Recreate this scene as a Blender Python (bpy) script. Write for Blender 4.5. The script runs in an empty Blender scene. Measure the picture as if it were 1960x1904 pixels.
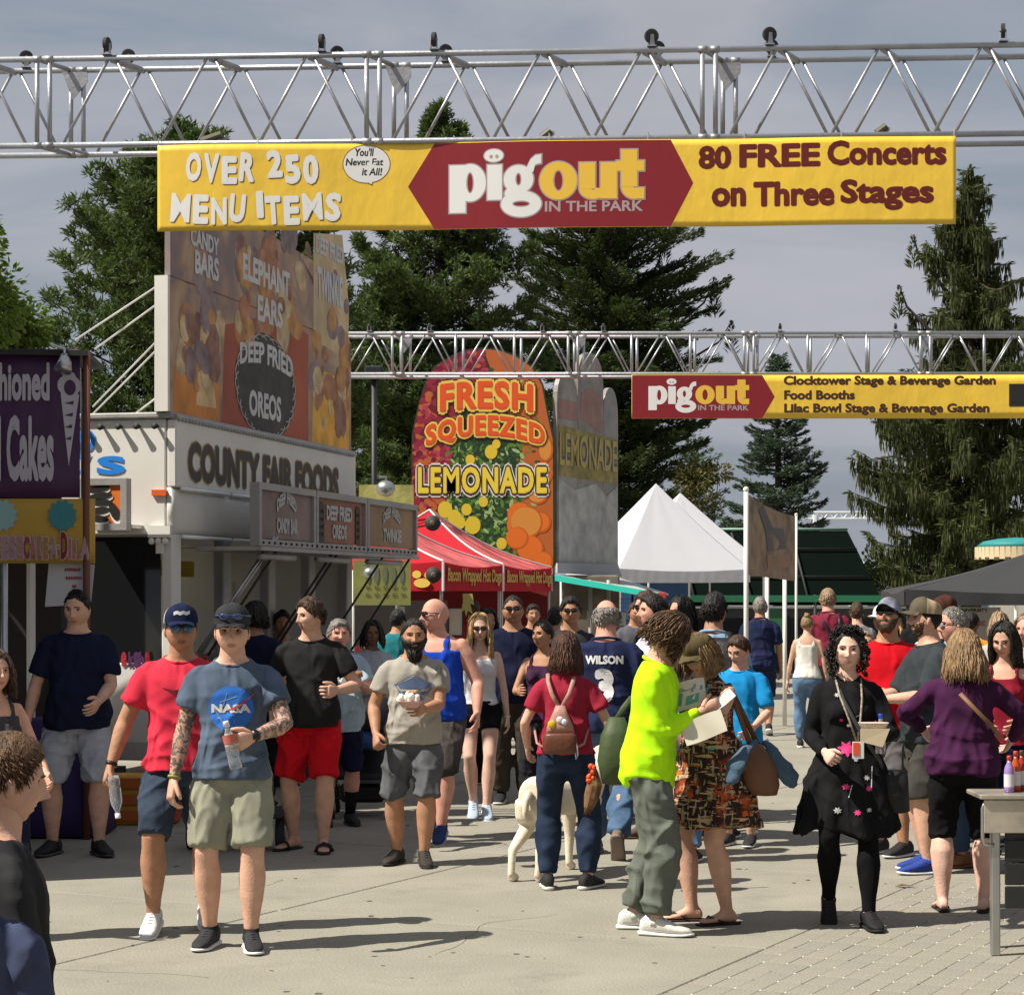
import bpy, math, random
import numpy as np
from mathutils import Vector, Matrix
from mathutils.bvhtree import BVHTree
R = math.radians
random.seed(7); rng = np.random.default_rng(7)
S = bpy.context.scene
COL = S.collection

# ---------------------------------------------------------------- camera, sky, sun, exposure
F = 4065.0; CX = 980.0; HY = 1136.0; H0 = 1.87       # focal length / horizon in photo units, eye height
cam_d = bpy.data.cameras.new('camera'); cam = bpy.data.objects.new('camera', cam_d); COL.objects.link(cam)
cam.location = (0, 0, H0); cam.rotation_euler = (R(90), 0, 0)
cam_d.sensor_width = 36; cam_d.lens = 36 * F / 1960; cam_d.shift_y = (HY - 952) / 1960
cam_d.clip_end = 2000; cam_d.clip_start = 0.1
S.camera = cam
SUN = Vector((-1.27, -0.46, 1.75)).normalized()        # towards the sun
W = bpy.data.worlds.new('World'); S.world = W; W.use_nodes = True
nt = W.node_tree; nt.nodes.clear()
def N(nt, t, **k):
    n = nt.nodes.new(t)
    for a, b in k.items(): setattr(n, a, b)
    return n
sky = N(nt, 'ShaderNodeTexSky', sky_type='NISHITA'); sky.sun_disc = False
sky.sun_elevation = math.asin(SUN.z); sky.sun_rotation = math.atan2(SUN.x, SUN.y)
sky.air_density = 1.4; sky.dust_density = 3.0
tc = N(nt, 'ShaderNodeTexCoord'); mp = N(nt, 'ShaderNodeMapping'); mp.inputs['Scale'].default_value = (1.6, 1.6, 6.5)
mp.inputs['Rotation'].default_value = (0.0, R(-13), 0.0)
n1 = N(nt, 'ShaderNodeTexNoise'); n1.inputs['Scale'].default_value = 1.9; n1.inputs['Detail'].default_value = 7; n1.inputs['Roughness'].default_value = .52
n1.inputs['Distortion'].default_value = .5
cr = N(nt, 'ShaderNodeValToRGB'); cr.color_ramp.elements[0].position = .30; cr.color_ramp.elements[1].position = .56
n2 = N(nt, 'ShaderNodeTexNoise'); n2.inputs['Scale'].default_value = 4.2; n2.inputs['Detail'].default_value = 6
cc = N(nt, 'ShaderNodeMix', data_type='RGBA'); cc.inputs[6].default_value = (4.4, 4.65, 5.4, 1); cc.inputs[7].default_value = (7.0, 7.05, 7.7, 1)
mx = N(nt, 'ShaderNodeMix', data_type='RGBA')
flat = N(nt, 'ShaderNodeMix', data_type='RGBA'); flat.inputs[0].default_value = .62; flat.inputs[7].default_value = (3.1, 4.0, 5.2, 1)
bg = N(nt, 'ShaderNodeBackground'); bg.inputs[1].default_value = .053
out = N(nt, 'ShaderNodeOutputWorld')
L = nt.links.new
L(tc.outputs['Generated'], mp.inputs[0]); L(mp.outputs[0], n1.inputs[0]); L(mp.outputs[0], n2.inputs[0])
L(n1.outputs[0], cr.inputs[0]); L(cr.outputs[0], mx.inputs[0]); L(sky.outputs[0], flat.inputs[6]); L(flat.outputs[2], mx.inputs[6])
L(n2.outputs[0], cc.inputs[0]); L(cc.outputs[2], mx.inputs[7]); L(mx.outputs[2], bg.inputs[0]); L(bg.outputs[0], out.inputs[0])
sd = bpy.data.lights.new('sun', 'SUN'); sd.energy = 5.0; sd.angle = R(.5); sd.color = (1, .94, .84)
so = bpy.data.objects.new('sun', sd); COL.objects.link(so)
so.rotation_euler = SUN.to_track_quat('Z', 'Y').to_euler(); so.location = (-20, -10, 30)
S.view_settings.view_transform = 'Standard'; S.view_settings.look = 'None'
S.view_settings.exposure = 0.5; S.view_settings.gamma = 1; S.view_settings.use_curve_mapping = False
S.render.engine = 'CYCLES'
S.cycles.max_bounces = 5; S.cycles.diffuse_bounces = 2; S.cycles.glossy_bounces = 2; S.cycles.transmission_bounces = 4
S.cycles.use_denoising = True

# ---------------------------------------------------------------- picture-to-place helpers
def V(*a): return np.array(a, float)
def P(vx, vy, Y): return V((vx - CX) / F * Y, Y, H0 + (HY - vy) / F * Y)
def GY(vy): return F * H0 / (vy - HY)
def GP(vx, vy):
    Y = GY(vy); return V((vx - CX) / F * Y, Y, 0)
class Plane:
    """vertical plane through c with horizontal direction u; a frame to set signs on"""
    def __init__(s, c, u):
        s.c = V(*c); s.u = V(u[0], u[1], 0) / math.hypot(u[0], u[1]); s.n = V(s.u[1], -s.u[0], 0); s.z = V(0, 0, 1)
    def hit(s, vx, vy, off=0):
        r = V((vx - CX) / F, 1, (HY - vy) / F); c = s.c + s.n * off
        k = ((c[:2] - 0) @ s.n[:2]) / (r[:2] @ s.n[:2]); p = r * k; p[2] += H0
        return p
    def sz(s, vx, vy, off=0):
        p = s.hit(vx, vy, off); return (p - s.c)[:2] @ s.u[:2], p[2]
    step = .00004; flatk = 1.0      # how far prints lie in front of the board, as a share of the nominal offset
    def pt(s, a, z, off=0): off = off*s.flatk if off > 0 else off; return V(s.c[0] + s.u[0]*a + s.n[0]*off, s.c[1] + s.u[1]*a + s.n[1]*off, z)

# ---------------------------------------------------------------- materials
MATS = {}
def mat(name, col, rough=.7, metal=0, bump=0, bscale=40, var=0, vscale=3, spec=.4, trans=0, emit=0, bstretch=(1,1,1), alpha=1, coat=0, island=0, sheen=0):
    if name in MATS: return MATS[name]
    m = bpy.data.materials.new(name); m.use_nodes = True; t = m.node_tree; b = t.nodes['Principled BSDF']; l = t.links.new
    b.inputs['Base Color'].default_value = (*col, 1); b.inputs['Roughness'].default_value = rough; b.inputs['Metallic'].default_value = metal
    b.inputs['Specular IOR Level'].default_value = spec
    if trans: b.inputs['Transmission Weight'].default_value = trans; b.inputs['IOR'].default_value = 1.33
    if coat: b.inputs['Coat Weight'].default_value = coat; b.inputs['Coat Roughness'].default_value = .15
    if sheen: b.inputs['Sheen Weight'].default_value = sheen
    if var or bump or island:
        tc = N(t, 'ShaderNodeTexCoord')
    if var or island:
        mixn = N(t, 'ShaderNodeMix', data_type='RGBA'); mixn.blend_type = 'MULTIPLY'; mixn.inputs[0].default_value = 1
        mixn.inputs[6].default_value = (*col, 1)
        nz = N(t, 'ShaderNodeTexNoise'); nz.inputs['Scale'].default_value = vscale; nz.inputs['Detail'].default_value = 5
        mr = N(t, 'ShaderNodeMapRange'); mr.inputs[1].default_value = .3; mr.inputs[2].default_value = .7
        mr.inputs[3].default_value = 1 - var; mr.inputs[4].default_value = 1 + var
        l(tc.outputs['Object'], nz.inputs[0]); l(nz.outputs[0], mr.inputs[0])
        res = mr.outputs[0]
        if island:
            g = N(t, 'ShaderNodeNewGeometry'); mr2 = N(t, 'ShaderNodeMapRange'); mr2.inputs[3].default_value = 1 - island; mr2.inputs[4].default_value = 1 + island
            l(g.outputs['Random Per Island'], mr2.inputs[0]); mu = N(t, 'ShaderNodeMath', operation='MULTIPLY'); l(res, mu.inputs[0]); l(mr2.outputs[0], mu.inputs[1]); res = mu.outputs[0]
        l(res, mixn.inputs[7]); l(mixn.outputs[2], b.inputs['Base Color'])
    if bump:
        mpn = N(t, 'ShaderNodeMapping'); mpn.inputs['Scale'].default_value = bstretch
        bn = N(t, 'ShaderNodeTexNoise'); bn.inputs['Scale'].default_value = bscale; bn.inputs['Detail'].default_value = 4
        bp = N(t, 'ShaderNodeBump'); bp.inputs['Strength'].default_value = min(1, bump); bp.inputs['Distance'].default_value = .02 * max(1, bump)
        l(tc.outputs['Object'], mpn.inputs[0]); l(mpn.outputs[0], bn.inputs[0]); l(bn.outputs[0], bp.inputs['Height']); l(bp.outputs[0], b.inputs['Normal'])
    MATS[name] = m; return m
def fabric(r, g, b_, name=None, bump=.55, var=.10):
    nm = name or 'fabric_%03d_%03d_%03d' % (r*255, g*255, b_*255)
    if nm in MATS: return MATS[nm]
    m = mat(nm, (r, g, b_), .92, var=var, vscale=7, spec=.12); t = m.node_tree; b = t.nodes['Principled BSDF']; l = t.links.new
    tc = N(t, 'ShaderNodeTexCoord'); mp = N(t, 'ShaderNodeMapping'); mp.inputs['Scale'].default_value = (1, 1, .6); mp.inputs['Rotation'].default_value = (.5, .35, 0)
    c = N(t, 'ShaderNodeTexNoise'); c.noise_type = 'RIDGED_MULTIFRACTAL'; c.inputs['Scale'].default_value = 7.5; c.inputs['Detail'].default_value = 3; c.inputs['Distortion'].default_value = .6
    w = N(t, 'ShaderNodeTexNoise'); w.inputs['Scale'].default_value = 260; w.inputs['Detail'].default_value = 2
    b1 = N(t, 'ShaderNodeBump'); b1.inputs['Strength'].default_value = min(1, bump*1.1); b1.inputs['Distance'].default_value = .075
    b2 = N(t, 'ShaderNodeBump'); b2.inputs['Strength'].default_value = .25; b2.inputs['Distance'].default_value = .002
    l(tc.outputs['Object'], mp.inputs[0]); l(mp.outputs[0], c.inputs[0]); l(tc.outputs['Object'], w.inputs[0]); l(c.outputs[0], b1.inputs['Height']); l(w.outputs[0], b2.inputs['Height'])
    l(b1.outputs[0], b2.inputs['Normal']); l(b2.outputs[0], b.inputs['Normal']); return m
SKIN = {'light': (.62, .36, .25), 'pale': (.70, .44, .34), 'tan': (.42, .215, .125), 'brown': (.24, .115, .065), 'pink': (.64, .32, .23)}
def skin(k): return mat('skin_' + k, SKIN[k], .58, bump=.16, bscale=90, var=.13, vscale=14, spec=.3)
def lipm(k):
    c = SKIN[k]; return mat('lip_' + k, (c[0]*.72, c[1]*.5, c[2]*.5), .45)
def hairm(k):
    c = {'dark': (.012, .009, .007), 'brown': (.060, .032, .016), 'chestnut': (.11, .058, .027), 'auburn': (.07, .028, .016), 'blond': (.42, .27, .12), 'dirty': (.25, .155, .075), 'grey': (.22, .20, .18), 'light': (.30, .2, .12)}[k]
    return mat('hair_' + k, c, .55, bump=.9, bscale=55, var=.35, vscale=28, spec=.35, bstretch=(1, 1, .15), island=.35)
PLAIN = {}
def plain(r, g, b, rough=.6, metal=0, **k):
    key = 'paint_%03d_%03d_%03d_%02d_%d' % (r*255, g*255, b*255, rough*10, metal)
    return mat(key, (r, g, b), rough, metal, **k)

# ---------------------------------------------------------------- geometry container
class G:
    def __init__(s): s.v = []; s.f = []; s.m = []; s.n = 0
    def add(s, vs, fs, mi=0):
        vs = np.asarray(vs, float).reshape(-1, 3); o = s.n
        s.v.append(vs); s.f.extend([tuple(i + o for i in f) for f in fs]); s.m.extend([mi] * len(fs)); s.n += len(vs); return s
    def loft(s, rings, cap=True, mi=0, close=False):
        n = len(rings[0]); k = len(rings); fs = []
        for i in range(k - 1 + (1 if close else 0)):
            a = i * n; b = ((i + 1) % k) * n
            for j in range(n):
                j2 = (j + 1) % n; fs.append((a + j, a + j2, b + j2, b + j))
        if cap and not close: fs.append(tuple(range(n))[::-1]); fs.append(tuple(range((k-1)*n, k*n)))
        return s.add(np.concatenate(rings), fs, mi)
    def tube(s, pts, rad, n=8, mi=0, ref=None, flat=None, cap=True):
        """a tube along points; flat=(a,b) multiplies the two radii"""
        pts = [np.asarray(p, float) for p in pts]
        if not hasattr(rad, '__len__'): rad = [rad] * len(pts)
        rings = []; a = None
        for i, p in enumerate(pts):
            d = pts[min(i+1, len(pts)-1)] - pts[max(i-1, 0)]; d = d / (np.linalg.norm(d) + 1e-9)
            if a is None:
                r = np.asarray(ref, float) if ref is not None else (V(1, 0, 0) if abs(d[0]) < .8 else V(0, 1, 0))
                a = r
            a = a - d * (a @ d); a /= np.linalg.norm(a) + 1e-9; b = np.cross(d, a)
            t = np.arange(n) * 2 * math.pi / n
            fa, fb = flat if flat is not None else (1, 1)
            rings.append(p + rad[i] * (np.outer(np.cos(t) * fa, a) + np.outer(np.sin(t) * fb, b)))
        return s.loft(rings, cap, mi)
    def box(s, c, d, R_=None, mi=0):
        c = np.asarray(c, float); h = np.asarray(d, float) / 2
        q = np.array([[x, y, z] for z in (-1, 1) for y in (-1, 1) for x in (-1, 1)]) * h
        if R_ is not None: q = q @ np.asarray(R_).T
        return s.add(q + c, [(0,2,3,1),(4,5,7,6),(0,1,5,4),(2,6,7,3),(0,4,6,2),(1,3,7,5)], mi)
    def bbox(s, c, d, bev=.01, R_=None, mi=0):
        """box with chamfered edges (three-ring loft on each axis end)"""
        c = np.asarray(c, float); hx, hy, hz = np.asarray(d, float) / 2; b = min(bev, hx*.45, hy*.45, hz*.45)
        def ring(x, y, z): return np.array([[-x+b,-y,z],[x-b,-y,z],[x,-y+b,z],[x,y-b,z],[x-b,y,z],[-x+b,y,z],[-x,y-b,z],[-x,-y+b,z]])
        rs = [ring(hx-b, hy-b, -hz), ring(hx, hy, -hz+b), ring(hx, hy, hz-b), ring(hx-b, hy-b, hz)]
        if R_ is not None: rs = [r @ np.asarray(R_).T for r in rs]
        return s.loft([r + c for r in rs], True, mi)
    def quadbox(s, p, t, mi=0):
        """solid slab from four corner points (counter-clockwise seen from the front) of thickness t backwards"""
        p = [np.asarray(q, float) for q in p]; n = np.cross(p[1]-p[0], p[3]-p[0]); n /= np.linalg.norm(n)
        q = [a - n * t for a in p]
        return s.add(p + q, [(0,1,2,3),(7,6,5,4),(0,4,5,1),(1,5,6,2),(2,6,7,3),(3,7,4,0)], mi)
    def sphere(s, c, r, nu=12, nv=8, mi=0, R_=None):
        r = np.asarray(r if hasattr(r, '__len__') else (r, r, r), float)
        rings = []
        for i in range(1, nv):
            th = math.pi * i / nv; t = np.arange(nu) * 2 * math.pi / nu
            q = np.stack([np.cos(t) * math.sin(th), np.sin(t) * math.sin(th), np.full(nu, -math.cos(th))], 1) * r
            if R_ is not None: q = q @ np.asarray(R_).T
            rings.append(q + np.asarray(c, float))
        vs = np.concatenate(rings); fs = []
        for i in range(nv - 2):
            for j in range(nu):
                j2 = (j+1) % nu; fs.append((i*nu+j, i*nu+j2, (i+1)*nu+j2, (i+1)*nu+j))
        e = V(0, 0, r[2]) if R_ is None else np.asarray(R_) @ V(0, 0, r[2])
        o = len(vs); vs = np.vstack([vs, np.asarray(c) - e, np.asarray(c) + e])
        for j in range(nu): fs.append((j, o, (j+1) % nu)); fs.append(((nv-2)*nu+j, (nv-2)*nu+(j+1) % nu, o+1))
        return s.add(vs, fs, mi)
    def mesh(s, name, mats, smooth=False, origin=(0, 0, 0)):
        me = bpy.data.meshes.new(name)
        v = (np.concatenate(s.v) if s.v else np.zeros((0, 3))) - np.asarray(origin, float)
        me.from_pydata(v.tolist(), [], s.f)
        for m in (mats if isinstance(mats, (list, tuple)) else [mats]): me.materials.append(m)
        if any(s.m): me.polygons.foreach_set('material_index', s.m)
        if smooth: me.polygons.foreach_set('use_smooth', [True] * len(me.polygons))
        me.update(); return me
    def arr(s): return np.concatenate(s.v)

def tag(o, label=None, cat=None, group=None, kind=None):
    if label: o['label'] = label
    if cat: o['category'] = cat
    if group: o['group'] = group
    if kind: o['kind'] = kind
    return o
def world_loc(o):
    p = V(0, 0, 0)
    while o is not None: p = p + V(*o.location); o = o.parent
    return p
def thing(name, label, cat, loc=(0, 0, 0), group=None):
    o = bpy.data.objects.new(name, None); o.empty_display_size = .2; COL.objects.link(o); o.location = [float(q) for q in loc]
    return tag(o, label, cat, group)
def part(name, g, mats, parent=None, smooth=False, kind=None, label=None):
    """g holds world coordinates"""
    if parent is None:
        a = g.arr(); org = V((a[:,0].min()+a[:,0].max())/2, (a[:,1].min()+a[:,1].max())/2, a[:,2].min())
    else: org = world_loc(parent)
    me = g.mesh(name, mats, smooth, org) if isinstance(g, G) else g
    o = bpy.data.objects.new(name, me); COL.objects.link(o)
    if parent is None: o.location = org.tolist()
    else: o.parent = parent
    if kind: o['kind'] = kind
    if label: o['label'] = label
    return o
def copy_tree(o, parent=None):
    c = o.copy(); COL.objects.link(c); c.parent = parent
    for k in list(o.children): copy_tree(k, c)
    return c
def structure(name, g, m, smooth=False): return part(name, g, m, None, smooth, 'structure')
def evaluated(me, mods):
    ob = bpy.data.objects.new('tmp', me); COL.objects.link(ob)
    for kind, kw in mods:
        md = ob.modifiers.new('m', kind)
        for a, b in kw.items(): setattr(md, a, b)
    dg = bpy.context.evaluated_depsgraph_get(); dg.update()
    r = bpy.data.meshes.new_from_object(ob.evaluated_get(dg)); bpy.data.objects.remove(ob); return r

# ---------------------------------------------------------------- lettering (the font that ships inside Blender)
TXT = {}
def text_arr(s, bold=.02, space=1.0, shear=0):
    key = (s, bold, space, shear)
    if key in TXT: return TXT[key]
    c = bpy.data.curves.new('t', 'FONT'); c.body = s; c.offset = bold; c.resolution_u = 3; c.space_character = space; c.shear = shear
    c.fill_mode = 'FRONT'
    ob = bpy.data.objects.new('t', c); COL.objects.link(ob)
    dg = bpy.context.evaluated_depsgraph_get(); dg.update()
    me = bpy.data.meshes.new_from_object(ob.evaluated_get(dg)); bpy.data.objects.remove(ob)
    v = np.empty(len(me.vertices) * 3); me.vertices.foreach_get('co', v); v = v.reshape(-1, 3)[:, :2]
    f = [tuple(p.vertices) for p in me.polygons]
    TXT[key] = (v, f); return v, f
def put_text(g, s, pl, a0, z0, w, h, off=.006, bold=.02, mi=0, warp=None, space=1.0, grow=0, ref=None, shear=0):
    """lettering stretched into a w x h box whose lower left corner is (a0, z0) on plane pl; heavy weights are drawn by shifted copies"""
    b0 = min(bold, .010); extra = bold - b0
    v, f = text_arr(s, b0, space, shear)
    lo, hi = v.min(0), v.max(0)
    r_ = 0 if ref is not None else extra
    lo2, hi2 = lo - r_, hi + r_
    if ref is not None and ref > .010: lo2, hi2 = lo - (ref-.010), hi + (ref-.010)
    sh_ = [(0, 0)] + ([(extra*math.cos(a), extra*math.sin(a)) for a in np.arange(8)*math.pi/4] if extra > .001 else [])
    for k, (dx, dy) in enumerate(sh_):
        q = (v + V(dx, dy) - lo2) / (hi2 - lo2)
        if warp: q = warp(q)
        xy = q * V(w, h)
        g.add(np.array([pl.pt(a0 + x, z0 + y, off - pl.step*k) for x, y in xy]), f, mi)
def text_on(name, s, pl, vx0, vy0, vx1, vy1, m, parent, off=.006, bold=.02, warp=None, outline=None, ob=.03, space=1.0, base=0, shear=0):
    """lettering whose box spans the photo points (vx0,vy0 top left)-(vx1,vy1 bottom right) on plane pl"""
    a0, zt = pl.sz(vx0, vy0, base); a1, zb = pl.sz(vx1, vy1, base)
    if outline is not None:
        g = G(); put_text(g, s, pl, a0, zb, a1-a0, zt-zb, base+off*.6, bold+ob, 0, warp, space, ref=bold, shear=shear); part(name + '_outline', g, outline, parent)
    g = G(); put_text(g, s, pl, a0, zb, a1-a0, zt-zb, base+off, bold, 0, warp, space, shear=shear)
    return part(name, g, m, parent)
def poly_on(g, pl, pts, off=.004, mi=0, base=0):
    """a flat print given by photo points on plane pl"""
    g.add([pl.hit(x, y, 0) + pl.n * off for x, y in pts] if not base else [pl.pt(*pl.sz(x, y, base), base + off) for x, y in pts], [tuple(range(len(pts)))], mi)
def disc_on(g, pl, a, z, ra, rz, off=.005, mi=0, n=18, jag=0, rot=0):
    t = np.arange(n) * 2 * math.pi / n
    k = 1 + jag * np.where(np.arange(n) % 2, 1, -1)
    x, y = ra*k*np.cos(t), rz*k*np.sin(t); c, s_ = math.cos(rot), math.sin(rot)
    g.add([pl.pt(a + x[i]*c - y[i]*s_, z + x[i]*s_ + y[i]*c, off) for i in range(n)], [tuple(range(n))], mi)
# ================================================================ people
def rotz(a): c, s = math.cos(a), math.sin(a); return np.array([[c,-s,0],[s,c,0],[0,0,1]])
def rotx(a): c, s = math.cos(a), math.sin(a); return np.array([[1,0,0],[0,c,-s],[0,s,c]])
def roty(a): c, s = math.cos(a), math.sin(a); return np.array([[c,0,s],[0,1,0],[-s,0,c]])
def unit(v): v = np.asarray(v, float); return v / (np.linalg.norm(v) + 1e-9)
def sst(x, a, b): t = np.clip((x - a) / (b - a), 0, 1); return t*t*(3-2*t)
def ik(p0, p1, l1, l2, hint):
    d = p1 - p0; L_ = np.linalg.norm(d); m = (l1 + l2) * .995
    if L_ > m: p1 = p0 + d / L_ * m; d = p1 - p0; L_ = m
    a = (l1*l1 - l2*l2 + L_*L_) / (2*L_); h = math.sqrt(max(0, l1*l1 - a*a)); u = d / L_
    q = np.asarray(hint, float); q = q - u * (q @ u); q = unit(q)
    return p0 + u*a + q*h, p1
def head_surf(az, th, sex='m', fat=0.):
    dx, dy, dz = np.sin(az)*np.sin(th), -np.cos(az)*np.sin(th), np.cos(th)
    x = .0765*dx; y = .095*dy; z = .117*dz
    t = np.clip(-z/.117, 0, 1); jaw = (.33 if sex == 'm' else .42) - fat*.22
    x = x * (1 - jaw*t**2.1) * (1 + fat*.12*np.exp(-((z+.04)/.05)**2))
    y = np.where(y < 0, y*(1 - .04*t), y*(1 - .38*t)) + .012*(y > 0)*np.exp(-((z-.03)/.06)**2)*(np.abs(dy))
    fr = sst(-y, .045, .075)
    y = np.where(y < -.066, -.066 - (-y - .066)*.72, y)
    g = lambda cx, cz, sx, sz: np.exp(-((x-cx)/sx)**2 - ((z-cz)/sz)**2)
    g2 = lambda cx, cz, sx, sz: g(cx, cz, sx, sz) + g(-cx, cz, sx, sz)
    d = .012*g(0, .004, .008, .020) + .024*g(0, -.020, .0105, .013) + .008*g(0, -.027, .018, .007)
    d += .005*g2(.028, .034, .022, .008) - .016*g2(.031, .012, .015, .012) + .006*g2(.042, -.014, .018, .016)
    d += .004*g(0, -.052, .020, .005) + .0045*g(0, -.063, .016, .005) - .005*g(0, -.0575, .024, .0028) - .005*g(0, -.076, .02, .006)
    d += .010*g(0, -.096, .017, .013) * (1 if sex == 'm' else .7)
    return np.stack([x, y - d*fr, z], -1)
def head_geo(sex, fat, nu, nv):
    t = np.arange(nu)/nu; az = 2*math.pi*t - .72*np.sin(2*math.pi*t)
    s_ = (np.arange(nv)+.5)/nv; th = math.pi*(s_ + .07*np.sin(2*math.pi*s_)*1.0)
    A, T_ = np.meshgrid(az, th); pts = head_surf(A, T_, sex, fat).reshape(-1, 3)
    fs = []; mi = []
    for i in range(nv-1):
        for j in range(nu):
            j2 = (j+1) % nu; q = (i*nu+j, (i+1)*nu+j, (i+1)*nu+j2, i*nu+j2); fs.append(q)
            c = pts[list(q)].mean(0)
            lip = c[1] < -.06 and abs(c[0]) < .0225*(1-((c[2]+.058)/.012)**2) and -.068 < c[2] < -.049
            mi.append(1 if lip else 0)
    fs.append(tuple(range(nu))); mi.append(0); fs.append(tuple(range((nv-1)*nu, nv*nu))[::-1]); mi.append(0)
    return pts, fs, mi
SEXC = {}
def wrinkle(me, amp, seed, sc=1.0, mask=None):
    n = len(me.vertices); v = np.empty(n*3); me.vertices.foreach_get('co', v); v = v.reshape(-1, 3)
    nn = np.empty(n*3); me.vertex_normals.foreach_get('vector', nn); nn = nn.reshape(-1, 3)
    r = np.random.default_rng(seed); d = np.zeros(n)
    wv = np.stack([np.sin(v @ (r.normal(size=3)*9*sc) + r.random()*6) for _ in range(3)], 1)*.35
    for i in range(7):
        k = r.normal(size=3) * V(.8, .8, 1.25); k = k/np.linalg.norm(k)*r.uniform(18, 62)*sc
        am = r.uniform(.4, 1) * (.5 + .5*np.sin(v @ (r.normal(size=3)*7) + r.random()*6))
        d += am*((1 - np.abs(np.sin((v @ k)*.5 + wv @ r.normal(size=3)*2.2 + r.random()*6)))**2 - .3)
    d = (d + .25)*amp/1.7
    if mask is not None: d *= mask(v)
    v = v + nn*d[:, None]; me.vertices.foreach_set('co', v.ravel()); me.update()
def remeshed(g, vox, smooth=5, name='m'):
    me = g.mesh(name, []); r = evaluated(me, [('REMESH', dict(mode='VOXEL', voxel_size=vox, use_smooth_shade=True)), ('SMOOTH', dict(factor=.5, iterations=smooth))])
    bpy.data.meshes.remove(me); r.name = name; return r
def me_part(name, me, mats, parent, label=None):
    for m in (mats if isinstance(mats, (list, tuple)) else [mats]): me.materials.append(m)
    o = bpy.data.objects.new(name, me); COL.objects.link(o); o.parent = parent
    if label: o['label'] = label
    return o

def ering(c, hw, hd, n=20, p=2.4, A=None, B=None):
    t = np.arange(n)*2*math.pi/n; x = np.sign(np.cos(t))*np.abs(np.cos(t))**(2/p); y = np.sign(np.sin(t))*np.abs(np.sin(t))**(2/p)
    A = V(1,0,0) if A is None else A; B = V(0,1,0) if B is None else B
    return np.asarray(c, float) + np.outer(x*hw, A) + np.outer(y*hd, B)

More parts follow.
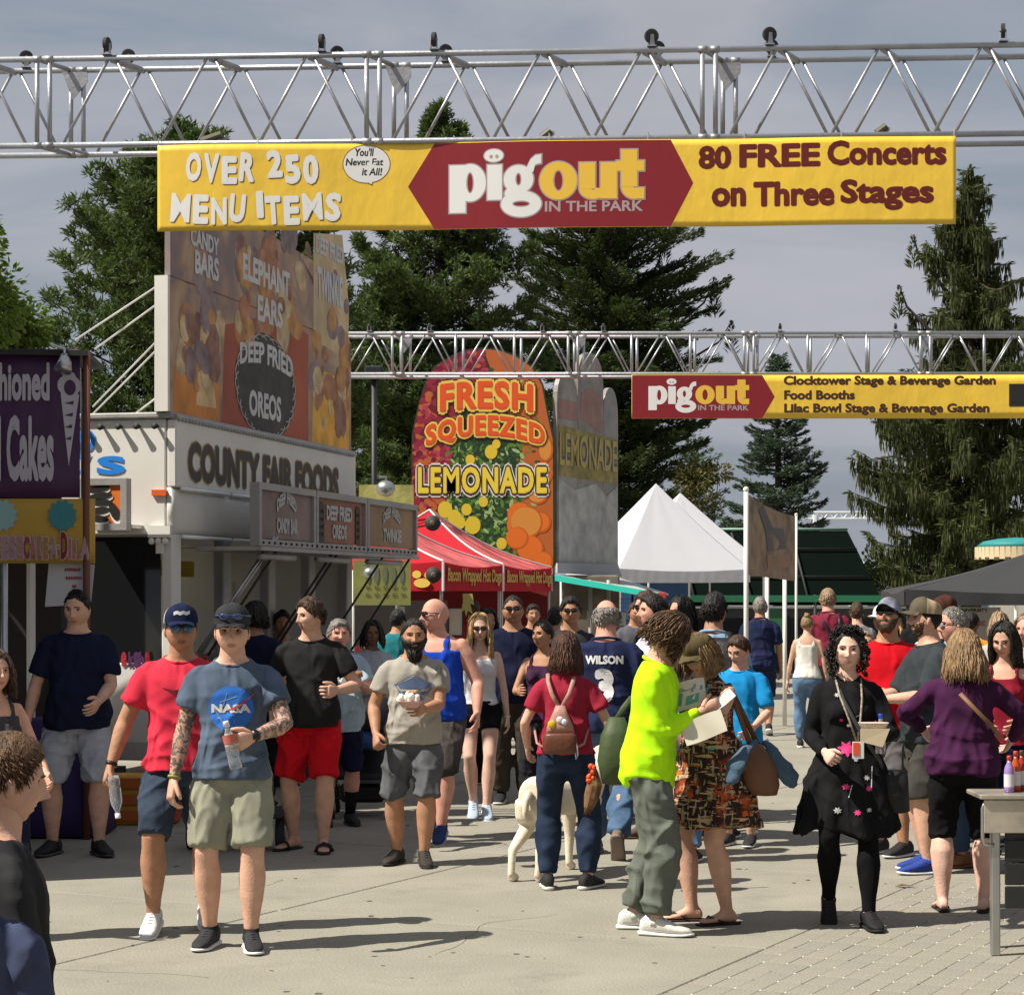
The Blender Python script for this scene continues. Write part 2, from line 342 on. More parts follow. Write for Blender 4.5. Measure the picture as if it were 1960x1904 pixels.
PEOPLE = 0
def person(label, x, y, H=1.75, rz=0, sex='m', fat=0., skin_='light', lean=0, twist=0, slean=0, head=(0, 0, 0),
           feet=None, hands=None, top=None, bottom=None, shoes=('sneaker', (.02,.02,.02)), hair=('short', 'brown'), hat=None, glasses=None,
           near=True, beard=None, elbow=None, curl=(.35, .35), thumb=(None, None), arm_ink=0, muscle=1., socks=None, group=None, eyes=None, kneeh=None, hipw=1.):
    """x, y: where the person stands; rz 0 faces the camera, +90 faces right, 180 faces away. Side A is -x, side B is +x before turning."""
    global PEOPLE; PEOPLE += 1; seed = PEOPLE
    sc = H/1.75; M3 = rotz(R(rz)); base = V(x, y, 0)
    root = thing('person', label, 'person', (x, y, 0), group)
    rs = np.random.default_rng(seed*13+1)
    Wd = lambda p: np.asarray(p, float) @ M3.T * sc            # body space -> offset from the root
    f = sex == 'f'
    feet = feet or [(-.10, .0, -8, 0), (.10, .0, 8, 0)]
    hands = hands or [(-.27, -.04, .80), (.27, -.04, .80)]
    la, tw, sl = R(lean), R(twist), R(slean)
    # feet and hips
    fo = []
    for i, ft in enumerate(feet):
        fx, fy, yaw, pit = ft[:4]; lift = ft[4] if len(ft) > 4 else 0
        fw = V(math.sin(R(yaw)), -math.cos(R(yaw)), 0); sd_ = V(fw[1], -fw[0], 0)*-1
        p_ = R(pit); fwd = fw*math.cos(p_) - V(0,0,1)*math.sin(p_); up = fw*math.sin(p_) + V(0,0,1)*math.cos(p_)
        piv = V(fx, fy, 0) + (fw*.12 if pit > 0 else -fw*.06)
        ank = piv - fwd*(.12 if pit > 0 else -.06) + up*.088 + V(0, 0, lift)
        fo.append((ank, fwd, up, np.cross(up, fwd)))
    hz = .905
    hj = .088 if not f else .092
    for i, (ank, *_r) in enumerate(fo):
        hx = (-hj, hj)[i]; dxy = math.hypot(ank[0]-hx, ank[1]); m = .835*.997
        hz = min(hz, ank[2] + math.sqrt(max(.01, m*m - dxy*dxy)))
    dz = hz - .905
    def T(p):
        p = np.atleast_2d(np.asarray(p, float)).copy(); h = p[:, 2] - .96; k = sst(h, -.05, .22); q = p - V(0, 0, .98)
        a = la*k; b = tw*k; c_ = sl*k
        y1 = q[:,1]*np.cos(a) - q[:,2]*np.sin(a)*1.0; z1 = q[:,1]*np.sin(a) + q[:,2]*np.cos(a)
        x1 = q[:,0]*np.cos(c_) + z1*np.sin(c_); z1 = z1*np.cos(c_) - q[:,0]*np.sin(c_)
        x2 = x1*np.cos(b) - y1*np.sin(b); y2 = x1*np.sin(b) + y1*np.cos(b)
        return np.stack([x2, y2, z1 + .98 + dz], 1)
    T1 = lambda *p: T(V(*p))[0]
    sw = (.152 if f else .176) + fat*.012
    mu = muscle*(1 + fat*.20)*(.80 if f else .93)
    tor = [(.80,.13,.095,.01),(.86,.158,.115,.008),(.93,.163,.115,.008),(1.0,.150,.106,.004),(1.08,.140,.100,0),(1.18,.150,.106,0),(1.28,.168,.115,.002),(1.36,.174,.110,.008),(1.42,.160,.092,.014),(1.455,.115,.072,.018),(1.49,.066,.062,.012)]
    if f: tor = [(.80,.13,.10,.012),(.86,.172,.122,.014),(.93,.172,.120,.012),(1.0,.150,.105,.006),(1.08,.128,.092,.0),(1.18,.135,.096,0),(1.28,.148,.104,.0),(1.36,.150,.094,.008),(1.42,.130,.078,.014),(1.455,.09,.062,.018),(1.49,.055,.055,.012)]
    def trings(inf, z0=.8, z1=1.6, loose=0):
        out = []
        for z, hw, hd, yc in tor:
            if z < z0 - 1e-6 or z > z1 + 1e-6: continue
            bl = math.exp(-((z-1.05)/.14)**2)*fat
            hw2 = (hw*.97 + bl*.045 + fat*.010)*hipw*(muscle*.5+.5 if z > 1.15 else 1); hd2 = hd + bl*.05 + fat*.014; y2 = yc - bl*.04
            lo = loose*(sst(-z, -1.25, -.98))
            if z > 1.4: inf_ = inf*.7
            else: inf_ = inf
            out.append(T(ering((0, y2, z), hw2 + inf_ + lo, hd2 + inf_ + lo)))
        return out
    sh = [T1(-sw, .015, 1.388), T1(sw, .015, 1.388)]
    l1, l2 = .285, .255
    eb, hd_ = [], []
    for i in (0, 1):
        s_ = (-1, 1)[i]; tg = V(*hands[i]);
        hint = V(*(elbow[i])) if elbow and elbow[i] is not None else V(s_*.5, .8, -.25)
        e, w = ik(sh[i], tg, l1, l2, hint); eb.append(e); hd_.append(w)
    # ---- body (skin)
    g = G(); tr_ = trings(0); tr_[0] = tr_[0].mean(0) + (tr_[0]-tr_[0].mean(0))*.62 + V(0,0,.03); g.loft(tr_)
    if f: 
        for s_ in (-1, 1): g.sphere(T1(s_*.068, -.085, 1.262), (.058+fat*.01, .05+fat*.01, .056+fat*.01), 12, 8)
    nk = .053 if f else .067 + fat*.008
    hc = T1(0, -.022, 1.620)                      # head centre
    g.tube([T1(0, .02, 1.40), T1(0, .014, 1.47), T1(0, 0, 1.53), T1(0, -.008, 1.60)], [nk*1.5, nk*1.08, nk*.96, nk*.85], 14)
    for i in (0, 1):
        s_ = (-1, 1)[i]
        g.sphere(sh[i] + V(-s_*.008,0,-.002), .052*mu, 12, 8)
        e, w, a = eb[i], hd_[i], sh[i]
        g.tube([T1(s_*sw*.55, .015, 1.385), a, a + (e-a)*.25, a + (e-a)*.55, e, e + (w-e)*.22, e + (w-e)*.6, w, w + unit(w-e)*.02],
               [.044*mu, .052*mu, .053*mu, .046*mu, .040*mu, .044*mu, .036*mu, .0265*mu**.5, .024], 12)
    kn, an = [], []
    for i in (0, 1):
        s_ = (-1, 1)[i]; hp = V(s_*hj, .01, .905 + dz); ank = fo[i][0]
        kh = V(*kneeh[i]) if kneeh else fo[i][1] * V(1, 1, 0) + V(s_*.05, 0, 0)
        k_, a_ = ik(hp, ank, .42, .415, kh); kn.append(k_); an.append(a_)
        lm = (1 + fat*.18)*(.96 if f else 1)*muscle**.5
        back = -unit(np.cross(unit(a_-k_), V(1, 0, 0))); back = back if back @ fo[i][1] < 0 else -back
        g.tube([hp + V(0,0,.05), hp - V(0,0,.04), hp + (k_-hp)*.35, hp + (k_-hp)*.7, k_, k_ + (a_-k_)*.14 + back*.008, k_ + (a_-k_)*.32 + back*.018, k_ + (a_-k_)*.55 + back*.010, k_ + (a_-k_)*.82, a_, a_ - fo[i][2]*.03],
               [.088*lm, .092*lm, .085*lm, .070*lm, .057*lm, .057*lm, .066*lm, .057*lm, .040*lm, .037, .035], 14)
    bare = shoes[0] in ('flipflop', 'sandal', 'slide')
    def foot_rings(o, fw, up, sd2, prof, n=14):
        rs_ = []
        for (p, hw, z0, z1) in prof:
            rs_.append(ering(o - up*.088 + fw*p + up*(z0+z1)/2, hw, (z1-z0)/2, n, 2.5, sd2, up))
        return rs_
    if bare:
        for (o, fw, up, sd2) in fo:
            g.loft(foot_rings(o, fw, up, sd2, [(-.065,.02,.02,.05),(-.05,.03,.012,.08),(0,.033,.012,.10),(.05,.036,.014,.075),(.10,.044,.012,.05),(.14,.045,.012,.038),(.165,.04,.012,.032),(.18,.02,.014,.026)]))
    body = remeshed(g, .0115 if near else .02, 4 if near else 2, 'body')
    # hands
    gh = G()
    hinfo = []
    for i in (0, 1):
        s_ = (-1, 1)[i]; w = hd_[i]; d = unit(w - eb[i])
        th = thumb[i] if thumb[i] is not None else ((0, -1, 0) if d[2] < -.6 else (0, 0, 1))
        if curl[i] is not None and isinstance(curl[i], tuple): d = unit(d*(1) + V(*curl[i][1])); cu = curl[i][0]
        else: cu = curl[i]
        th = V(*th); th = unit(th - d*(th @ d)); pn = np.cross(d, th)*(-1 if i == 0 else 1)
        k = (1.0 if f else 1.13)
        rings = []
        for (p, hw, ht) in [(-.012,.024,.02),(.012,.027,.019),(.04,.037,.018),(.075,.041,.015),(.092,.038,.012)]:
            rings.append(ering(w + d*p*k, hw*k, ht*k, 10, 2.6, th, pn))
        gh.loft(rings)
        nf = 7 if near else 5
        for q, (off, ln, r_) in enumerate([(.030,.070,.0088),(.010,.079,.009),(-.011,.073,.0086),(-.030,.057,.0078)]):
            p0 = w + d*.082*k + th*off*k; dr = d + th*off*1.5; ang = 0; pts = [p0 - d*.02]; pts.append(p0)
            for sgm in (.42, .32, .26):
                ang += cu*(1 + .25*q*.3); dd = unit(dr*math.cos(ang) + pn*math.sin(ang)); pts.append(pts[-1] + dd*ln*sgm*k)
            gh.tube(pts, [r_*k*1.05, r_*k, r_*k*.97, r_*k*.9, r_*k*.6], nf)
        tp = w + d*.018*k + th*.024*k; d1 = unit(d*.75 + th*.7 + pn*.25); d2 = unit(d*.95 + th*.22 + pn*(.25 + cu*.5))
        gh.tube([tp - d1*.01, tp, tp + d1*.035*k, tp + d1*.035*k + d2*.03*k, tp + d1*.035*k + d2*.052*k], [.014*k, .014*k, .0115*k, .0105*k, .006*k], nf+1)
        hinfo.append((w + d*.085*k + pn*.03, d, th, pn))
    # head
    Rh = rotz(tw + R(head[0])) @ roty(R(head[2] if len(head) > 2 else 0)) @ rotx(la*.35 + R(head[1])) 
    hs = 1.02 if f else 1.05
    hp_, hf_, hm_ = head_geo(sex, min(1, fat), 56 if near else 30, 46 if near else 26)
    hsv = V(*(rs.uniform(.94, 1.05), rs.uniform(.97, 1.03), rs.uniform(.96, 1.03)))*hs
    HT = lambda p: (np.atleast_2d(p)*hsv) @ Rh.T + hc
    ghd = G(); ghd.add(HT(hp_), hf_); ghd.m = list(hm_)
    for s_ in (-1, 1):
        e_ = G(); e_.sphere((0,0,0), (.009,.018,.030), 8, 7); q = e_.arr() @ rotz(s_*.45).T @ rotx(-.15).T + V(s_*.0745, .008, -.008)
        ghd.add(HT(q), e_.f)
    # join into one skin mesh
    nb = len(body.vertices); bv = np.empty(nb*3); body.vertices.foreach_get('co', bv); bv = bv.reshape(-1, 3)
    bf = [tuple(p.vertices) for p in body.polygons]; bpy.data.meshes.remove(body)
    gb = G(); gb.add(bv, bf, 0)
    if arm_ink:
        # sleeves of ink on the arms only
        ctr = np.array([bv[list(q[:3])].mean(0) for q in bf]); ink = np.zeros(len(bf), bool)
        for i in (0, 1):
            for (a, b) in ((sh[i] + (eb[i]-sh[i])*.2, eb[i]), (eb[i], eb[i] + (hd_[i]-eb[i])*.93)):
                t = np.clip(((ctr-a) @ (b-a))/((b-a) @ (b-a)), 0, 1); dd = np.linalg.norm(ctr - a - np.outer(t, b-a), axis=1); ink |= (dd < .075*mu) & (t > .01)
        gb.m = [2 if q else 0 for q in ink]
    for gg in (gh, ghd):
        vs = gg.arr(); o = gb.n; gb.v.append(vs); gb.f.extend([tuple(i+o for i in q) for q in gg.f]); gb.m.extend(gg.m); gb.n += len(vs)
    gb.v = [Wd(gb.arr())]
    me = gb.mesh('body', [skin(skin_), lipm(skin_)] + ([INK(skin_)] if arm_ink else []), True)
    bo = bpy.data.objects.new('body', me); COL.objects.link(bo); bo.parent = root
    # eyes and brows
    def fy(xx, zz):      # face surface depth
        q = hp_[(hp_[:,1] < 0)]; k = np.argmin((q[:,0]-xx)**2 + (q[:,2]-zz)**2); return q[k, 1]
    if eyes if eyes is not None else near:
        hk = hair[1] if hair and hair[1] not in ('blond',) else 'dirty'
        for s_ in (-1, 1):
            ge = G(); y_ = fy(s_*.030, .010)
            q = G(); q.sphere((0, 0, 0), (.0125, .008, .0058), 12, 8); ge.add(Wd(HT(q.arr() + V(s_*.030, y_+.003, .010))), q.f, 0)
            q = G(); q.sphere((0, 0, 0), (.0052, .003, .0050), 10, 6); ge.add(Wd(HT(q.arr() + V(s_*.030, y_-.0035, .010))), q.f, 1)
            q = G(); q.tube([V(s_*.015, y_-.003, .013), V(s_*.030, y_-.0065, .0175), V(s_*.045, y_-.000, .0135)], [.0012,.0024,.0014], 5); ge.add(Wd(HT(q.arr())), q.f, 2)
            me_part('eye', ge.mesh('eye', [plain(.34,.31,.28,.3), plain(.025,.015,.01,.2), plain(.05,.03,.02,.8)], True), [], root)
            pts = [V(s_*xx, fy(s_*xx, zz)-.0015, zz) for xx, zz in ((.013,.027),(.024,.0305),(.036,.0305),(.047,.025))]
            q = G(); q.tube(pts, [.0026,.0036,.003,.0015], 6); q.v = [Wd(HT(q.arr()))]
            me_part('eyebrow', q.mesh('eyebrow', [hairm(hk)], True), [], root)
    # ---- garments
    VX = .0125 if near else .021
    if bottom:
        kind, col, ln = bottom[:3]; fl = (bottom[3] if len(bottom) > 3 else .03)*(.8 if bottom[0] == 'shorts' else .85)
        g = G()
        if kind == 'tights':
            g.loft(trings(.006, .80, 1.0))
            for i in (0, 1):
                s_ = (-1, 1)[i]; hp = V(s_*hj, .01, .905 + dz); k_, a_ = kn[i], an[i]; lm = (1 + fat*.18)*.96*muscle**.5
                g.tube([hp + V(0,0,.05), hp + (k_-hp)*.35, hp + (k_-hp)*.7, k_, k_ + (a_-k_)*.14, k_ + (a_-k_)*.32, k_ + (a_-k_)*.55, k_ + (a_-k_)*.82, a_], [.095*lm, .089*lm, .074*lm, .062*lm, .063*lm, .073*lm, .062*lm, .044*lm, .041], 14)
            me = remeshed(g, VX, 3, kind)
        elif kind in ('shorts', 'pants'):
            g.loft(trings(.012, .80, 1.0))
            for i in (0, 1):
                s_ = (-1, 1)[i]; hp = V(s_*hj, .01, .905 + dz); k_, a_ = kn[i], an[i]; pts, rad = [hp + V(0,0,.06), hp - V(0,0,.03)], [.098, .104]
                lm = (1 + fat*.2)*(.98 if f else 1)
                for t, r0 in ((.35,.088),(.7,.070),(1,.058),(1.35,.063),(1.6,.052),(1.93,.044),(1.99,.044)):
                    tt = min(t, ln); q = hp + (k_-hp)*tt if tt <= 1 else k_ + (a_-k_)*(tt-1)
                    rr = np.interp(tt, [0,.35,.7,1,1.35,1.6,1.93,2],[.1,.088,.070,.058,.063,.052,.044,.044])
                    pts.append(q); rad.append(max(rr*lm + fl*min(1, .35 + tt*.75), np.interp(tt, [0,.35,.7,1,1.35,1.6,1.93,2],[.092,.085,.07,.066,.076,.064,.043,.04])*lm + .014))
                    if t >= ln: break
                g.tube(pts, [r*1 for r in rad], 16)
                if ln > 1.05: g.sphere(k_, .070*lm + .010, 14, 10)
            me = remeshed(g, VX, 3, kind); wrinkle(me, (.030 if near else .016)*min(1, .25 + fl*28), seed*3, .85)
        else:
            # skirt: (kind, col, hem z, flare)
            zs = np.linspace(1.0, ln, 9); rings = []
            nn_ = 48; t = np.arange(nn_)*2*math.pi/nn_
            for z in zs:
                k = (1.0 - z)/(1.0-ln+1e-6); w = np.interp(z, [.55,.8,.88,1.0], [.19,.19,.185,.14])*hipw + fl*k**1.2 + fat*.05; d_ = np.interp(z, [.55,.8,.88,1.0],[.15,.15,.14,.105]) + fl*.9*k**1.2 + fat*.05
                rip = 1 + .10*k*np.sin(t*9 + seed + z*3) + .05*k*np.sin(t*5+1+seed)
                rings.append(np.stack([np.cos(t)*w*rip, np.sin(t)*d_*rip + .005, np.full(nn_, z + dz) + .018*k*np.sin(t*2+seed)], 1))
            g.loft(rings); me = remeshed(g, VX, 1, 'skirt'); kind = 'skirt'
            wrinkle(me, .006, seed*3, .6)
        v = np.empty(len(me.vertices)*3); me.vertices.foreach_get('co', v); me.vertices.foreach_set('co', Wd(v.reshape(-1,3)).ravel()); me.update()
        me_part(kind, me, col if not isinstance(col, tuple) else fabric(*col), root)
    shirt_ob = None
    if top:
        kind, col, slv, zh = top[:4]; loose = (top[4] if len(top) > 4 else .022)*.8
        g = G()
        inf = .012 if kind != 'tank' else .007
        z1 = 1.6 if kind != 'tank' else 1.36
        rg = trings(inf, zh, z1, loose)
        bl = math.exp(-((zh-1.05)/.14)**2)*fat
        hwz = np.interp(zh, [q[0] for q in tor], [q[1] for q in tor]); hdz = np.interp(zh, [q[0] for q in tor], [q[2] for q in tor])
        rg = [T(ering((0, -.0 - bl*.04, zh), (hwz + bl*.05 + inf + loose + .004 + fat*.012)*hipw, hdz + bl*.05 + inf + loose + .004 + fat*.014))] + rg
        g.loft(rg)
        if f:
            for s_ in (-1, 1): g.sphere(T1(s_*.066, -.088, 1.262), (.068+fat*.012, .056+fat*.012, .062+fat*.012), 12, 8)
        if kind == 'tank':
            for s_ in (-1, 1): g.tube([T1(s_*.09, -.09, 1.33), T1(s_*.088, -.07, 1.42), T1(s_*.085, .0, 1.462), T1(s_*.09, .07, 1.43), T1(s_*.10, .10, 1.33)], .022 if not f else .012, 8, flat=(1.3, 1))
        if slv > 0:
            for i in (0, 1):
                s_ = (-1, 1)[i]; a, e, w = sh[i], eb[i], hd_[i]
                g.tube([T1(s_*sw*.3, .015, 1.41), T1(s_*sw*.7, .015, 1.395), a], [.052*mu, .058*mu, .060*mu], 14)
                g.sphere(a + V(-s_*.010,0,-.002), .060*mu, 12, 8)
                pts, rad = [a], [.063*mu]
                for t in (.25, .5, .62, .8, 1, 1.25, 1.6, 1.85, 1.95):
                    tt = min(t, slv); q = a + (e-a)*tt if tt <= 1 else e + (w-e)*(tt-1)
                    pts.append(q); rad.append(np.interp(tt, [0,.3,.6,1,1.25,1.6,1.95],[.061,.062,.056,.048,.048,.041,.033])*mu + (.010 if slv < 1.1 else .005) + (.006 if tt > .4 and slv < 1 else 0))
                    if t >= slv: break
                g.tube(pts, rad, 14)
        if len(top) > 5 and top[5]:      # dress skirt joined to the top
            zb, fl = top[5]; nn_ = 60; t = np.arange(nn_)*2*math.pi/nn_; rings = []
            for z in np.linspace(zh+.12, zb, 10):
                k = (zh+.12 - z)/(zh+.12-zb); w = (np.interp(z, [.4,.86,1.0,1.1], [.178,.178,.150,.135]) + fat*.05)*hipw + fl*k + .01; d_ = np.interp(z, [.4,.86,1.0,1.1],[.13,.13,.11,.1]) + fl*.8*k + fat*.05 + .01
                rip = 1 + .075*k*np.sin(t*10 + seed + z*2) + .05*k*np.sin(t*6+1+seed*2)
                rings.append(np.stack([np.cos(t)*w*rip, np.sin(t)*d_*rip + .005, np.full(nn_, z + dz) + .03*k*np.sin(t*3+seed)], 1))
            g.loft(rings)
        me = remeshed(g, VX, 4 if near else 2, 'shirt'); wrinkle(me, (.023 if near else .014)*(.55 if kind == 'tank' else 1), seed*7, .8, lambda v: .35 + .65*sst(-v[:,2], -1.36-dz, -1.1-dz) + 0*v[:,0])
        # neckline: open the shirt round the neck
        v = np.empty(len(me.vertices)*3); me.vertices.foreach_get('co', v); v = v.reshape(-1, 3)
        nb_ = T1(0, .012, 1.475); ax = unit(T1(0, -.004, 1.52) - nb_)
        rel = v - nb_; hgt = rel @ ax; rad_ = np.linalg.norm(rel - np.outer(hgt, ax), axis=1)
        deep = top[6] if len(top) > 6 else 0
        front = sst(-(rel[:,1]), .0, .08)
        dipz = (.012 + deep*front)
        k = sst(-rad_, -(nk*1.25 + .012), -(nk*1.05)) * (hgt > -.08)
        v = v - np.outer(k*(np.maximum(0, hgt + .03 + dipz)), ax)
        me.vertices.foreach_set('co', Wd(v).ravel()); me.update()
        shirt_ob = me_part({'dress': 'dress'}.get(kind, 'tank_top' if kind == 'tank' else 'shirt'), me, col if not isinstance(col, tuple) else fabric(*col), root)
        if near and kind in ('tee', 'polo') and not deep:
            gc = G(); t = np.arange(20)*2*math.pi/20; rr = nk*1.2 + .004
            pts = [T1(rr*1.12*math.cos(a), .012 + rr*math.sin(a), 1.468 + .022*(math.sin(a))) for a in t]
            rings = []
            for q in range(20):
                d = unit(pts[(q+1) % 20] - pts[q-1]); o_ = unit(pts[q] - T1(0, .012, 1.47)); u_ = np.cross(d, o_)
                rings.append(np.array([pts[q] + (o_*math.cos(b)*.006 + u_*math.sin(b)*.010) for b in np.arange(6)*math.pi/3]))
            gc.loft(rings, close=True); gc.v = [Wd(gc.arr())]
            me_part('collar', gc.mesh('collar', [col if not isinstance(col, tuple) else fabric(*col)], True), [], root)
    # ---- shoes
    if shoes:
        kind, col = shoes[:2]; scol = shoes[2] if len(shoes) > 2 else (.75,.75,.73)
        for (o, fw, up, sd2) in fo:
            gs = G(); go = G()
            if bare:
                go.loft([ering(o - up*.088 + fw*p + up*zz, hw, .0001, 14, 2, sd2, fw)*1 for p, hw, zz in ()] or foot_rings(o, fw, up, sd2, [(-.085,.02,0,.014),(-.06,.036,0,.016),(0,.038,0,.016),(.06,.042,0,.014),(.12,.05,0,.013),(.17,.045,0,.013),(.195,.02,0,.012)]))
                q0 = o - up*.088
                if kind == 'slide':
                    gs.tube([q0 + fw*.09 + sd2*-.05 + up*.012, q0 + fw*.10 + sd2*-.035 + up*.05, q0 + fw*.10 + up*.066, q0 + fw*.10 + sd2*.035 + up*.05, q0 + fw*.09 + sd2*.05 + up*.012], .008, 6, flat=(1, 4), ref=up)
                else:
                    for s_ in (-1, 1): gs.tube([q0 + fw*.15 + up*.022, q0 + fw*.11 + sd2*s_*.022 + up*.052, q0 + fw*.03 + sd2*s_*.043 + up*.018], .006, 6)
                gs.v = [Wd(gs.arr())]; go.v = [Wd(go.arr())]
                so_ = me_part('sandal', go.mesh('sandal', [plain(*col, .8)], True), [], root); me_part('strap', gs.mesh('strap', [plain(*[min(1,c*1.3+.01) for c in col], .6)], True), [], so_)
            else:
                sh_ = foot_rings(o, fw, up, sd2, [(-.088,.012,.025,.05),(-.08,.028,.018,.085),(-.055,.037,.015,.108),(-.01,.040,.015,.116),(.03,.041,.015,.105),(.07,.044,.015,.083),(.11,.047,.015,.066),(.15,.045,.015,.055),(.182,.034,.016,.045),(.20,.014,.018,.032)], 16)
                gs.loft(sh_)
                gs.tube([o - up*.03, o - up*.008, o + up*.000], [.045,.043,.039], 12)
                go.loft(foot_rings(o, fw, up, sd2, [(-.098,.012,.004,.022),(-.088,.034,0,.028),(-.05,.043,0,.026),(.03,.043,0,.02),(.11,.051,0,.02),(.16,.049,.003,.022),(.195,.034,.008,.024),(.212,.012,.012,.022)], 14))
                gs.v = [Wd(gs.arr())]; go.v = [Wd(go.arr())]
                if near:
                    gl = G()
                    for p in (.035,.055,.075,.095):
                        z_ = np.interp(p, [.03,.07,.11],[.103,.082,.065])
                        gl.tube([o - up*.088 + fw*p + sd2*-.022 + up*(z_-.006), o - up*.088 + fw*(p+.005) + up*(z_+.004), o - up*.088 + fw*p + sd2*.022 + up*(z_-.006)], .0032, 5)
                    gl.v = [Wd(gl.arr())]
                so_ = me_part('shoe', gs.mesh('shoe', [mat('shoe_%02d_%02d_%02d' % tuple(int(c*99) for c in col), col, .75, bump=.3, bscale=120)], True), [], root)
                me_part('sole', go.mesh('sole', [plain(*scol, .7)], True), [], so_)
                if near: me_part('laces', gl.mesh('laces', [plain(*[min(.8, c*1.6+.02) for c in col], .8)], True), [], so_)
            if socks:
                gk = G(); gk.tube([o - up*.02, o + (kn[0 if o is fo[0][0] else 1]-o)*socks[1]], [.040,.042 + .02*(socks[1] > .3)], 12); gk.v = [Wd(gk.arr())]
                me_part('sock', gk.mesh('sock', [fabric(*socks[0])], True), [], root)
    # ---- hair
    def shell(th_, line, noise=.004, floor=-.012, nu=40, nv=30, lumps=None, off=V(0,0,0), pile=0):
        az, thh = np.meshgrid(np.arange(nu)*2*math.pi/nu, math.pi*(np.arange(nv)+.3)/nv)
        q = head_surf(az, thh, sex, fat); dirn = q/np.linalg.norm(q, axis=-1, keepdims=True)
        a_ = np.abs((az+math.pi) % (2*math.pi) - math.pi)
        ln_ = np.interp(a_, [p[0] for p in line], [p[1] for p in line])
        jag = rs.normal(size=a_.shape)*.004
        m_ = sst(q[...,2] - ln_ + jag, -.006, .010)
        nz = sum(np.sin(dirn @ (rs.normal(size=3)*k_) + rs.random()*6) for k_ in (7, 13, 19, 29))/2.
        off_ = floor + m_*(th_ - floor + noise*nz + pile*sst(q[...,2], .02, .1))
        pts = (q + dirn*off_[..., None]).reshape(-1, 3) + off
        gg = G(); fs = []
        for i in range(nv-1):
            for j in range(nu):
                j2 = (j+1) % nu; fs.append((i*nu+j, (i+1)*nu+j, (i+1)*nu+j2, i*nu+j2))
        fs.append(tuple(range(nu))); fs.append(tuple(range((nv-1)*nu, nv*nu))[::-1])
        gg.add(pts, fs); return gg
    SL = [(0,.074),(.45,.070),(.85,.048),(1.15,.022),(1.45,-.015),(1.62,.008),(1.85,-.02),(2.3,-.058),(3.2,-.066)]
    def scalp(az, th, o=0.0):
        q = head_surf(np.array([az]), np.array([th]), sex, fat)[0]; return q + unit(q)*o
    def strands(n, length, az0, az1, rad=.007, flare=.25, o=.012, top_=.12, turn=0, back=0, wav=.006, fall=None):
        gg = G()
        for q in range(n):
            s_ = rs.choice((-1, 1)); az = s_*rs.uniform(az0, az1); start = rs.uniform(top_, .55); pts = []; rad_ = []
            o_ = o + rs.uniform(-.004, .010); ph = rs.random()*6; end = rs.uniform(1.38, 1.75)
            for t in np.linspace(start, end, 5): pts.append(scalp(az + turn*t, t, o_ + .004*math.sin(ph+t*5))); rad_.append(rad)
            p = pts[-1].copy(); Ls = length*rs.uniform(.72, 1.05); outw = unit(V(p[0], p[1], 0))
            for t in np.linspace(.15, 1, 6):
                r_ = p + V(0, 0, -Ls*t) + outw*flare*Ls*t*(1 - .35*t) + V(0, back*t, 0) + V(math.sin(ph+t*7), math.cos(ph*2+t*6), 0)*wav
                pts.append(r_); rad_.append(rad*(1.15 - .8*t**2))
            gg.tube(pts, rad_, 4, flat=(1.6, .6))
        return gg
    hg = None
    if hair and hair[0] != 'none':
        st = hair[0] if not (hat and hair[0] in ('short', 'fade')) else 'buzz'
        if st == 'short': hg = shell(.012, SL, .004, pile=.010)
        elif st == 'buzz': hg = shell(.004, SL, .001)
        elif st == 'fade':  hg = shell(.006, SL, .001, pile=.012)
        elif st == 'ring': hg = shell(.012, [(0,.3),(1.3,.3),(1.5,.03),(1.75,.012),(2.3,-.05),(3.2,-.06)], .004); 
        if st == 'ring':
            q = hg.v[0]; top_k = sst(q[:,2], .055, .085); hg.v[0] = q*(1 - top_k*.22)[:,None]
        elif st in ('bald',): hg = None
        if st in ('short', 'fade', 'ring') or (st == 'buzz' and near and not hat):
            n_ = (hair[2] if len(hair) > 2 else 700) if near else 130; tr_ = (.0028 if len(hair) > 2 else .0042) if near else .006
            for q in range(n_):
                az = rs.uniform(-3.14, 3.14); a_ = abs(az); zl = np.interp(a_, [p[0] for p in SL], [p[1] for p in SL])
                th = rs.uniform(.05, 1.9); p0 = scalp(az, th, .010 if st != 'buzz' else .003)
                if p0[2] < zl + (.026 if a_ < 1.1 else .008) or (st == 'ring' and (p0[2] > .06 or a_ < 1.5)): continue
                tg = unit(scalp(az + .12, th + .12, .010) - p0); d = unit(tg + unit(p0)*.16 + rs.normal(size=3)*.16); ln_ = rs.uniform(.024, .042)*{'fade': .6, 'buzz': .3}.get(st, 1)
                hg.tube([p0 - unit(p0)*.004, p0 + d*ln_*.55, p0 + unit(d + V(0,0,-.25))*ln_], [tr_, tr_*.8, .001], 4, flat=(1.5,.6))
        if st in ('bob', 'long', 'shag', 'pony', 'bun', 'back'):
            FL = {'bob': [(0,.080),(.4,.082),(.75,.05),(1.0,.0),(1.2,-.05),(3.2,-.08)], 'shag': [(0,.052),(.5,.045),(.9,.02),(1.2,-.04),(3.2,-.09)]}.get(st, [(0,.082),(.4,.080),(.8,.045),(1.05,-.01),(1.3,-.055),(3.2,-.075)])
            if st in ('pony', 'bun', 'back'): FL = [(0,.080),(.5,.074),(.9,.045),(1.25,.012),(1.5,.004),(1.8,-.03),(3.2,-.055)]
            hg = shell(.011, FL, .003)
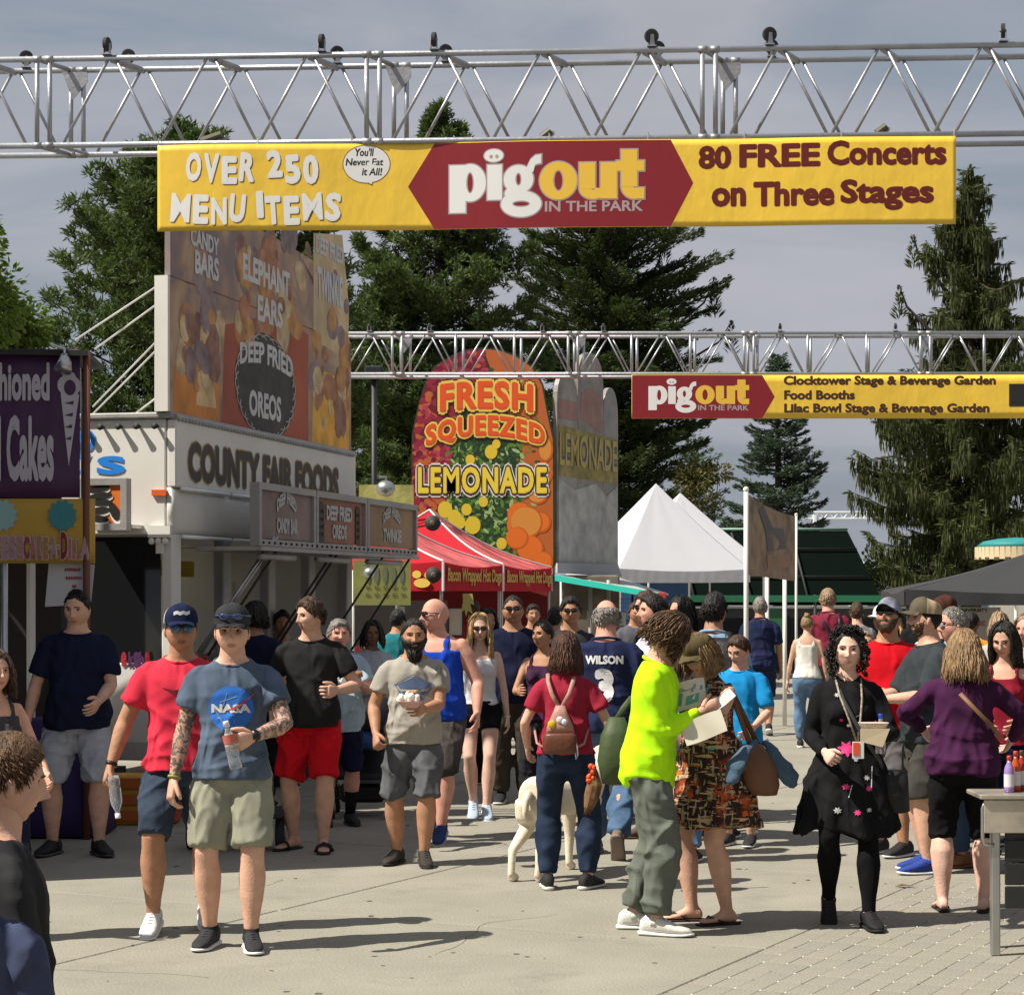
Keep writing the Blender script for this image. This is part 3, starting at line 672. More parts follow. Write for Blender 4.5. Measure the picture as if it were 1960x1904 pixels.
            if st == 'bob': hg2 = strands(520 if near else 80, .13, .75, 3.14, flare=.22, rad=.0036 if near else .007)
            elif st == 'long': hg2 = strands(700 if near else 110, hair[2] if len(hair) > 2 else .3, .85, 3.14, flare=hair[3] if len(hair) > 3 else .16, rad=.0034 if near else .008)
            elif st == 'shag':
                hg2 = strands(650 if near else 200, .085, .25, 3.14, flare=.15, rad=.0036 if near else .006, wav=.012)
            elif st == 'back':
                hg2 = G(); hg2.sphere((0, .10, .03), (.03, .03, .03), 10, 8)
            elif st == 'pony':
                hg2 = G()
                for q in range(30):
                    a, b = rs.normal(size=2)*.012; hg2.tube([V(a, .095+b*.3, .03+b), V(a*1.5, .13, .02+b), V(a*2.2, .14+b, -.05), V(a*2.4, .13+b, -.14-rs.random()*.05)], [.008,.009,.008,.002], 4)
            else: hg2 = G(); hg2.sphere((0, .055, .115), (.038, .038, .034), 12, 8); hg2.sphere((.01, .06, .135), (.025,.025,.02), 10, 6)
            hg.add(hg2.arr(), hg2.f)
        if st == 'curly':
            hg = shell(.014, [(0,.080),(.5,.078),(.85,.04),(1.1,-.03),(3.2,-.08)], .006)
            for q in range(620):
                az = rs.choice((-1,1))*rs.uniform(.0, 3.14); th = rs.uniform(.05, 2.35) if abs(az) > .95 else rs.uniform(.05, .62)
                o_ = rs.uniform(.010, .040)*(1 if th > .5 else .45) + (.012 if th > 1.5 else 0)
                p0 = scalp(az, min(th, 2.0), o_) + V(0, 0, -(max(0, th-2.0))*.18)
                if p0[1] < -.075 and p0[2] < .07: continue
                rr = rs.uniform(.007, .012); a1 = rs.random()*6; ax1 = unit(rs.normal(size=3)); b1 = unit(np.cross(ax1, V(.3,.2,.9))); c1 = np.cross(ax1, b1)
                pts = [p0 + b1*math.cos(a1+k*1.5)*rr*1.25 + c1*math.sin(a1+k*1.5)*rr*1.25 + ax1*k*.004 for k in range(5)]
                hg.tube(pts, [.004,.0055,.0055,.005,.002], 4)
        if hg is not None:
            hg.v = [Wd(HT(hg.arr()))]; me_part('hair', hg.mesh('hair', [hairm(hair[1])], True), [], root)
    if beard:
        bd = G(); nu, nv = 32, 20
        for_az = [(0,-.036),(.25,-.034),(.5,-.028),(.9,-.02),(1.25,.0),(1.45,.015),(1.5,-.2)]
        az, thh = np.meshgrid(np.linspace(-1.45, 1.45, nu), np.linspace(1.5, 2.75, nv)); q = head_surf(az, thh, sex, fat)
        a_ = np.abs(az); ln_ = np.interp(a_, [p[0] for p in for_az], [p[1] for p in for_az])
        mouth = np.exp(-((q[...,0])/.024)**4 - ((q[...,2]+.057)/.0085)**4)
        m_ = sst(-q[...,2] + ln_, -.004, .006)*(1-sst(a_, 1.3, 1.45))*(1-mouth)*(1-np.exp(-((q[...,2]+.036)/.006)**2 - (q[...,0]/.010)**2)*.0)
        dirn = q/np.linalg.norm(q, axis=-1, keepdims=True); th_ = beard[1]
        hang = np.clip((-q[...,2]-.07)/.05, 0, 1)*sst(-q[...,1], .0, .05)
        pts = q + dirn*(-.008 + m_*(.008+th_) + m_*rs.normal(size=a_.shape)*.0015)[..., None] + np.stack([0*hang, -.02*hang*beard[2]/.05, -beard[2]*hang], -1)*m_[..., None]
        fs = [(i*nu+j, (i+1)*nu+j, (i+1)*nu+j+1, i*nu+j+1) for i in range(nv-1) for j in range(nu-1)]
        bd.add(pts.reshape(-1, 3), fs)
        if beard[2] > .02:
            for k in range(90):
                xx = rs.uniform(-.05,.05); z0 = rs.uniform(-.12,-.08); p0 = V(xx, -.075 + abs(xx)*.5 + rs.uniform(-.01, .02), z0)
                bd.tube([p0, p0 + V(-xx*.15, -.01, -beard[2]*.6), p0 + V(-xx*.6, .0, -beard[2]*rs.uniform(1., 1.6))], [.008,.007,.0015], 4)
        bd.v = [Wd(HT(bd.arr()))]; me_part('beard', bd.mesh('beard', [hairm(beard[0])], True), [], root)
    # ---- headwear
    if hat:
        hk, hcol = hat[:2]; bcol = hat[2] if len(hat) > 2 else hcol; back = hat[3] if len(hat) > 3 else hcol; hyaw = hat[4] if len(hat) > 4 else 0
        gg = G(); nu, nv = 32, 9; lift = .010
        zl = .040
        for i in range(nv):
            t = i/(nv-1); az = np.arange(nu)*2*math.pi/nu; a_ = .12 + t*(math.pi/2-.12); q = np.stack([np.sin(az)*.087*math.sin(a_)**.8, -np.cos(az)*.103*math.sin(a_)**.8 + .003, zl + (.138-zl)*math.cos(a_)**.75 + .010*np.cos(az)*math.cos(a_)], 1); gg.v.append(q); gg.n += nu
        fs = [(i*nu+j, (i+1)*nu+j, (i+1)*nu+(j+1) % nu, i*nu+(j+1) % nu) for i in range(nv-1) for j in range(nu)] + [tuple(range(nu))]
        az = np.arange(nu)*2*math.pi/nu; gg.f = fs; gg.m = [1 if math.cos(az[k % nu] + .1) < .15 else 0 for k in range((nv-1)*nu)] + [0]
        vs = gg.arr()
        HH = lambda p: Wd(HT(np.atleast_2d(p) @ rotz(R(hyaw)).T))
        gg.v = [HH(vs)]
        ho = me_part('cap', gg.mesh('cap', [fabric(*hcol), fabric(*back)], True), [], root)
        if hk == 'cap':
            gb_ = G(); nu, nv = 15, 6; pts = []
            for j in range(nv):
                v_ = j/(nv-1)
                for i in range(nu):
                    u_ = -1 + 2*i/(nu-1); yy = -(.097*math.sqrt(max(0, 1-(u_*.80)**2)) + v_*.072*math.sqrt(max(.0, 1-u_*u_*.92)))
                    pts.append((u_*.072, yy + .004, zl + .012 - .012*v_ - .020*u_*u_*(.3+.7*v_)))
            n_ = nu*nv; q = np.array(pts); q2 = q - V(0, 0, .004)
            fs = [(j*nu+i, j*nu+i+1, (j+1)*nu+i+1, (j+1)*nu+i) for j in range(nv-1) for i in range(nu-1)]
            fs2 = [tuple(k+n_ for k in a[::-1]) for a in fs]
            edge = [i for i in range(nu)] + [j*nu+nu-1 for j in range(1, nv)] + [(nv-1)*nu+i for i in range(nu-2, -1, -1)] + [j*nu for j in range(nv-2, 0, -1)]
            fs3 = [(edge[k], edge[(k+1) % len(edge)], edge[(k+1) % len(edge)]+n_, edge[k]+n_) for k in range(len(edge))]
            gb_.add(HH(np.vstack([q, q2])), fs + fs2 + fs3)
            me_part('brim', gb_.mesh('brim', [fabric(*bcol)], True), [], ho)
    if glasses:
        gcol, lens, gz, fr_ = glasses
        gg = G(); yb = -.088 if gz < .03 else -.108
        for s_ in (-1, 1):
            q = G(); q.sphere((0,0,0), (.0245,.006,.019), 14, 8); gg.add(q.arr() @ rotz(s_*.22).T + V(s_*.030, yb - .006, gz), q.f, 0)
            gg.tube([V(s_*.053, yb + .006, gz + .008), V(s_*.074, -.045, gz + .008), V(s_*.080, .01, gz + .004)], .0028, 5, mi=1)
        gg.tube([V(-.012, yb-.010, gz+.004), V(0, yb-.012, gz+.006), V(.012, yb-.010, gz+.004)], .003, 5, mi=1)
        gg.tube([V(-.052, yb, gz+.015), V(-.03, yb-.010, gz+.019), V(0, yb-.013, gz+.012), V(.03, yb-.010, gz+.019), V(.052, yb, gz+.015)], .0035, 5, mi=1)
        gg.v = [Wd(HT(gg.arr()))]
        me_part('sunglasses' if lens[0] < .3 else 'glasses', gg.mesh('glasses', [mat('lens_%02d_%02d_%02d' % tuple(int(c*99) for c in lens), lens, .08, spec=.9), plain(*gcol, .4)], True), [], root)
    info = dict(root=root, base=base, body=bo, shirt=shirt_ob, W=lambda p: Wd(p)[0]+base if np.ndim(p) > 1 else Wd(p)+base, T=lambda *p: Wd(T1(*p))+base,
                hands=[(Wd(h[0])+base, h[1] @ M3.T, h[2] @ M3.T, h[3] @ M3.T) for h in hinfo], wrist=[Wd(q)+base for q in hd_], elbow=[Wd(q)+base for q in eb],
                sh=[Wd(q)+base for q in sh], H=lambda q: Wd(HT(q))+base, s=sc, M=M3, kn=[Wd(q)+base for q in kn], dz=dz)
    return info
def INK(k):
    n = 'ink_' + k
    if n in MATS: return MATS[n]
    m = mat(n, SKIN[k], .5); t = m.node_tree; b = t.nodes['Principled BSDF']; tc = N(t, 'ShaderNodeTexCoord')
    a = N(t, 'ShaderNodeTexNoise'); a.inputs['Scale'].default_value = 26; a.inputs['Detail'].default_value = 3; a.inputs['Distortion'].default_value = 1.6
    r = N(t, 'ShaderNodeValToRGB'); r.color_ramp.elements[0].position = .47; r.color_ramp.elements[1].position = .56
    c = SKIN[k]; r.color_ramp.elements[0].color = (c[0]*.22, c[1]*.28, c[2]*.36, 1); r.color_ramp.elements[1].color = (*[q*.85 for q in c], 1)
    t.links.new(tc.outputs['Object'], a.inputs[0]); t.links.new(a.outputs[0], r.inputs[0]); t.links.new(r.outputs[0], b.inputs['Base Color'])
    return m
def print_on(info, g2, name, mats, zc, w, face=1, off=.004, xc=0, parent=None, flat2=True):
    """lays flat print g2 (x to the wearer's left, y up, metres, centred) on the shirt; face 1 chest, -1 back"""
    ob = info['shirt']; bm_v = np.empty(len(ob.data.vertices)*3); ob.data.vertices.foreach_get('co', bm_v); bm_v = bm_v.reshape(-1, 3)
    bvh = BVHTree.FromPolygons([Vector(q) for q in bm_v], [tuple(p.vertices) for p in ob.data.polygons])
    M3 = info['M']; s = info['s']; v = g2.arr(); base = info['base']
    dirv = Vector((M3 @ V(0, face, 0)).tolist()); c = info['T'](xc, -.1*face, zc) - base; rt = M3 @ V(face, 0, 0)
    T0 = info['T'](xc + .1*face, 0, zc) - info['T'](xc, 0, zc); rt = unit(T0)
    upv = unit(info['T'](xc, 0, zc + .1) - info['T'](xc, 0, zc))
    nrm = unit(np.cross(rt, upv)); dirv = Vector((-nrm).tolist()); out_ = []
    for p in v:
        q = c + rt*p[0] + upv*p[1] + nrm*.6
        hit = bvh.ray_cast(Vector(q.tolist()), dirv)
        h = np.array(hit[0]) if hit[0] is not None else c + rt*p[0] + upv*p[1]
        out_.append(h + nrm*off + nrm*p[2])
    gg = G(); gg.v = [np.array(out_)]; gg.f = g2.f; gg.m = g2.m; gg.n = len(out_)
    return me_part(name, gg.mesh(name, mats), [], parent or ob)
def flat_text(g, s, w, h, cx=0, cy=0, bold=.02, mi=0, z=0, sub=True):
    b0 = min(bold, .010); ex = bold-b0; v, f = text_arr(s, b0); lo, hi = v.min(0)-ex, v.max(0)+ex
    for k, (dx, dy) in enumerate([(0, 0)] + ([(ex*math.cos(a), ex*math.sin(a)) for a in np.arange(8)*math.pi/4] if ex > .001 else [])):
        q = (v + V(dx, dy) - lo)/(hi-lo) - .5
        g.add(np.stack([q[:,0]*w+cx, q[:,1]*h+cy, np.full(len(q), z - k*.00012)], 1), f, mi)
def flat_disc(g, r, cx=0, cy=0, mi=0, z=0, n=24, rings=6, ry=None):
    ry = ry or r; vs = [(cx, cy, z)]; fs = []
    for k in range(1, rings+1):
        for j in range(n): a = 2*math.pi*j/n; vs.append((cx + r*k/rings*math.cos(a), cy + ry*k/rings*math.sin(a), z))
    for j in range(n): fs.append((0, 1+j, 1+(j+1) % n))
    for k in range(1, rings):
        for j in range(n): a = 1+(k-1)*n; b = a+n; fs.append((a+j, b+j, b+(j+1) % n, a+(j+1) % n))
    g.add(vs, fs, mi)

def flat_line(g, pts, w, mi=0, close=False, step=.012):
    pts = [V(*p) for p in pts]; n = len(pts)
    for k in range(n if close else n-1):
        a, b = pts[k], pts[(k+1) % n]; L_ = np.linalg.norm(b-a); m_ = max(1, int(L_/step)); d = (b-a)/L_; q = V(-d[1], d[0])*w/2
        for i in range(m_): p0 = a + (b-a)*i/m_; p1 = a + (b-a)*(i+1)/m_; g.add([(*(p0-q), 0), (*(p1-q), 0), (*(p1+q), 0), (*(p0+q), 0)], [(0,1,2,3)], mi)
def flat_rows(g, fn, y0, y1, n=10, m_=12, mi=0):
    for i in range(n):
        ya, yb = y0 + (y1-y0)*i/n, y0 + (y1-y0)*(i+1)/n; a0, a1 = fn(ya); b0, b1 = fn(yb)
        for j in range(m_): u, v = j/m_, (j+1)/m_; g.add([(a0+(a1-a0)*u, ya, 0), (a0+(a1-a0)*v, ya, 0), (b0+(b1-b0)*v, yb, 0), (b0+(b1-b0)*u, yb, 0)], [(0,1,2,3)], mi)
# ================================================================ ground
def ground_mat(name, col, joint=False):
    m = mat(name, col, .85, var=.10, vscale=1.3, bump=.35, bscale=60, spec=.25)
    t = m.node_tree; b = t.nodes['Principled BSDF']; src = b.inputs['Base Color'].links[0].from_socket
    tc = N(t, 'ShaderNodeTexCoord'); n = N(t, 'ShaderNodeTexNoise'); n.inputs['Scale'].default_value = 90; n.inputs['Detail'].default_value = 6; n.inputs['Roughness'].default_value = .8
    r = N(t, 'ShaderNodeMapRange'); r.inputs[1].default_value = .25; r.inputs[2].default_value = .75; r.inputs[3].default_value = .8; r.inputs[4].default_value = 1.18
    v = N(t, 'ShaderNodeTexNoise'); v.inputs['Scale'].default_value = 1.7; v.inputs['Detail'].default_value = 9; v.inputs['Roughness'].default_value = .7
    rv = N(t, 'ShaderNodeMapRange'); rv.inputs[1].default_value = .53; rv.inputs[2].default_value = .72; rv.inputs[3].default_value = 1; rv.inputs[4].default_value = .82
    m1 = N(t, 'ShaderNodeMix', data_type='RGBA'); m1.blend_type = 'MULTIPLY'; m1.inputs[0].default_value = 1
    m2 = N(t, 'ShaderNodeMix', data_type='RGBA'); m2.blend_type = 'MULTIPLY'; m2.inputs[0].default_value = 1
    l = t.links.new; l(tc.outputs['Object'], n.inputs[0]); l(tc.outputs['Object'], v.inputs[0]); l(n.outputs[0], r.inputs[0]); l(v.outputs[0], rv.inputs[0])
    l(src, m1.inputs[6]); l(r.outputs[0], m1.inputs[7]); l(m1.outputs[2], m2.inputs[6]); l(rv.outputs[0], m2.inputs[7]); l(m2.outputs[2], b.inputs['Base Color'])
    return m
CONC = (.285, .268, .218)
gmat = ground_mat('concrete', CONC); gdark = ground_mat('joint_sand', (.22, .20, .16))
g = G(); g.add([(-900, -60, -.03), (900, -60, -.03), (900, 1500, -.03), (-900, 1500, -.03)], [(0, 1, 2, 3)])
ground = structure('ground', g, gdark)
DA = V(.450, .893, 0); DB = V(.893, -.450, 0)              # the two joint directions of the slabs
B0 = -3.84; SP = 3.04; A0 = 13.65
def slab_mesh(w, h, name, m, th=.03, bev=.008, rough=0):
    q = G(); hx, hy = w/2, h/2; rs_ = []
    for x, y, z in ((hx, hy, -th), (hx, hy, -bev), (hx-bev, hy-bev, 0)):
        rs_.append(np.array([DA*sx*x + DB*sy*y + V(0, 0, z) for sx, sy in ((-1,-1),(-1,1),(1,1),(1,-1))]))
    q.loft(rs_[::1]); return q.mesh(name, m)
sl = slab_mesh(SP-.014, SP-.014, 'slab', gmat)
for i in range(-8, 12):
    for j in range(-9, 8):
        a = A0 + (i+.5)*SP; b = B0 + (j+.5)*SP; c = DA*a + DB*b
        if c[1] < 3 or c[1] > 50 or abs(c[0]) > 14 or (i < 0 and j in (0, 1)): continue
        o = bpy.data.objects.new('slab', sl); COL.objects.link(o); o.parent = ground; o.location = (c - world_loc(ground)).tolist(); o.location.z += random.uniform(-.0015, .0015)
# interlocking pavers near the right-hand corner
PW, PH = .245, .125
def paver_mesh(k):
    q = G(); hx, hy = PW/2-.0008, PH/2-.0008; cc = .012
    def ring(x, y, z, c): return np.array([DA*u + DB*v + V(0, 0, z) for u, v in ((-x+c,-y),(-x,-y+c),(-x,y-c),(-x+c,y),(x-c,y),(x,y-c),(x,-y+c),(x-c,-y))])
    q.loft([ring(hx, hy, -.028, cc), ring(hx, hy, -.0015, cc), ring(hx-.0018, hy-.0018, 0, cc)])
    return q.mesh('paver', ground_mat('paver_%d' % k, [c*f_ for c, f_ in zip(CONC, [(.97,)*3, (1.0,.99,1.0), (.93,.93,.96)][k])]))
pvm = [paver_mesh(k) for k in range(3)]; cells = []
for i in range(-40, 0):
    for j in range(0, 49):
        a = A0 + (i+.5+.5*(j % 2))*PW - (.5*PW if j % 2 else 0) - .0; b = B0 + (j+.5)*PH; c = DA*a + DB*b
        if a > A0 - PW*.2: continue
        vx = CX + F*c[0]/c[1]; vy = HY + F*H0/c[1]
        cells.append((c[1], c, vx, vy))
cells.sort(key=lambda q: q[0]); vis = [q for q in cells if -30 < q[2] < 1990 and q[3] < 1925]; rest = [q for q in cells if not (-30 < q[2] < 1990 and q[3] < 1925)]
print('pavers in view', len(vis))
for Yc, c, vx, vy in vis[:300]:
    o = bpy.data.objects.new('paver', random.choice(pvm)); COL.objects.link(o); o.parent = ground; o.location = (c - world_loc(ground)).tolist(); o.location.z += random.uniform(-.001, .0012)
g = G()
for Yc, c, vx, vy in vis[300:] + rest:
    hx, hy = PW/2-.003, PH/2-.003; z = random.uniform(-.001, .001)
    g.add([c + DA*u*hx + DB*v*hy + V(0, 0, z) for u, v in ((-1,-1),(-1,1),(1,1),(1,-1))][::-1], [(0,1,2,3)])
if g.n: part('outer_pavers', g, MATS['paver_0'], ground, kind='stuff')
g = G()                                                       # pale sand swept into the paver corners
for Yc, c, vx, vy in vis:
    for u in (-1,):
        if random.random() < .8: g.sphere(c + DA*u*PW/2 + DB*PH/2 + V(0, 0, -.006), (random.uniform(.007,.012), random.uniform(.012,.02), .009), 6, 4)
part('joint_grit', g, plain(.5, .47, .4, .9), ground, kind='stuff')

r_ = np.random.default_rng(4); g = G()
for k in range(150):
    Yp = r_.uniform(9.8, 22); xp = r_.uniform(-.26, .26)*Yp; c = V(xp, Yp, .0024)
    if c @ DB > B0 and c @ DA < A0: continue
    t = np.arange(9)*2*math.pi/9; rr = r_.uniform(.006, .020)*(1 + .3*r_.normal(size=9)*.5)
    g.add(np.stack([c[0] + np.cos(t)*rr, c[1] + np.sin(t)*rr, np.full(9, .0024)], 1), [tuple(range(9))])
part('gum_spots', g, plain(.09,.08,.07,.8), ground, kind='stuff')
g = G()
for (x0, y0, dx, dy, n_) in ((-2.6, 10.6, .9, .12, 16), (-.4, 11.0, .5, .75, 18), (1.0, 14.6, -.8, .3, 14), (-1.5, 13.9, .3, -.9, 12)):
    p = V(x0, y0); d = unit(V(dx, dy))
    for q in range(n_):
        d = unit(d + r_.normal(size=2)*.28); e = p + d*r_.uniform(.04, .12); w_ = V(-d[1], d[0])*r_.uniform(.0012, .003)
        g.add([(*(p-w_), .0022), (*(e-w_), .0022), (*(e+w_), .0022), (*(p+w_), .0022)], [(0,1,2,3)]); p = e
part('hairline_cracks', g, plain(.10,.09,.07,.9), ground, kind='stuff')

# ================================================================ trees
def card_obj(C, D, Wv, Ln, name, m, parent, org):
    n = len(C); Ln = Ln[:, None]; v = np.empty((n, 4, 3)); v[:, 0] = C; v[:, 1] = C + D*Ln*.45 + Wv; v[:, 2] = C + D*Ln; v[:, 3] = C + D*Ln*.45 - Wv
    me = bpy.data.meshes.new(name); me.vertices.add(n*4); me.vertices.foreach_set('co', (v - org).ravel())
    me.loops.add(n*4); me.loops.foreach_set('vertex_index', np.arange(n*4)); me.polygons.add(n)
    me.polygons.foreach_set('loop_start', np.arange(n)*4); me.polygons.foreach_set('loop_total', np.full(n, 4))
    me.materials.append(m); me.update(); me.validate()
    o = bpy.data.objects.new(name, me); COL.objects.link(o); o.parent = parent; return o
def rdirs(n): v = rng.normal(size=(n, 3)); return v/np.linalg.norm(v, axis=1, keepdims=True)
def leafmat(name, col, var=.3, tr=.25):
    if name in MATS: return MATS[name]
    m = mat(name, col, .7, var=.35, vscale=1.2, island=var, spec=.25); t = m.node_tree; b = t.nodes['Principled BSDF']
    d = N(t, 'ShaderNodeBsdfTranslucent'); d.inputs[0].default_value = (col[0]*1.3, col[1]*1.5, col[2]*.7, 1); ms = N(t, 'ShaderNodeMixShader'); ms.inputs[0].default_value = tr
    o = t.nodes['Material Output']; t.links.new(b.outputs[0], ms.inputs[1]); t.links.new(d.outputs[0], ms.inputs[2]); t.links.new(ms.outputs[0], o.inputs[0]); return m
bark = mat('bark', (.06, .045, .035), .9, bump=.8, bscale=12, bstretch=(1,1,.2))
def conifer(label, vx, Y, prof, style, col, nb=160, name='pine_tree', dens=1., lead=(), mname=None, gap=.1, topf=1.):
    """prof: (vy, half width left, half width right) in photo units from the top down"""
    k = Y/F; x0 = (vx-CX)*k; org = V(x0, Y, 0); root = thing(name, label, 'tree', org)
    zs = [H0 + (HY-p[0])*k for p in prof][::-1]; lw = [p[1]*k for p in prof][::-1]; rw = [p[2]*k for p in prof][::-1]
    ztop = zs[-1]; zbot = max(.8, zs[0]) 
    g = G(); g.tube([org, org + V(.03, 0, ztop*.4), org + V(-.03, 0, ztop*.75), org + V(0, 0, ztop*.985)], [ztop*.018+.05, ztop*.013+.03, ztop*.006+.02, .01], 9)
    gl = G(); C, D, Wv, Ln = [], [], [], []
    for i in range(nb):
        fz = (i+rng.random())/nb; z = zbot + (ztop-zbot)*fz**topf; az = rng.random()*2*math.pi
        wl = np.interp(z, zs, lw); wr = np.interp(z, zs, rw); c_ = math.cos(az); L_ = (wr if c_ > 0 else wl); Ld = (wl+wr)/2
        ln = math.hypot(L_*c_, Ld*math.sin(az))*rng.uniform(.72, 1.08) + .12
        d = V(c_*L_, math.sin(az)*Ld, 0)/(math.hypot(c_*L_, math.sin(az)*Ld)+1e-6)
        if rng.random() < gap: ln *= .55
        up0 = {'pine': .35, 'spruce': -.05, 'blue': .12, 'fir': .25}[style]*(.6+fz); sag = {'pine': -.15, 'spruce': -.28, 'blue': -.12, 'fir': .05}[style]
        nseg = 7; pts = [org + V(0, 0, z)]
        for s_ in range(1, nseg+1):
            t = s_/nseg; zz = up0*ln*t + sag*ln*math.sin(t*math.pi*.75) + (.10*ln*t*t if style != 'spruce' else .08*ln*t**3)
            pts.append(org + V(0, 0, z + zz) + d*ln*t + V(*(rng.normal(size=3)*.02*ln)))
        if ln > .5: gl.tube(pts, list(np.linspace(.018+ln*.012, .006, nseg+1)), 4)
        sidev = V(-d[1], d[0], 0); P_ = np.array(pts)
        if style == 'pine':
            ncl = int(ln*9*dens) + 4
            for q in range(ncl):
                t = rng.uniform(.22, 1.03); b0 = P_[0] + (P_[-1]-P_[0])*0; idx = min(nseg, t*nseg); i0 = int(min(nseg-1, idx)); b0 = P_[i0] + (P_[i0+1]-P_[i0])*(idx-i0)
                b0 = b0 + sidev*rng.normal()*.30*ln**.6*(1.15-t*.6) + V(0, 0, rng.uniform(-.05, .16)); n = 30
                dd = rdirs(n)*V(1, 1, .8) + V(0, 0, .55) + d*.35; dd /= np.linalg.norm(dd, axis=1, keepdims=True)
                C.append(b0 + rdirs(n)*.10); D.append(dd); Ln.append(rng.uniform(.12, .23, n)); w = np.cross(dd, rdirs(n)); w /= np.linalg.norm(w, axis=1, keepdims=True); Wv.append(w*.021)
        else:
            n = int(ln*95*dens)+8; t = rng.uniform(.10, 1.03, n)**.8; idx = np.clip(t*nseg, 0, nseg-.001); i0 = idx.astype(int); b0 = P_[i0] + (P_[i0+1]-P_[i0])*(idx-i0)[:, None]
            wid = ({'spruce': .20, 'blue': .30, 'fir': .30}[style])*ln**.5*np.sin(np.clip(t, 0, 1)*2.6+.25)
            off = rng.uniform(-1, 1, n)*wid; b0 = b0 + sidev*off[:, None]
            dd = d*.7 + sidev*(np.sign(off)*.7)[:, None] + rdirs(n)*.35
            if style == 'spruce':
                hang = rng.random(n) < .62; dd[hang] = V(0, 0, -1) + rdirs(hang.sum())*.22; b0[:, 2] -= rng.random(n)*.04; l_ = np.where(hang, rng.uniform(.14, .42, n), rng.uniform(.12, .24, n)); ww = .020
                # long curtains hang in chains
                more = hang & (rng.random(n) < .6); B2 = b0[more] + V(0, 0, -.22) + rdirs(more.sum())*.05; D2 = V(0, 0, -1) + rdirs(more.sum())*.2
                b0 = np.vstack([b0, B2]); dd = np.vstack([dd, D2]); l_ = np.concatenate([l_, rng.uniform(.15, .34, len(B2))])
            elif style == 'blue': dd += V(0, 0, .25); l_ = rng.uniform(.12, .24, n); ww = .024; b0[:, 2] += rng.normal(size=n)*.03
            else: dd += V(0, 0, .35); l_ = rng.uniform(.12, .26, n); ww = .022; b0[:, 2] += rng.normal(size=n)*.05
            dd /= np.linalg.norm(dd, axis=1, keepdims=True); C.append(b0); D.append(dd); Ln.append(l_); w = np.cross(dd, rdirs(len(dd))); w /= np.linalg.norm(w, axis=1, keepdims=True); Wv.append(w*ww)
    # leading shoots at the top
    for (lx, ly, h) in [(0, 0, 1.2)] + [((a-vx)*k, b, c) for a, b, c in lead]:
        zt = ztop if (lx, ly) == (0, 0) else H0 + (HY-ly)*k; n = int(150*h)
        t = rng.random(n)*h; az = rng.random(n)*6.28; r_ = t*.28
        b0 = org + np.stack([lx + r_*np.cos(az)*.3, r_*np.sin(az)*.3, zt - t], 1); dd = np.stack([np.cos(az), np.sin(az), np.full(n, .9)], 1); dd /= np.linalg.norm(dd, axis=1, keepdims=True)
        C.append(b0); D.append(dd); Ln.append(.08 + t*.22); w = np.cross(dd, rdirs(n)); w /= np.linalg.norm(w, axis=1, keepdims=True); Wv.append(w*.02)
        if lx: gl.tube([org + V(lx, 0, zt), org + V(lx*.9, 0, zt-h*.6), org + V(lx*.25, 0, zt-h*2)], [.01, .03, .06], 5)
    tr = part('trunk', g, bark, root, True); part('limbs', gl, bark, tr)
    card_obj(np.vstack(C), np.vstack(D), np.vstack(Wv), np.concatenate(Ln), 'crown', leafmat(mname or ('needles_'+style), col), root, org)
    print(label, sum(len(c) for c in C)); return root
PINE = (.068, .098, .030)
conifer('tall bushy pine behind the snack tower, its top hidden by the banner', 365, 46, [(262,14,14),(330,100,95),(400,150,150),(470,205,210),(540,245,290),(640,265,310),(760,290,330),(880,300,320),(1080,220,230)], 'pine', PINE, 210, dens=1.5)
conifer('tall pine with a single spire poking up through the truss', 842, 56, [(212,7,7),(270,26,30),(330,66,62),(400,98,90),(440,118,112),(500,145,135),(560,150,175),(640,175,205),(760,190,215),(880,190,215),(1060,140,160)], 'pine', (.075,.108,.030), 210, dens=1.5)
conifer('wide dark fir behind the lemonade signs with upswept side branches', 1165, 62, [(330,10,10),(400,80,40),(450,150,90),(520,165,165),(600,170,215),(700,175,205),(800,170,200),(900,160,205),(960,140,180),(1080,70,90)], 'fir', (.048,.070,.024), 300, name='fir_tree', dens=2.1, lead=[(1272,445,1.4),(1190,452,1.3),(1368,532,1.2),(1400,615,1.0),(1025,470,1.2)])
conifer('small blue spruce standing alone beyond the white tents', 1490, 72, [(680,4,4),(730,26,28),(800,44,44),(880,66,72),(950,88,92),(1010,100,104),(1120,90,90)], 'blue', (.075,.105,.082), 210, name='spruce_tree', dens=1.5, gap=.05)
conifer('huge drooping spruce at the right edge of the park', 1858, 50, [(318,6,6),(345,20,20),(400,42,52),(455,96,72),(520,100,110),(560,122,150),(640,128,190),(720,170,220),(850,215,250),(900,215,260),(1000,200,240),(1085,150,200)], 'spruce', (.062,.074,.024), 230, name='spruce_tree', gap=.3, dens=1.5, lead=[(1748,452,.8),(1722,548,.8)])
conifer('dark pine filling the gap under the second truss', 745, 68, [(560,20,20),(640,80,90),(760,110,130),(900,130,150),(1100,120,130)], 'pine', (.05,.07,.026), 110, dens=1.4)
conifer('distant fir low behind the right edge of the white tents', 1330, 88, [(840,5,5),(900,40,50),(960,60,70),(1110,70,80)], 'fir', (.085,.075,.025), 70, name='fir_tree')
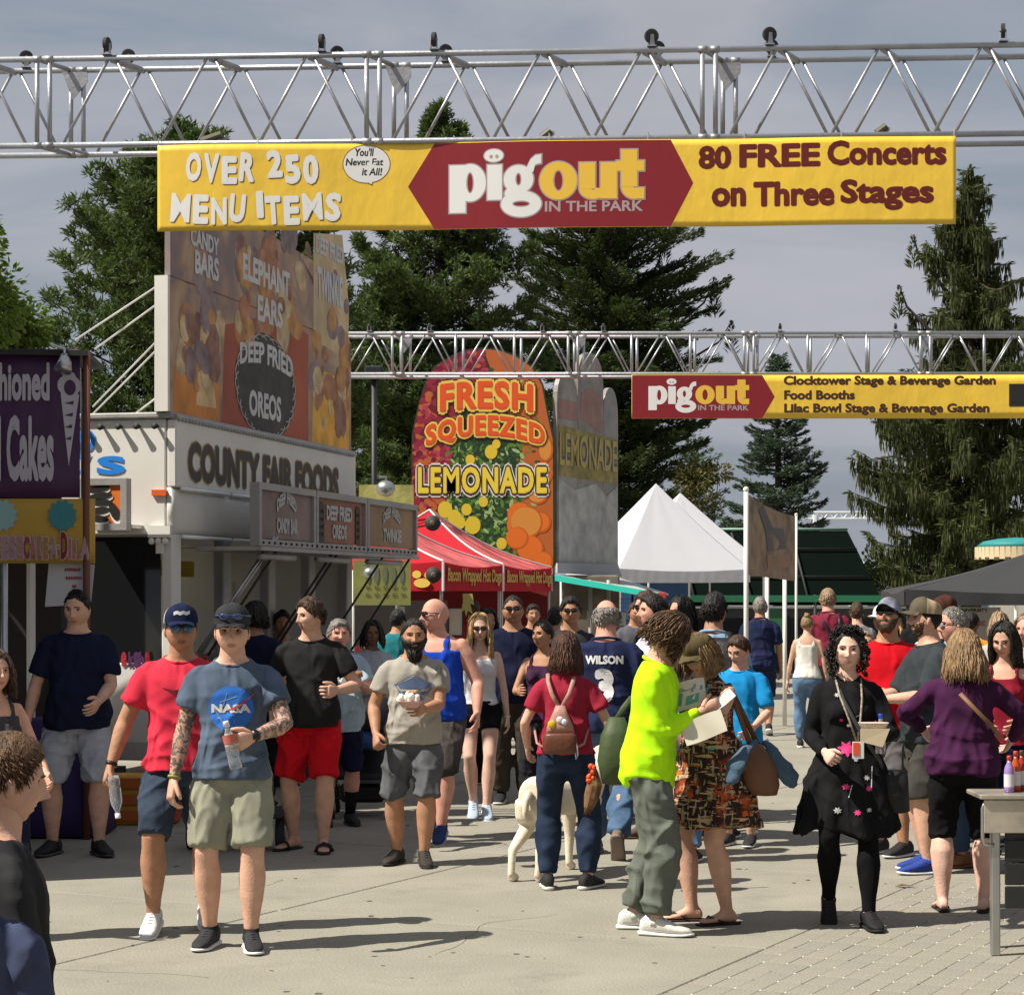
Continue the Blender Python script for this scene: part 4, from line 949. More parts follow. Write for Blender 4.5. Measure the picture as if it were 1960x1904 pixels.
def bushy(label, c, r, n, m, name, cat, leaf=(.10, .2), wv=.035, lobes=9, trunk=None, tag_cat=True):
    root = thing(name, label, cat, (c[0], c[1], 0)); C, D, L_ = [], [], []
    lb = [(V(*c) + rdirs(1)[0]*V(*r)*rng.uniform(.3, .85), rng.uniform(.35, .6)) for _ in range(lobes)]
    for p, k in lb:
        q = int(n/lobes); u = rdirs(q); rad = rng.random(q)**.4; C.append(p + u*rad[:, None]*V(*r)*k); D.append(u + V(0, 0, -.2) + rdirs(q)*.5)
    C = np.vstack(C); D = np.vstack(D); D /= np.linalg.norm(D, axis=1, keepdims=True); Wv = np.cross(D, rdirs(len(D))); Wv /= np.linalg.norm(Wv, axis=1, keepdims=True)
    g = G(); t0 = V(c[0], c[1], 0)
    for p, k in lb: g.tube([t0, t0*.6 + (p - V(0,0,r[2]*.3))*.4, p], [.05 if not trunk else trunk, .03 if not trunk else trunk*.6, .01], 6)
    part('trunk', g, bark, root); card_obj(C, D, Wv*wv, rng.uniform(*leaf, len(C)), 'crown', m, root, V(c[0], c[1], 0)); return root
bushy('light green broadleaf tree at the left edge above the purple banner', P(-52, 530, 34), (.85, 1.0, 1.15), 4500, leafmat('broadleaf', (.10, .15, .03), .35, .35), 'broadleaf_tree', 'tree', (.09, .16), .035, 12, .12)
bushy('low light green tree behind the purple banner', P(25, 620, 36), (.75, .9, .75), 3600, leafmat('broadleaf', (.10, .15, .03)), 'broadleaf_tree', 'tree', (.09, .16), .035, 8, .08)
bushy('golden brown shrub between the dark stage and the black canopy', P(1728, 1136, 52), (.75, .6, .42), 2600, leafmat('golden_leaf', (.36, .20, .05), .3, .2), 'shrub', 'shrub', (.06, .11), .022, 8)
bushy('olive shrub behind the peaks of the white tents', P(1340, 930, 60), (.9, .8, .65), 2500, leafmat('olive_leaf', (.12, .11, .035)), 'shrub', 'shrub', (.08, .16), .03, 8)
for i, (a, b, wd, hh, dd, txt) in enumerate([(720, 1010, 170, 200, 80, 'dark hedge row between the snack trailer and the lemonade stand'), (1225, 1060, 160, 140, 90, 'dark hedge row behind the white tents'), (1800, 1095, 210, 60, 75, 'shadowy shrubs under the big spruce'), (330, 1010, 420, 260, 60, 'dense hedge behind the snack trailer')]):
    c = P(a, b, dd); k = dd/F; bushy(txt, c, (wd*k, 1.2, hh*k*.7), 5000, leafmat('hedge', (.035, .05, .018)), 'hedge', 'hedge', (.15, .3), .06, 16)
# pale far buildings glimpsed through the spruce
bt = thing('pavilion', 'distant white flat-roofed pavilion glimpsed through the big spruce', 'building', P(1760, 1136, 130)*V(1,1,0))
g = G(); c = P(1760, 1100, 130); g.bbox((c[0], c[1], 1.6), (8, 5, 3.1), .05); part('wall', g, plain(.5,.52,.55,.8), bt)
g = G(); g.bbox((c[0], c[1], 3.5), (9, 6, .5), .08); part('roof', g, plain(.75,.76,.78,.7), bt)
for k in range(6):
    g = G(); g.bbox((c[0]-3.2+k*1.28, c[1]-2.52, 1.7), (.8, .06, 1.6), .02); part('window', g, plain(.08,.1,.13,.15), bt)

# ================================================================ trusses
alu = mat('aluminium', (.40,.41,.43), .42, .7, bump=.15, bscale=30, var=.12, vscale=4)
alu_d = mat('aluminium_dull', (.36,.36,.37), .5, .6, bump=.2, bscale=25, var=.2, vscale=6)
rubber = plain(.03,.03,.03,.8)
def truss_beam(label, pL, pR, zb, zt, depth, shift, joints, nodes, rc, rd, single=(), twin=.05, casters=(), cr_=.055, u_ext=None):
    """box truss from plan point pL to pR; joints are distances along it where sections are bolted together"""
    root = thing('truss_beam', label, 'truss', (pL[0], pL[1], 0)); u = unit(V(pR[0]-pL[0], pR[1]-pL[1], 0)); n = V(-u[1], u[0], 0)
    back = n*depth + u*shift; Ltot = np.linalg.norm(V(pR[0]-pL[0], pR[1]-pL[1], 0)); o0 = V(pL[0], pL[1], 0)
    for off in (V(0,0,0), back):
        for z in (zb, zt):
            g = G(); g.tube([o0 + off + V(0,0,z), o0 + off + u*Ltot + V(0,0,z)], rc, 12, mi=0); part('chord', g, alu, root, True)
    for s_ in joints:
        for k, off in enumerate((V(0,0,0), back)):
            for d in (-twin, twin):
                g = G(); p = o0 + off + u*(s_+d); g.tube([p + V(0,0,zb), p + V(0,0,zt)], rc*.8, 10); part('upright', g, alu, root, True)
            for z in (zb, zt):
                g = G(); p = o0 + off + u*s_; g.tube([p - u*twin*1.6 + V(0,0,z), p - u*.012 + V(0,0,z)], rc*1.18, 12); g.tube([p + u*.012 + V(0,0,z), p + u*twin*1.6 + V(0,0,z)], rc*1.18, 12); part('coupler', g, alu_d, root, True)
        for z in (zb, zt):
            g = G(); g.tube([o0 + u*(s_-twin) + V(0,0,z), o0 + back + u*(s_-twin) + V(0,0,z)], rc*.8, 8); part('crossbar', g, alu_d, root, True)
        g = G(); p = o0 + back*.93 + u*s_; g.quadbox([p - u*.02 + V(0,0,zt-.24), p + u*.10 + V(0,0,zt-.10), p + u*.10 + V(0,0,zt-.02), p - u*.10 + V(0,0,zt-.02)], .012); part('gusset', g, alu_d, root)
    for s_ in single:
        for off in (V(0,0,0), back):
            g = G(); p = o0 + off + u*s_; g.tube([p + V(0,0,zb), p + V(0,0,zt)], rc*.85, 10); part('upright', g, alu, root, True)
    for k, off in enumerate((V(0,0,0), back)):
        for (a, b, up) in nodes:
            g = G(); p = o0 + off; z0, z1 = (zb, zt) if up else (zt, zb); g.tube([p + u*a + V(0,0,z0), p + u*b + V(0,0,z1)], rd, 8); part('diagonal_brace', g, alu, root, True)
    for (a, b, up) in nodes:
        if up:
            g = G(); p = o0 + u*(b+.02) + V(0,0,zt-.012); q = o0 + back + u*(b+.02) + V(0,0,zt-.012); g.tube([p, q], rd*1.5, 6, flat=(1, 1.4)); part('crossbar', g, alu_d, root)
            g = G(); p = o0 + u*(a-.05) + V(0,0,zb); q = o0 + back + u*(a-.05) + V(0,0,zb); g.tube([p, q], rd, 6); part('crossbar', g, alu_d, root)
    for k, (s_, far, hd) in enumerate(casters):
        p = o0 + (back if far else 0) + u*s_ + V(0,0,zt+rc); w = V(math.cos(hd), math.sin(hd), 0)
        g = G(); ax = V(-w[1], w[0], 0)*1; rings = []
        for t, r_ in ((-.016, cr_*.8), (-.014, cr_), (.014, cr_), (.016, cr_*.8)):
            a = np.arange(18)*2*math.pi/18; rings.append(p + V(0,0,cr_+.028) + ax*t + np.outer(np.cos(a)*r_, w) + np.outer(np.sin(a)*r_, V(0,0,1)))
        g.loft(rings); wh = part('caster', g, rubber, root, False)
        g = G(); g.tube([p + V(0,0,cr_+.028) - ax*.026, p + V(0,0,cr_+.028) + ax*.026], .012, 8)
        for s2 in (-1, 1): g.quadbox([p + ax*s2*.024 - w*.02, p + ax*s2*.024 + w*.02, p + ax*s2*.024 + w*.012 + V(0,0,cr_+.034), p + ax*s2*.024 - w*.012 + V(0,0,cr_+.034)], .004)
        g.box(p + V(0,0,.004), (.07,.07,.008)); part('fork', g, alu_d, wh)
    return root, u, n, back
pL = P(0, 280, 16.5)[:2]; pR = P(1960, 255, 16.04)[:2]
ud = unit(V(pR[0]-pL[0], pR[1]-pL[1], 0)); ext = 1.3
pL2 = V(*pL) - ud[:2]*ext; pR2 = V(*pR) + ud[:2]*ext
TPL = Plane(V(pL2[0], pL2[1], 0), ud)
jn = [TPL.sz(x, 200)[0] for x in (88, 714, 1362)]; sp = (jn[2]-jn[0])/2; jn = [jn[1]-2*sp, jn[1]-sp, jn[1], jn[1]+sp, jn[1]+2*sp]
Lt = np.linalg.norm(pR2-pL2); nodes = []
for j in jn:
    e = (sp - .26)/6
    for q in range(3):
        a = j + .15 + q*2*e
        for (s0, s1, up) in ((a, a+e-.02, True), (a+e+.03, a+2*e-.02, False)):
            if s0 > .05 and s1 < Lt-.05: nodes.append((s0, s1, up))
cst = []
for vx, far, hd in ((32, 1, .3), (205, 0, 1.3), (232, 1, .2), (616, 0, 1.35), (640, 1, .4), (831, 0, 1.4), (852, 1, .3), (1247, 0, .25), (1268, 1, .35), (1473, 0, .3), (1490, 1, .3), (1920, 0, 1.35)):
    cst.append((TPL.sz(vx, 90)[0] - (.2 if far else 0), far, hd))
ZB, ZT = P(0, 280, 16.5)[2], P(0, 115, 16.5)[2]
tr1, u1, n1_, bk1 = truss_beam('long aluminium box truss across the top carrying the big banner', pL2, pR2, ZB, ZT, .36, .17, [j for j in jn if .1 < j < Lt-.1], nodes, .0235, .0125, casters=cst)
# lamps clipped on the lower chord
for vx, w in ((405, .13), (1048, .06), (1700, .06)):
    s_, z = TPL.sz(vx, 262); p = TPL.pt(s_, ZB + .035, -.3)
    t = thing('clamp_lamp', 'small lamp clamp on the lower rail, %s' % {405: 'above the words about menu items', 1048: 'above the maroon arrow', 1700: 'above the concert lettering'}[vx], 'lamp', p, 'small fittings along the truss')
    g = G(); g.tube([p, p + V(0,0,.04), p + V(w*.5,-.05,.07)], .018, 8); part('bracket', g, alu_d, t); g = G(); g.tube([p + V(-w,-.05,.03), p + V(w*.2,-.06,.085)], [.035, .03], 10); part('housing', g, plain(.10,.09,.06,.5), t)
def frame_tower(label, c, h, w=.4):
    r_ = thing('truss_tower', label, 'truss', c); g = G()
    for sx in (-1, 1):
        for sy in (-1, 1): 
            g = G(); p = V(*c) + V(sx*w/2, sy*w/2, 0); g.tube([p, p + V(0,0,h)], .025, 8); part('leg', g, alu, r_, True)
    g = G(); g.bbox(V(*c) + V(0,0,.02), (w*2, w*2, .04), .01); part('base_plate', g, alu_d, r_)
    g = G(); z = .2; k = 0
    while z < h-.4:
        for sx in (-1, 1): g.tube([V(*c) + V(sx*w/2, -w/2*(1 if k else -1), z), V(*c) + V(sx*w/2, w/2*(1 if k else -1), z+.4)], .012, 6); g.tube([V(*c) + V(-w/2*(1 if k else -1), sx*w/2, z), V(*c) + V(w/2*(1 if k else -1), sx*w/2, z+.4)], .012, 6)
        z += .4; k = 1-k
    part('lattice', g, alu, r_, kind='stuff')
frame_tower('truss tower holding the right end of the front beam', V(pR2[0]+.35, pR2[1]+.25, 0), ZB-.05)
frame_tower('truss tower holding the left end of the front beam', V(pL2[0]-.35, pL2[1]+.25, 0), ZB-.05)
# second truss
Y2 = 31.0; k2 = Y2/F; q0 = P(540, 716, Y2); T2 = Plane(V(q0[0], Y2, 0), (1, -.006)); bay = 112.2*k2
J2 = [T2.sz(x, 700)[0] for x in (760, 1094, 1432, 1771)]; s3 = (J2[3]-J2[0])/3; J2 = [J2[0] + s3*i for i in range(0, 5)]
sing = []; nd = []
for j in [J2[0]-s3] + J2:
    b = s3/3
    for q in range(3):
        if q: sing.append(j + q*b)
        a0 = j + q*b + .07; nd.append((a0, a0 + b/2 - .07, True)); nd.append((a0 + b/2 - .02, a0 + b - .14, False))
LT2 = 12.6; nd = [q for q in nd if q[0] > .02 and q[1] < LT2]; sing = [q for q in sing if .1 < q < LT2]
Z2B, Z2T = P(1000, 716, Y2)[2], P(1000, 638, Y2)[2]
cs2 = [(T2.sz(x, 630)[0], 0, 1.3) for x in (707, 822, 1038, 1155, 1493, 1714)]
tr2, u2, n2_, bk2 = truss_beam('second aluminium box truss further back, above the lemonade sign', q0[:2], (T2.pt(LT2, 0))[:2], Z2B, Z2T, .44, .10, [j for j in J2 if j < LT2-.1], nd, .025, .012, single=sing, twin=.07, casters=cs2, cr_=.045)
frame_tower('truss tower at the left end of the second beam', T2.pt(-.1, 0, -.25), Z2B-.05)
frame_tower('truss tower at the right end of the second beam', T2.pt(LT2+.1, 0, -.25), Z2B-.05)

# ================================================================ banners
YEL = (.86, .56, .055); MAR = (.24, .012, .018)
vinyl_y = mat('vinyl_yellow', YEL, .36, bump=.9, bscale=3.2, bstretch=(1, 1, .55), var=.05, vscale=2, spec=.5)
vinyl_m = mat('vinyl_maroon', MAR, .42, bump=.5, bscale=2.6, bstretch=(1, 1, .35), spec=.5)
wht = mat('print_white', (.80,.79,.76), .5, spec=.3); mrn = mat('print_maroon', (.13,.012,.008), .5, spec=.35); blk = mat('print_black', (.02,.018,.016), .5); gry = mat('print_grey', (.42,.33,.33), .5); ylt = mat('print_yellow', (.85,.53,.06), .5)
shd = mat('print_brown', (.20,.11,.02), .5)
def banner_sheet(pl, a0, a1, z0, z1, curve, nx=60, nz=10, th=.003):
    def pt(i, j):
        a = a0 + (a1-a0)*i/nx; t = j/nz; return pl.pt(a, z0 + (z1-z0)*t, curve(a-a0, t))
    f = np.array([[pt(i, j) for i in range(nx+1)] for j in range(nz+1)]).reshape(-1, 3); b = f - pl.n*th; n = len(f)
    fs = [(j*(nx+1)+i, j*(nx+1)+i+1, (j+1)*(nx+1)+i+1, (j+1)*(nx+1)+i) for j in range(nz) for i in range(nx)]
    fs2 = [tuple(k+n for k in q[::-1]) for q in fs]
    ed = [i for i in range(nx+1)] + [j*(nx+1)+nx for j in range(1, nz+1)] + [nz*(nx+1)+i for i in range(nx-1, -1, -1)] + [j*(nx+1) for j in range(nz-1, 0, -1)]
    fs3 = [(ed[k], ed[k]+n, ed[(k+1) % len(ed)]+n, ed[(k+1) % len(ed)]) for k in range(len(ed))]
    g = G(); g.add(np.vstack([f, b]), fs + fs2 + fs3); return g
def pig_logo(pl, a, z, w, h, parent, big=True, base=.0):
    """the word mark: white 'pig' with a snout over the i, yellow 'out', small line under it"""
    X = lambda x: a + (x-648)/1020*w
    Zf = lambda y: z + (1155-y)/365*h
    kx, ky = w/1020, h/365; cnt = [0]
    def ring(g, cx_, cy_, rx, ry, ix, iy, gr, off, t0=0, t1=2*math.pi):
        cnt[0] += 1; o = off + cnt[0]*.00003; n = 30; ts = np.linspace(t0, t1, n+1); vs = []
        for t in ts: vs.append(pl.pt(X(cx_) + (rx+gr)*kx*math.cos(t), Zf(cy_) + (ry+gr)*ky*math.sin(t), o)); vs.append(pl.pt(X(cx_) + max(0, ix-gr)*kx*math.cos(t), Zf(cy_) + max(0, iy-gr)*ky*math.sin(t), o))
        g.add(vs, [(2*i, 2*i+2, 2*i+3, 2*i+1) for i in range(n)])
    def rect(g, x0, x1, y0, y1, gr, off):
        cnt[0] += 1; o = off + cnt[0]*.00005; g.add([pl.pt(X(x0-gr), Zf(y1+gr), o), pl.pt(X(x1+gr), Zf(y1+gr), o), pl.pt(X(x1+gr), Zf(y0-gr), o), pl.pt(X(x0-gr), Zf(y0-gr), o)], [(0,1,2,3)])
    def poly(g, pts, off): cnt[0] += 1; o = off + cnt[0]*.00005; g.add([pl.pt(X(x), Zf(y), o) for x, y in pts], [tuple(range(len(pts)))])
    L_ = dict(p=lambda g, gr, o: (rect(g, 648, 733, 873, 1127, gr, o), ring(g, 757, 968, 84, 100, 20, 56, gr, o)),
        i=lambda g, gr, o: rect(g, 848, 925, 875, 1062, gr, o),
        g=lambda g, gr, o: (ring(g, 1012, 955, 78, 76, 16, 34, gr, o), poly(g, [(1050-gr, 905), (1075, 850-gr), (1100, 828-gr), (1131+gr, 824-gr), (1131+gr, 870+gr), (1100, 878+gr), (1088, 920)], o), ring(g, 1026, 1086, 106, 70, 46, 17, gr, o), ring(g, 985, 1030, 46, 34, 0, 0, gr, o)),
        o=lambda g, gr, o: ring(g, 1221, 965, 98, 101, 27, 56, gr, o),
        u=lambda g, gr, o: (rect(g, 1330, 1413, 870, 1010, gr, o), rect(g, 1441, 1526, 870, 1062, gr, o), ring(g, 1402, 1005, 72, 60, 11, 12, gr, o, math.pi, 2*math.pi)),
        t=lambda g, gr, o: (rect(g, 1548, 1632, 803, 1000, gr, o), rect(g, 1524, 1668, 862, 916, gr, o), ring(g, 1620, 992, 72, 74, 11, 16, gr, o, math.pi, 1.6*math.pi), rect(g, 1618, 1668, 1006, 1064, gr, o)))
    for s_, m in (('p', wht), ('i', wht), ('g', wht), ('o', ylt), ('u', ylt), ('t', ylt)):
        if big: g = G(); L_[s_](g, 7, base+.0012); part('letter_outline', g, gry, parent)
        g = G(); L_[s_](g, 0, base+.0022); part('letter', g, m, parent)
    if big: g = G(); ring(g, 882, 826, 50, 34, 0, 0, 6, base+.0012); part('snout_outline', g, gry, parent)
    g = G(); ring(g, 882, 826, 50, 34, 0, 0, 0, base+.0022); part('snout', g, wht, parent)
    g = G()
    for s_ in (-1, 1): ring(g, 883 + s_*15, 831, 9, 10, 0, 0, 0, base+.003)
    part('nostrils', g, gry, parent, kind='stuff')
    g = G(); put_text(g, 'IN THE PARK', pl, X(1150), Zf(1130), X(1662)-X(1150), Zf(1073)-Zf(1130), base+.002, .026); part('lettering', g, gry, parent)
class WPlane(Plane):
    wave = None
    def pt(s, a, z, off=0):
        if s.wave: off = off + s.wave(a, z)
        return Plane.pt(s, a, z, off)
def arrow_sheet(pl, rows, off):
    nx = 40; v = []; fs = []
    for a, b, z in rows:
        for i in range(nx+1): v.append(pl.pt(a + (b-a)*i/nx, z, off))
    for j in range(len(rows)-1):
        for i in range(nx): q = j*(nx+1)+i; fs.append((q, q+1, q+nx+2, q+nx+1))
    g = G(); g.add(v, fs); return g
BP = WPlane(TPL.pt(0, 0, .035), ud); a0, zt = BP.sz(302, 275); a1, _ = BP.sz(1830, 255); zb = BP.sz(315, 444)[1]; zt = ZB - .02
ban = thing('banner', 'wide yellow and maroon festival banner hanging from the front truss', 'banner', BP.pt(a0, zb))
cv = lambda a, t: .010*math.sin(a*5.1 + t*2) + .008*math.sin(a*2.3 - t*3) + .006*math.sin(a*13+t*5)*(t) + .012*(1-t)*math.sin(a*1.1)
Wb = a1 - a0; Hb = zt - zb
cv = lambda a, t: .020*math.sin(a*2.6) + .012*math.sin(a*1.7+1) + .004*math.sin(a*5.3)
part('sheet', banner_sheet(BP, a0, a1, zb, zt, cv, 220, 14), vinyl_y, ban, True)
BP.wave = lambda a, z: cv(a-a0, (z-zb)/Hb)
SO = .0016
BP.flatk = 1.0                                                         # print stands proud of the waviest part of the sheet
# maroon arrow block
cx = lambda vx: BP.sz(vx, 340)[0]
def zz(vy, vx=1000): return BP.sz(vx, vy)[1]
zm = (zt+zb)/2
g = G(); z0_, z1_ = zb+.004, zt-.004
rows = []
for t in np.linspace(0, 1, 9):
    k = 1-abs(2*t-1); rows.append((cx(831) + (cx(780)-cx(831))*k, cx(1284) + (cx(1327)-cx(1284))*k, z0_ + (z1_-z0_)*t))
part('maroon_arrow', arrow_sheet(BP, rows, .0006), vinyl_m, ban, True)
pig_logo(BP, cx(860), zz(416), cx(1233)-cx(860), zz(285)-zz(416), ban, True, .0)
def jumble(name, word, vx0, vx1, ytop, ybot, m, mo, parent):
    n = len(word); ws = {'I': .45, 'M': 1.25, ' ': .5}; tot = sum(ws.get(c, 1) for c in word); x = cx(vx0); W_ = cx(vx1)-x
    for i, c in enumerate(word):
        w = ws.get(c, 1)/tot*W_
        if c != ' ':
            dy = [.0, -.02, -.03, -.01, .0, .03, -.03, -.035, .01][i % 9]*.8; h = (zz(ytop)-zz(ybot))*(1 + [.03,.0,-.05,.05,0,.06,-.02,0,.04][(i*3) % 9]); rot = R([-4, 3, -2, 4, 0, 2, -5, 4, -3][(i*2) % 9])
            def wp(q, rot=rot): p = (q-.5); a_ = w*.86/h; return np.stack([p[:,0]*math.cos(rot) - p[:,1]/a_*math.sin(rot), p[:,0]*a_*math.sin(rot) + p[:,1]*math.cos(rot)], 1) + .5
            g = G(); put_text(g, c, BP, x+w*.07+.008, zz(ybot)+dy-.010, w*.86, h, .0007, .026 if c == 'M' else .05, warp=wp); part('letter_shadow', g, mo, parent)
            g = G(); put_text(g, c, BP, x+w*.07, zz(ybot)+dy, w*.86, h, SO+.0004, .026 if c == 'M' else .05, warp=wp); part('letter', g, m, parent)
        x += w
jumble('a', 'OVER 250', 355, 612, 287, 342, wht, shd, ban); jumble('b', 'MENU ITEMS', 325, 655, 366, 420, wht, shd, ban)
# speech bubble
g = G(); q = (cx(701), zz(310)); disc_on(g, BP, q[0], q[1], .185, .150, .0006, n=32); g.add([BP.pt(cx(a), zz(b), .0006) for a, b in ((688, 340), (712, 352), (716, 338))], [(0,1,2)]); part('bubble_outline', g, shd, ban)
g = G(); disc_on(g, BP, q[0], q[1], .178, .143, .0012, n=32); g.add([BP.pt(cx(a), zz(b), .0012) for a, b in ((690, 338), (711, 349), (713, 336))], [(0,1,2)]); part('speech_bubble', g, wht, ban)
for s, a, b, c, d in (("You'll", 679, 279, 715, 295), ('Never Eat', 661, 299, 733, 313), ('it All!', 692, 317, 731, 332)):
    g = G(); put_text(g, s, BP, cx(a), zz(d), cx(c)-cx(a), zz(b)-zz(d), SO+.0005, .03, shear=.15); part('lettering', g, blk, ban)
for s, a, b, c, d in (('80', 1337, 286, 1400, 331), ('FREE', 1415, 284, 1570, 329), ('Concerts', 1583, 280, 1812, 328), ('on', 1362, 366, 1428, 403), ('Three', 1442, 356, 1597, 404), ('Stages', 1608, 354, 1788, 413)):
    g = G(); put_text(g, s, BP, cx(a), zz(d-3), cx(c)-cx(a), zz(b)-zz(d), SO, .045); part('lettering', g, mrn, ban)
for vx in (304, 492, 672, 868, 1051, 1240, 1425, 1610, 1827):                    # ties through the eyelets
    a, _ = BP.sz(vx, 270); p = BP.pt(a, zt-.02, SO-.01); g = G(); g.tube([p, BP.pt(a, ZB+.034, SO+.002), BP.pt(a+.004, ZB+.036, -.04), BP.pt(a, zt-.015, -.03)], .004, 5); part('tie', g, plain(.5,.5,.48), ban)
# second banner
BP2 = WPlane(T2.pt(0, 0, .035), (1, -.006)); b0, _ = BP2.sz(1209, 750); zb2 = BP2.sz(1500, 801)[1]; zt2 = Z2B-.02; b1 = b0 + 6.35
bn2 = thing('banner', 'smaller yellow direction banner with maroon arrow on the second truss', 'banner', BP2.pt(b0, zb2)); cx2 = lambda vx: BP2.sz(vx, 750)[0]; zz2 = lambda vy: BP2.sz(1500, vy)[1]
cv2 = lambda a, t: .010*math.sin(a*2.4)+.004*math.sin(a*1.3)
part('sheet', banner_sheet(BP2, b0, b1, zb2, zt2, cv2, 100, 6), vinyl_y, bn2, True)
BP2.wave = lambda a, z: cv2(a-b0, (z-zb2)/(zt2-zb2))
rows = []
for t in np.linspace(0, 1, 9):
    k = 1-abs(2*t-1); rows.append((b0+.005, cx2(1459) + (cx2(1483)-cx2(1459))*k, zb2+.004 + (zt2-zb2-.008)*t))
part('maroon_arrow', arrow_sheet(BP2, rows, .0006), vinyl_m, bn2, True)
pig_logo(BP2, cx2(1241), zz2(790), cx2(1434)-cx2(1241), zz2(724)-zz2(790), bn2, False, .0)
for s, a, b, c, d in (('Clocktower Stage & Beverage Garden', 1500, 719, 1906, 742), ('Food Booths', 1501, 747, 1636, 765), ('Lilac Bowl Stage & Beverage Garden', 1501, 772, 1894, 795)):
    g = G(); put_text(g, s, BP2, cx2(a), zz2(d), cx2(c)-cx2(a), zz2(b)-zz2(d), .0022, .045); part('lettering', g, mat('print_dark_brown', (.06,.022,.01), .5), bn2)
g = G(); g.add([BP2.pt(a, z, .005) for a, z in ((cx2(1931), zz2(778)), (cx2(1985), zz2(778)), (cx2(1985), zz2(735)), (cx2(1931), zz2(735)))], [(0,1,2,3)]); part('black_square', g, blk, bn2)

def canvas(name, col, tr=.35):
    m = mat(name, col, .8, bump=.35, bscale=3, spec=.2); t = m.node_tree; b = t.nodes['Principled BSDF']; d = N(t, 'ShaderNodeBsdfTranslucent'); d.inputs[0].default_value = (*col, 1); x = N(t, 'ShaderNodeMixShader'); x.inputs[0].default_value = tr
    t.links.new(b.outputs[0], x.inputs[1]); t.links.new(d.outputs[0], x.inputs[2]); t.links.new(x.outputs[0], t.nodes['Material Output'].inputs[0]); return m
def dashes(g, pl, a, z, w, h, off):
    """a line of print too small to read"""
    x = a
    while x < a + w: d = w*random.uniform(.05, .11); g.add([pl.pt(x, z, off), pl.pt(x+d, z, off), pl.pt(x+d, z+h*random.uniform(.7, 1), off), pl.pt(x, z+h, off)], [(0,1,2,3)]); x += d + w*.025
# ================================================================ food stands
wh_p = mat('white_painted_metal', (.72,.70,.64), .45, bump=.06, bscale=8, var=.06, vscale=1.5, spec=.5)
gr_p = mat('grey_trim', (.36,.35,.33), .55, .3, bump=.15, bscale=20, var=.12)
dk = plain(.035,.033,.03,.7); steel = mat('steel', (.45,.45,.44), .35, .9, bump=.08, bscale=12, var=.15)
glass = plain(.012,.013,.014,.06, spec=.7)
# ---- snack trailer: its long side recedes to the right, the short end faces left and takes the sun
C0 = V((330-CX)/F*18, 18.0, 0); TS = Plane(C0, (.2298, .9733)); TE = Plane(C0, (-.9733, .2298)); 
TS.n = V(.9733, -.2298, 0); TE.n = -TS.u
LS, LE, ZR = 5.05, 2.6, TS.hit(330, 800)[2]
tr = thing('snack_trailer', 'white snack trailer with county fair lettering and flip-up painted sign panels', 'trailer', C0)
zF = TS.hit(330, 932)[2]; zL = TS.hit(330, 1022)[2]; zC = 1.12
def tbox(s0, s1, e0, e1, z0, z1):
    """s along the side, e into the trailer"""
    A = TS.u; B = -TS.n; c = C0 + A*(s0+s1)/2 + B*(e0+e1)/2; g = G(); g.bbox((0,0,0), (s1-s0, e1-e0, z1-z0), .012, None)
    M_ = np.stack([A, B, V(0,0,1)], 1); g.v = [g.arr() @ M_.T + V(c[0], c[1], (z0+z1)/2)]; return g
part('wall', tbox(0, LS, .06, LE, zL, ZR), wh_p, tr, label='upper box of the trailer')
part('roof', tbox(-.04, LS+.04, -.02, LE+.04, ZR, ZR+.05), gr_p, tr)
part('floor', tbox(0, LS, .05, LE, .45, .62), gr_p, tr)
part('back_wall', tbox(.05, LS-.05, LE-.08, LE, .62, 1.45), mat('trailer_inside', (.42,.36,.25), .7), tr); part('back_wall', tbox(.05, LS-.05, LE-.08, LE, 2.05, zL), MATS['trailer_inside'], tr)
for k in range(5): part('window_post', tbox(.05+k*1.19, .17+k*1.19, LE-.08, LE, 1.452, 2.048), MATS['trailer_inside'], tr)
for k in range(6): part('hanging_sheet', tbox(.5+k*.75, .72+k*.75, LE-.12, LE-.1, 1.6+.05*(k % 2), 1.95), plain(*[(.7,.68,.6),(.5,.42,.1),(.6,.6,.58),(.45,.12,.06),(.7,.68,.6),(.3,.4,.2)][k], .6), tr)
part('side_wall', tbox(0, LS, 0, .08, .45, zC), wh_p, tr); part('end_wall', tbox(0, .06, .09, LE, .45, zC+.16), wh_p, tr)
part('end_wall', tbox(LS-.08, LS, .09, LE-.09, .62, zL), wh_p, tr)
for s_, w in ((0, .20), (1.2, .2), (2.4, .2), (3.6, .2), (LS-.2, .19)):
    part('post', tbox(s_+.001, s_+w, .0, .10, zC, zL), gr_p if s_ else wh_p, tr)
part('post', tbox(.001, .07, LE-.35, LE-.09, zC+.16, zL), wh_p, tr)
part('window_pane', tbox(.03, .04, .12, LE-.36, zC+.17, zL-.02), glass, tr)
part('counter', tbox(-.0, LS, -.32, .0, zC-.04, zC+.01), steel, tr)
for k in range(3): part('appliance', tbox(.5+k*1.5, 1.4+k*1.5, 1.2, 1.9, .62, 1.25+.25*(k % 2)), steel, tr)
part('yellow_valance', tbox(.3, LS-.3, 1.7, 1.74, 2.05, 2.22), plain(.6,.42,.03), tr)
for k in range(5): part('menu_sheet', tbox(.75+k*.86, 1.0+k*.86, 1.1 + .5*(k % 2), 1.11+ .5*(k % 2), 1.7, 2.0), plain(.7,.68,.62), tr)
for s_ in (.42, .5): part('strut', (lambda g: (g.tube([TS.pt(s_+.1, 1.35, .02), TS.pt(s_+.5, zL, .58)], .016, 8), g)[1])(G()), steel, tr, True)
for s_ in (.62, 2.2, 2.35, 3.9, 4.9): g = G(); g.tube([TS.pt(s_, 1.25, .02), TS.pt(s_+.45, zL-.05, .6)], .012, 8); part('strut', g, dk, tr, True)
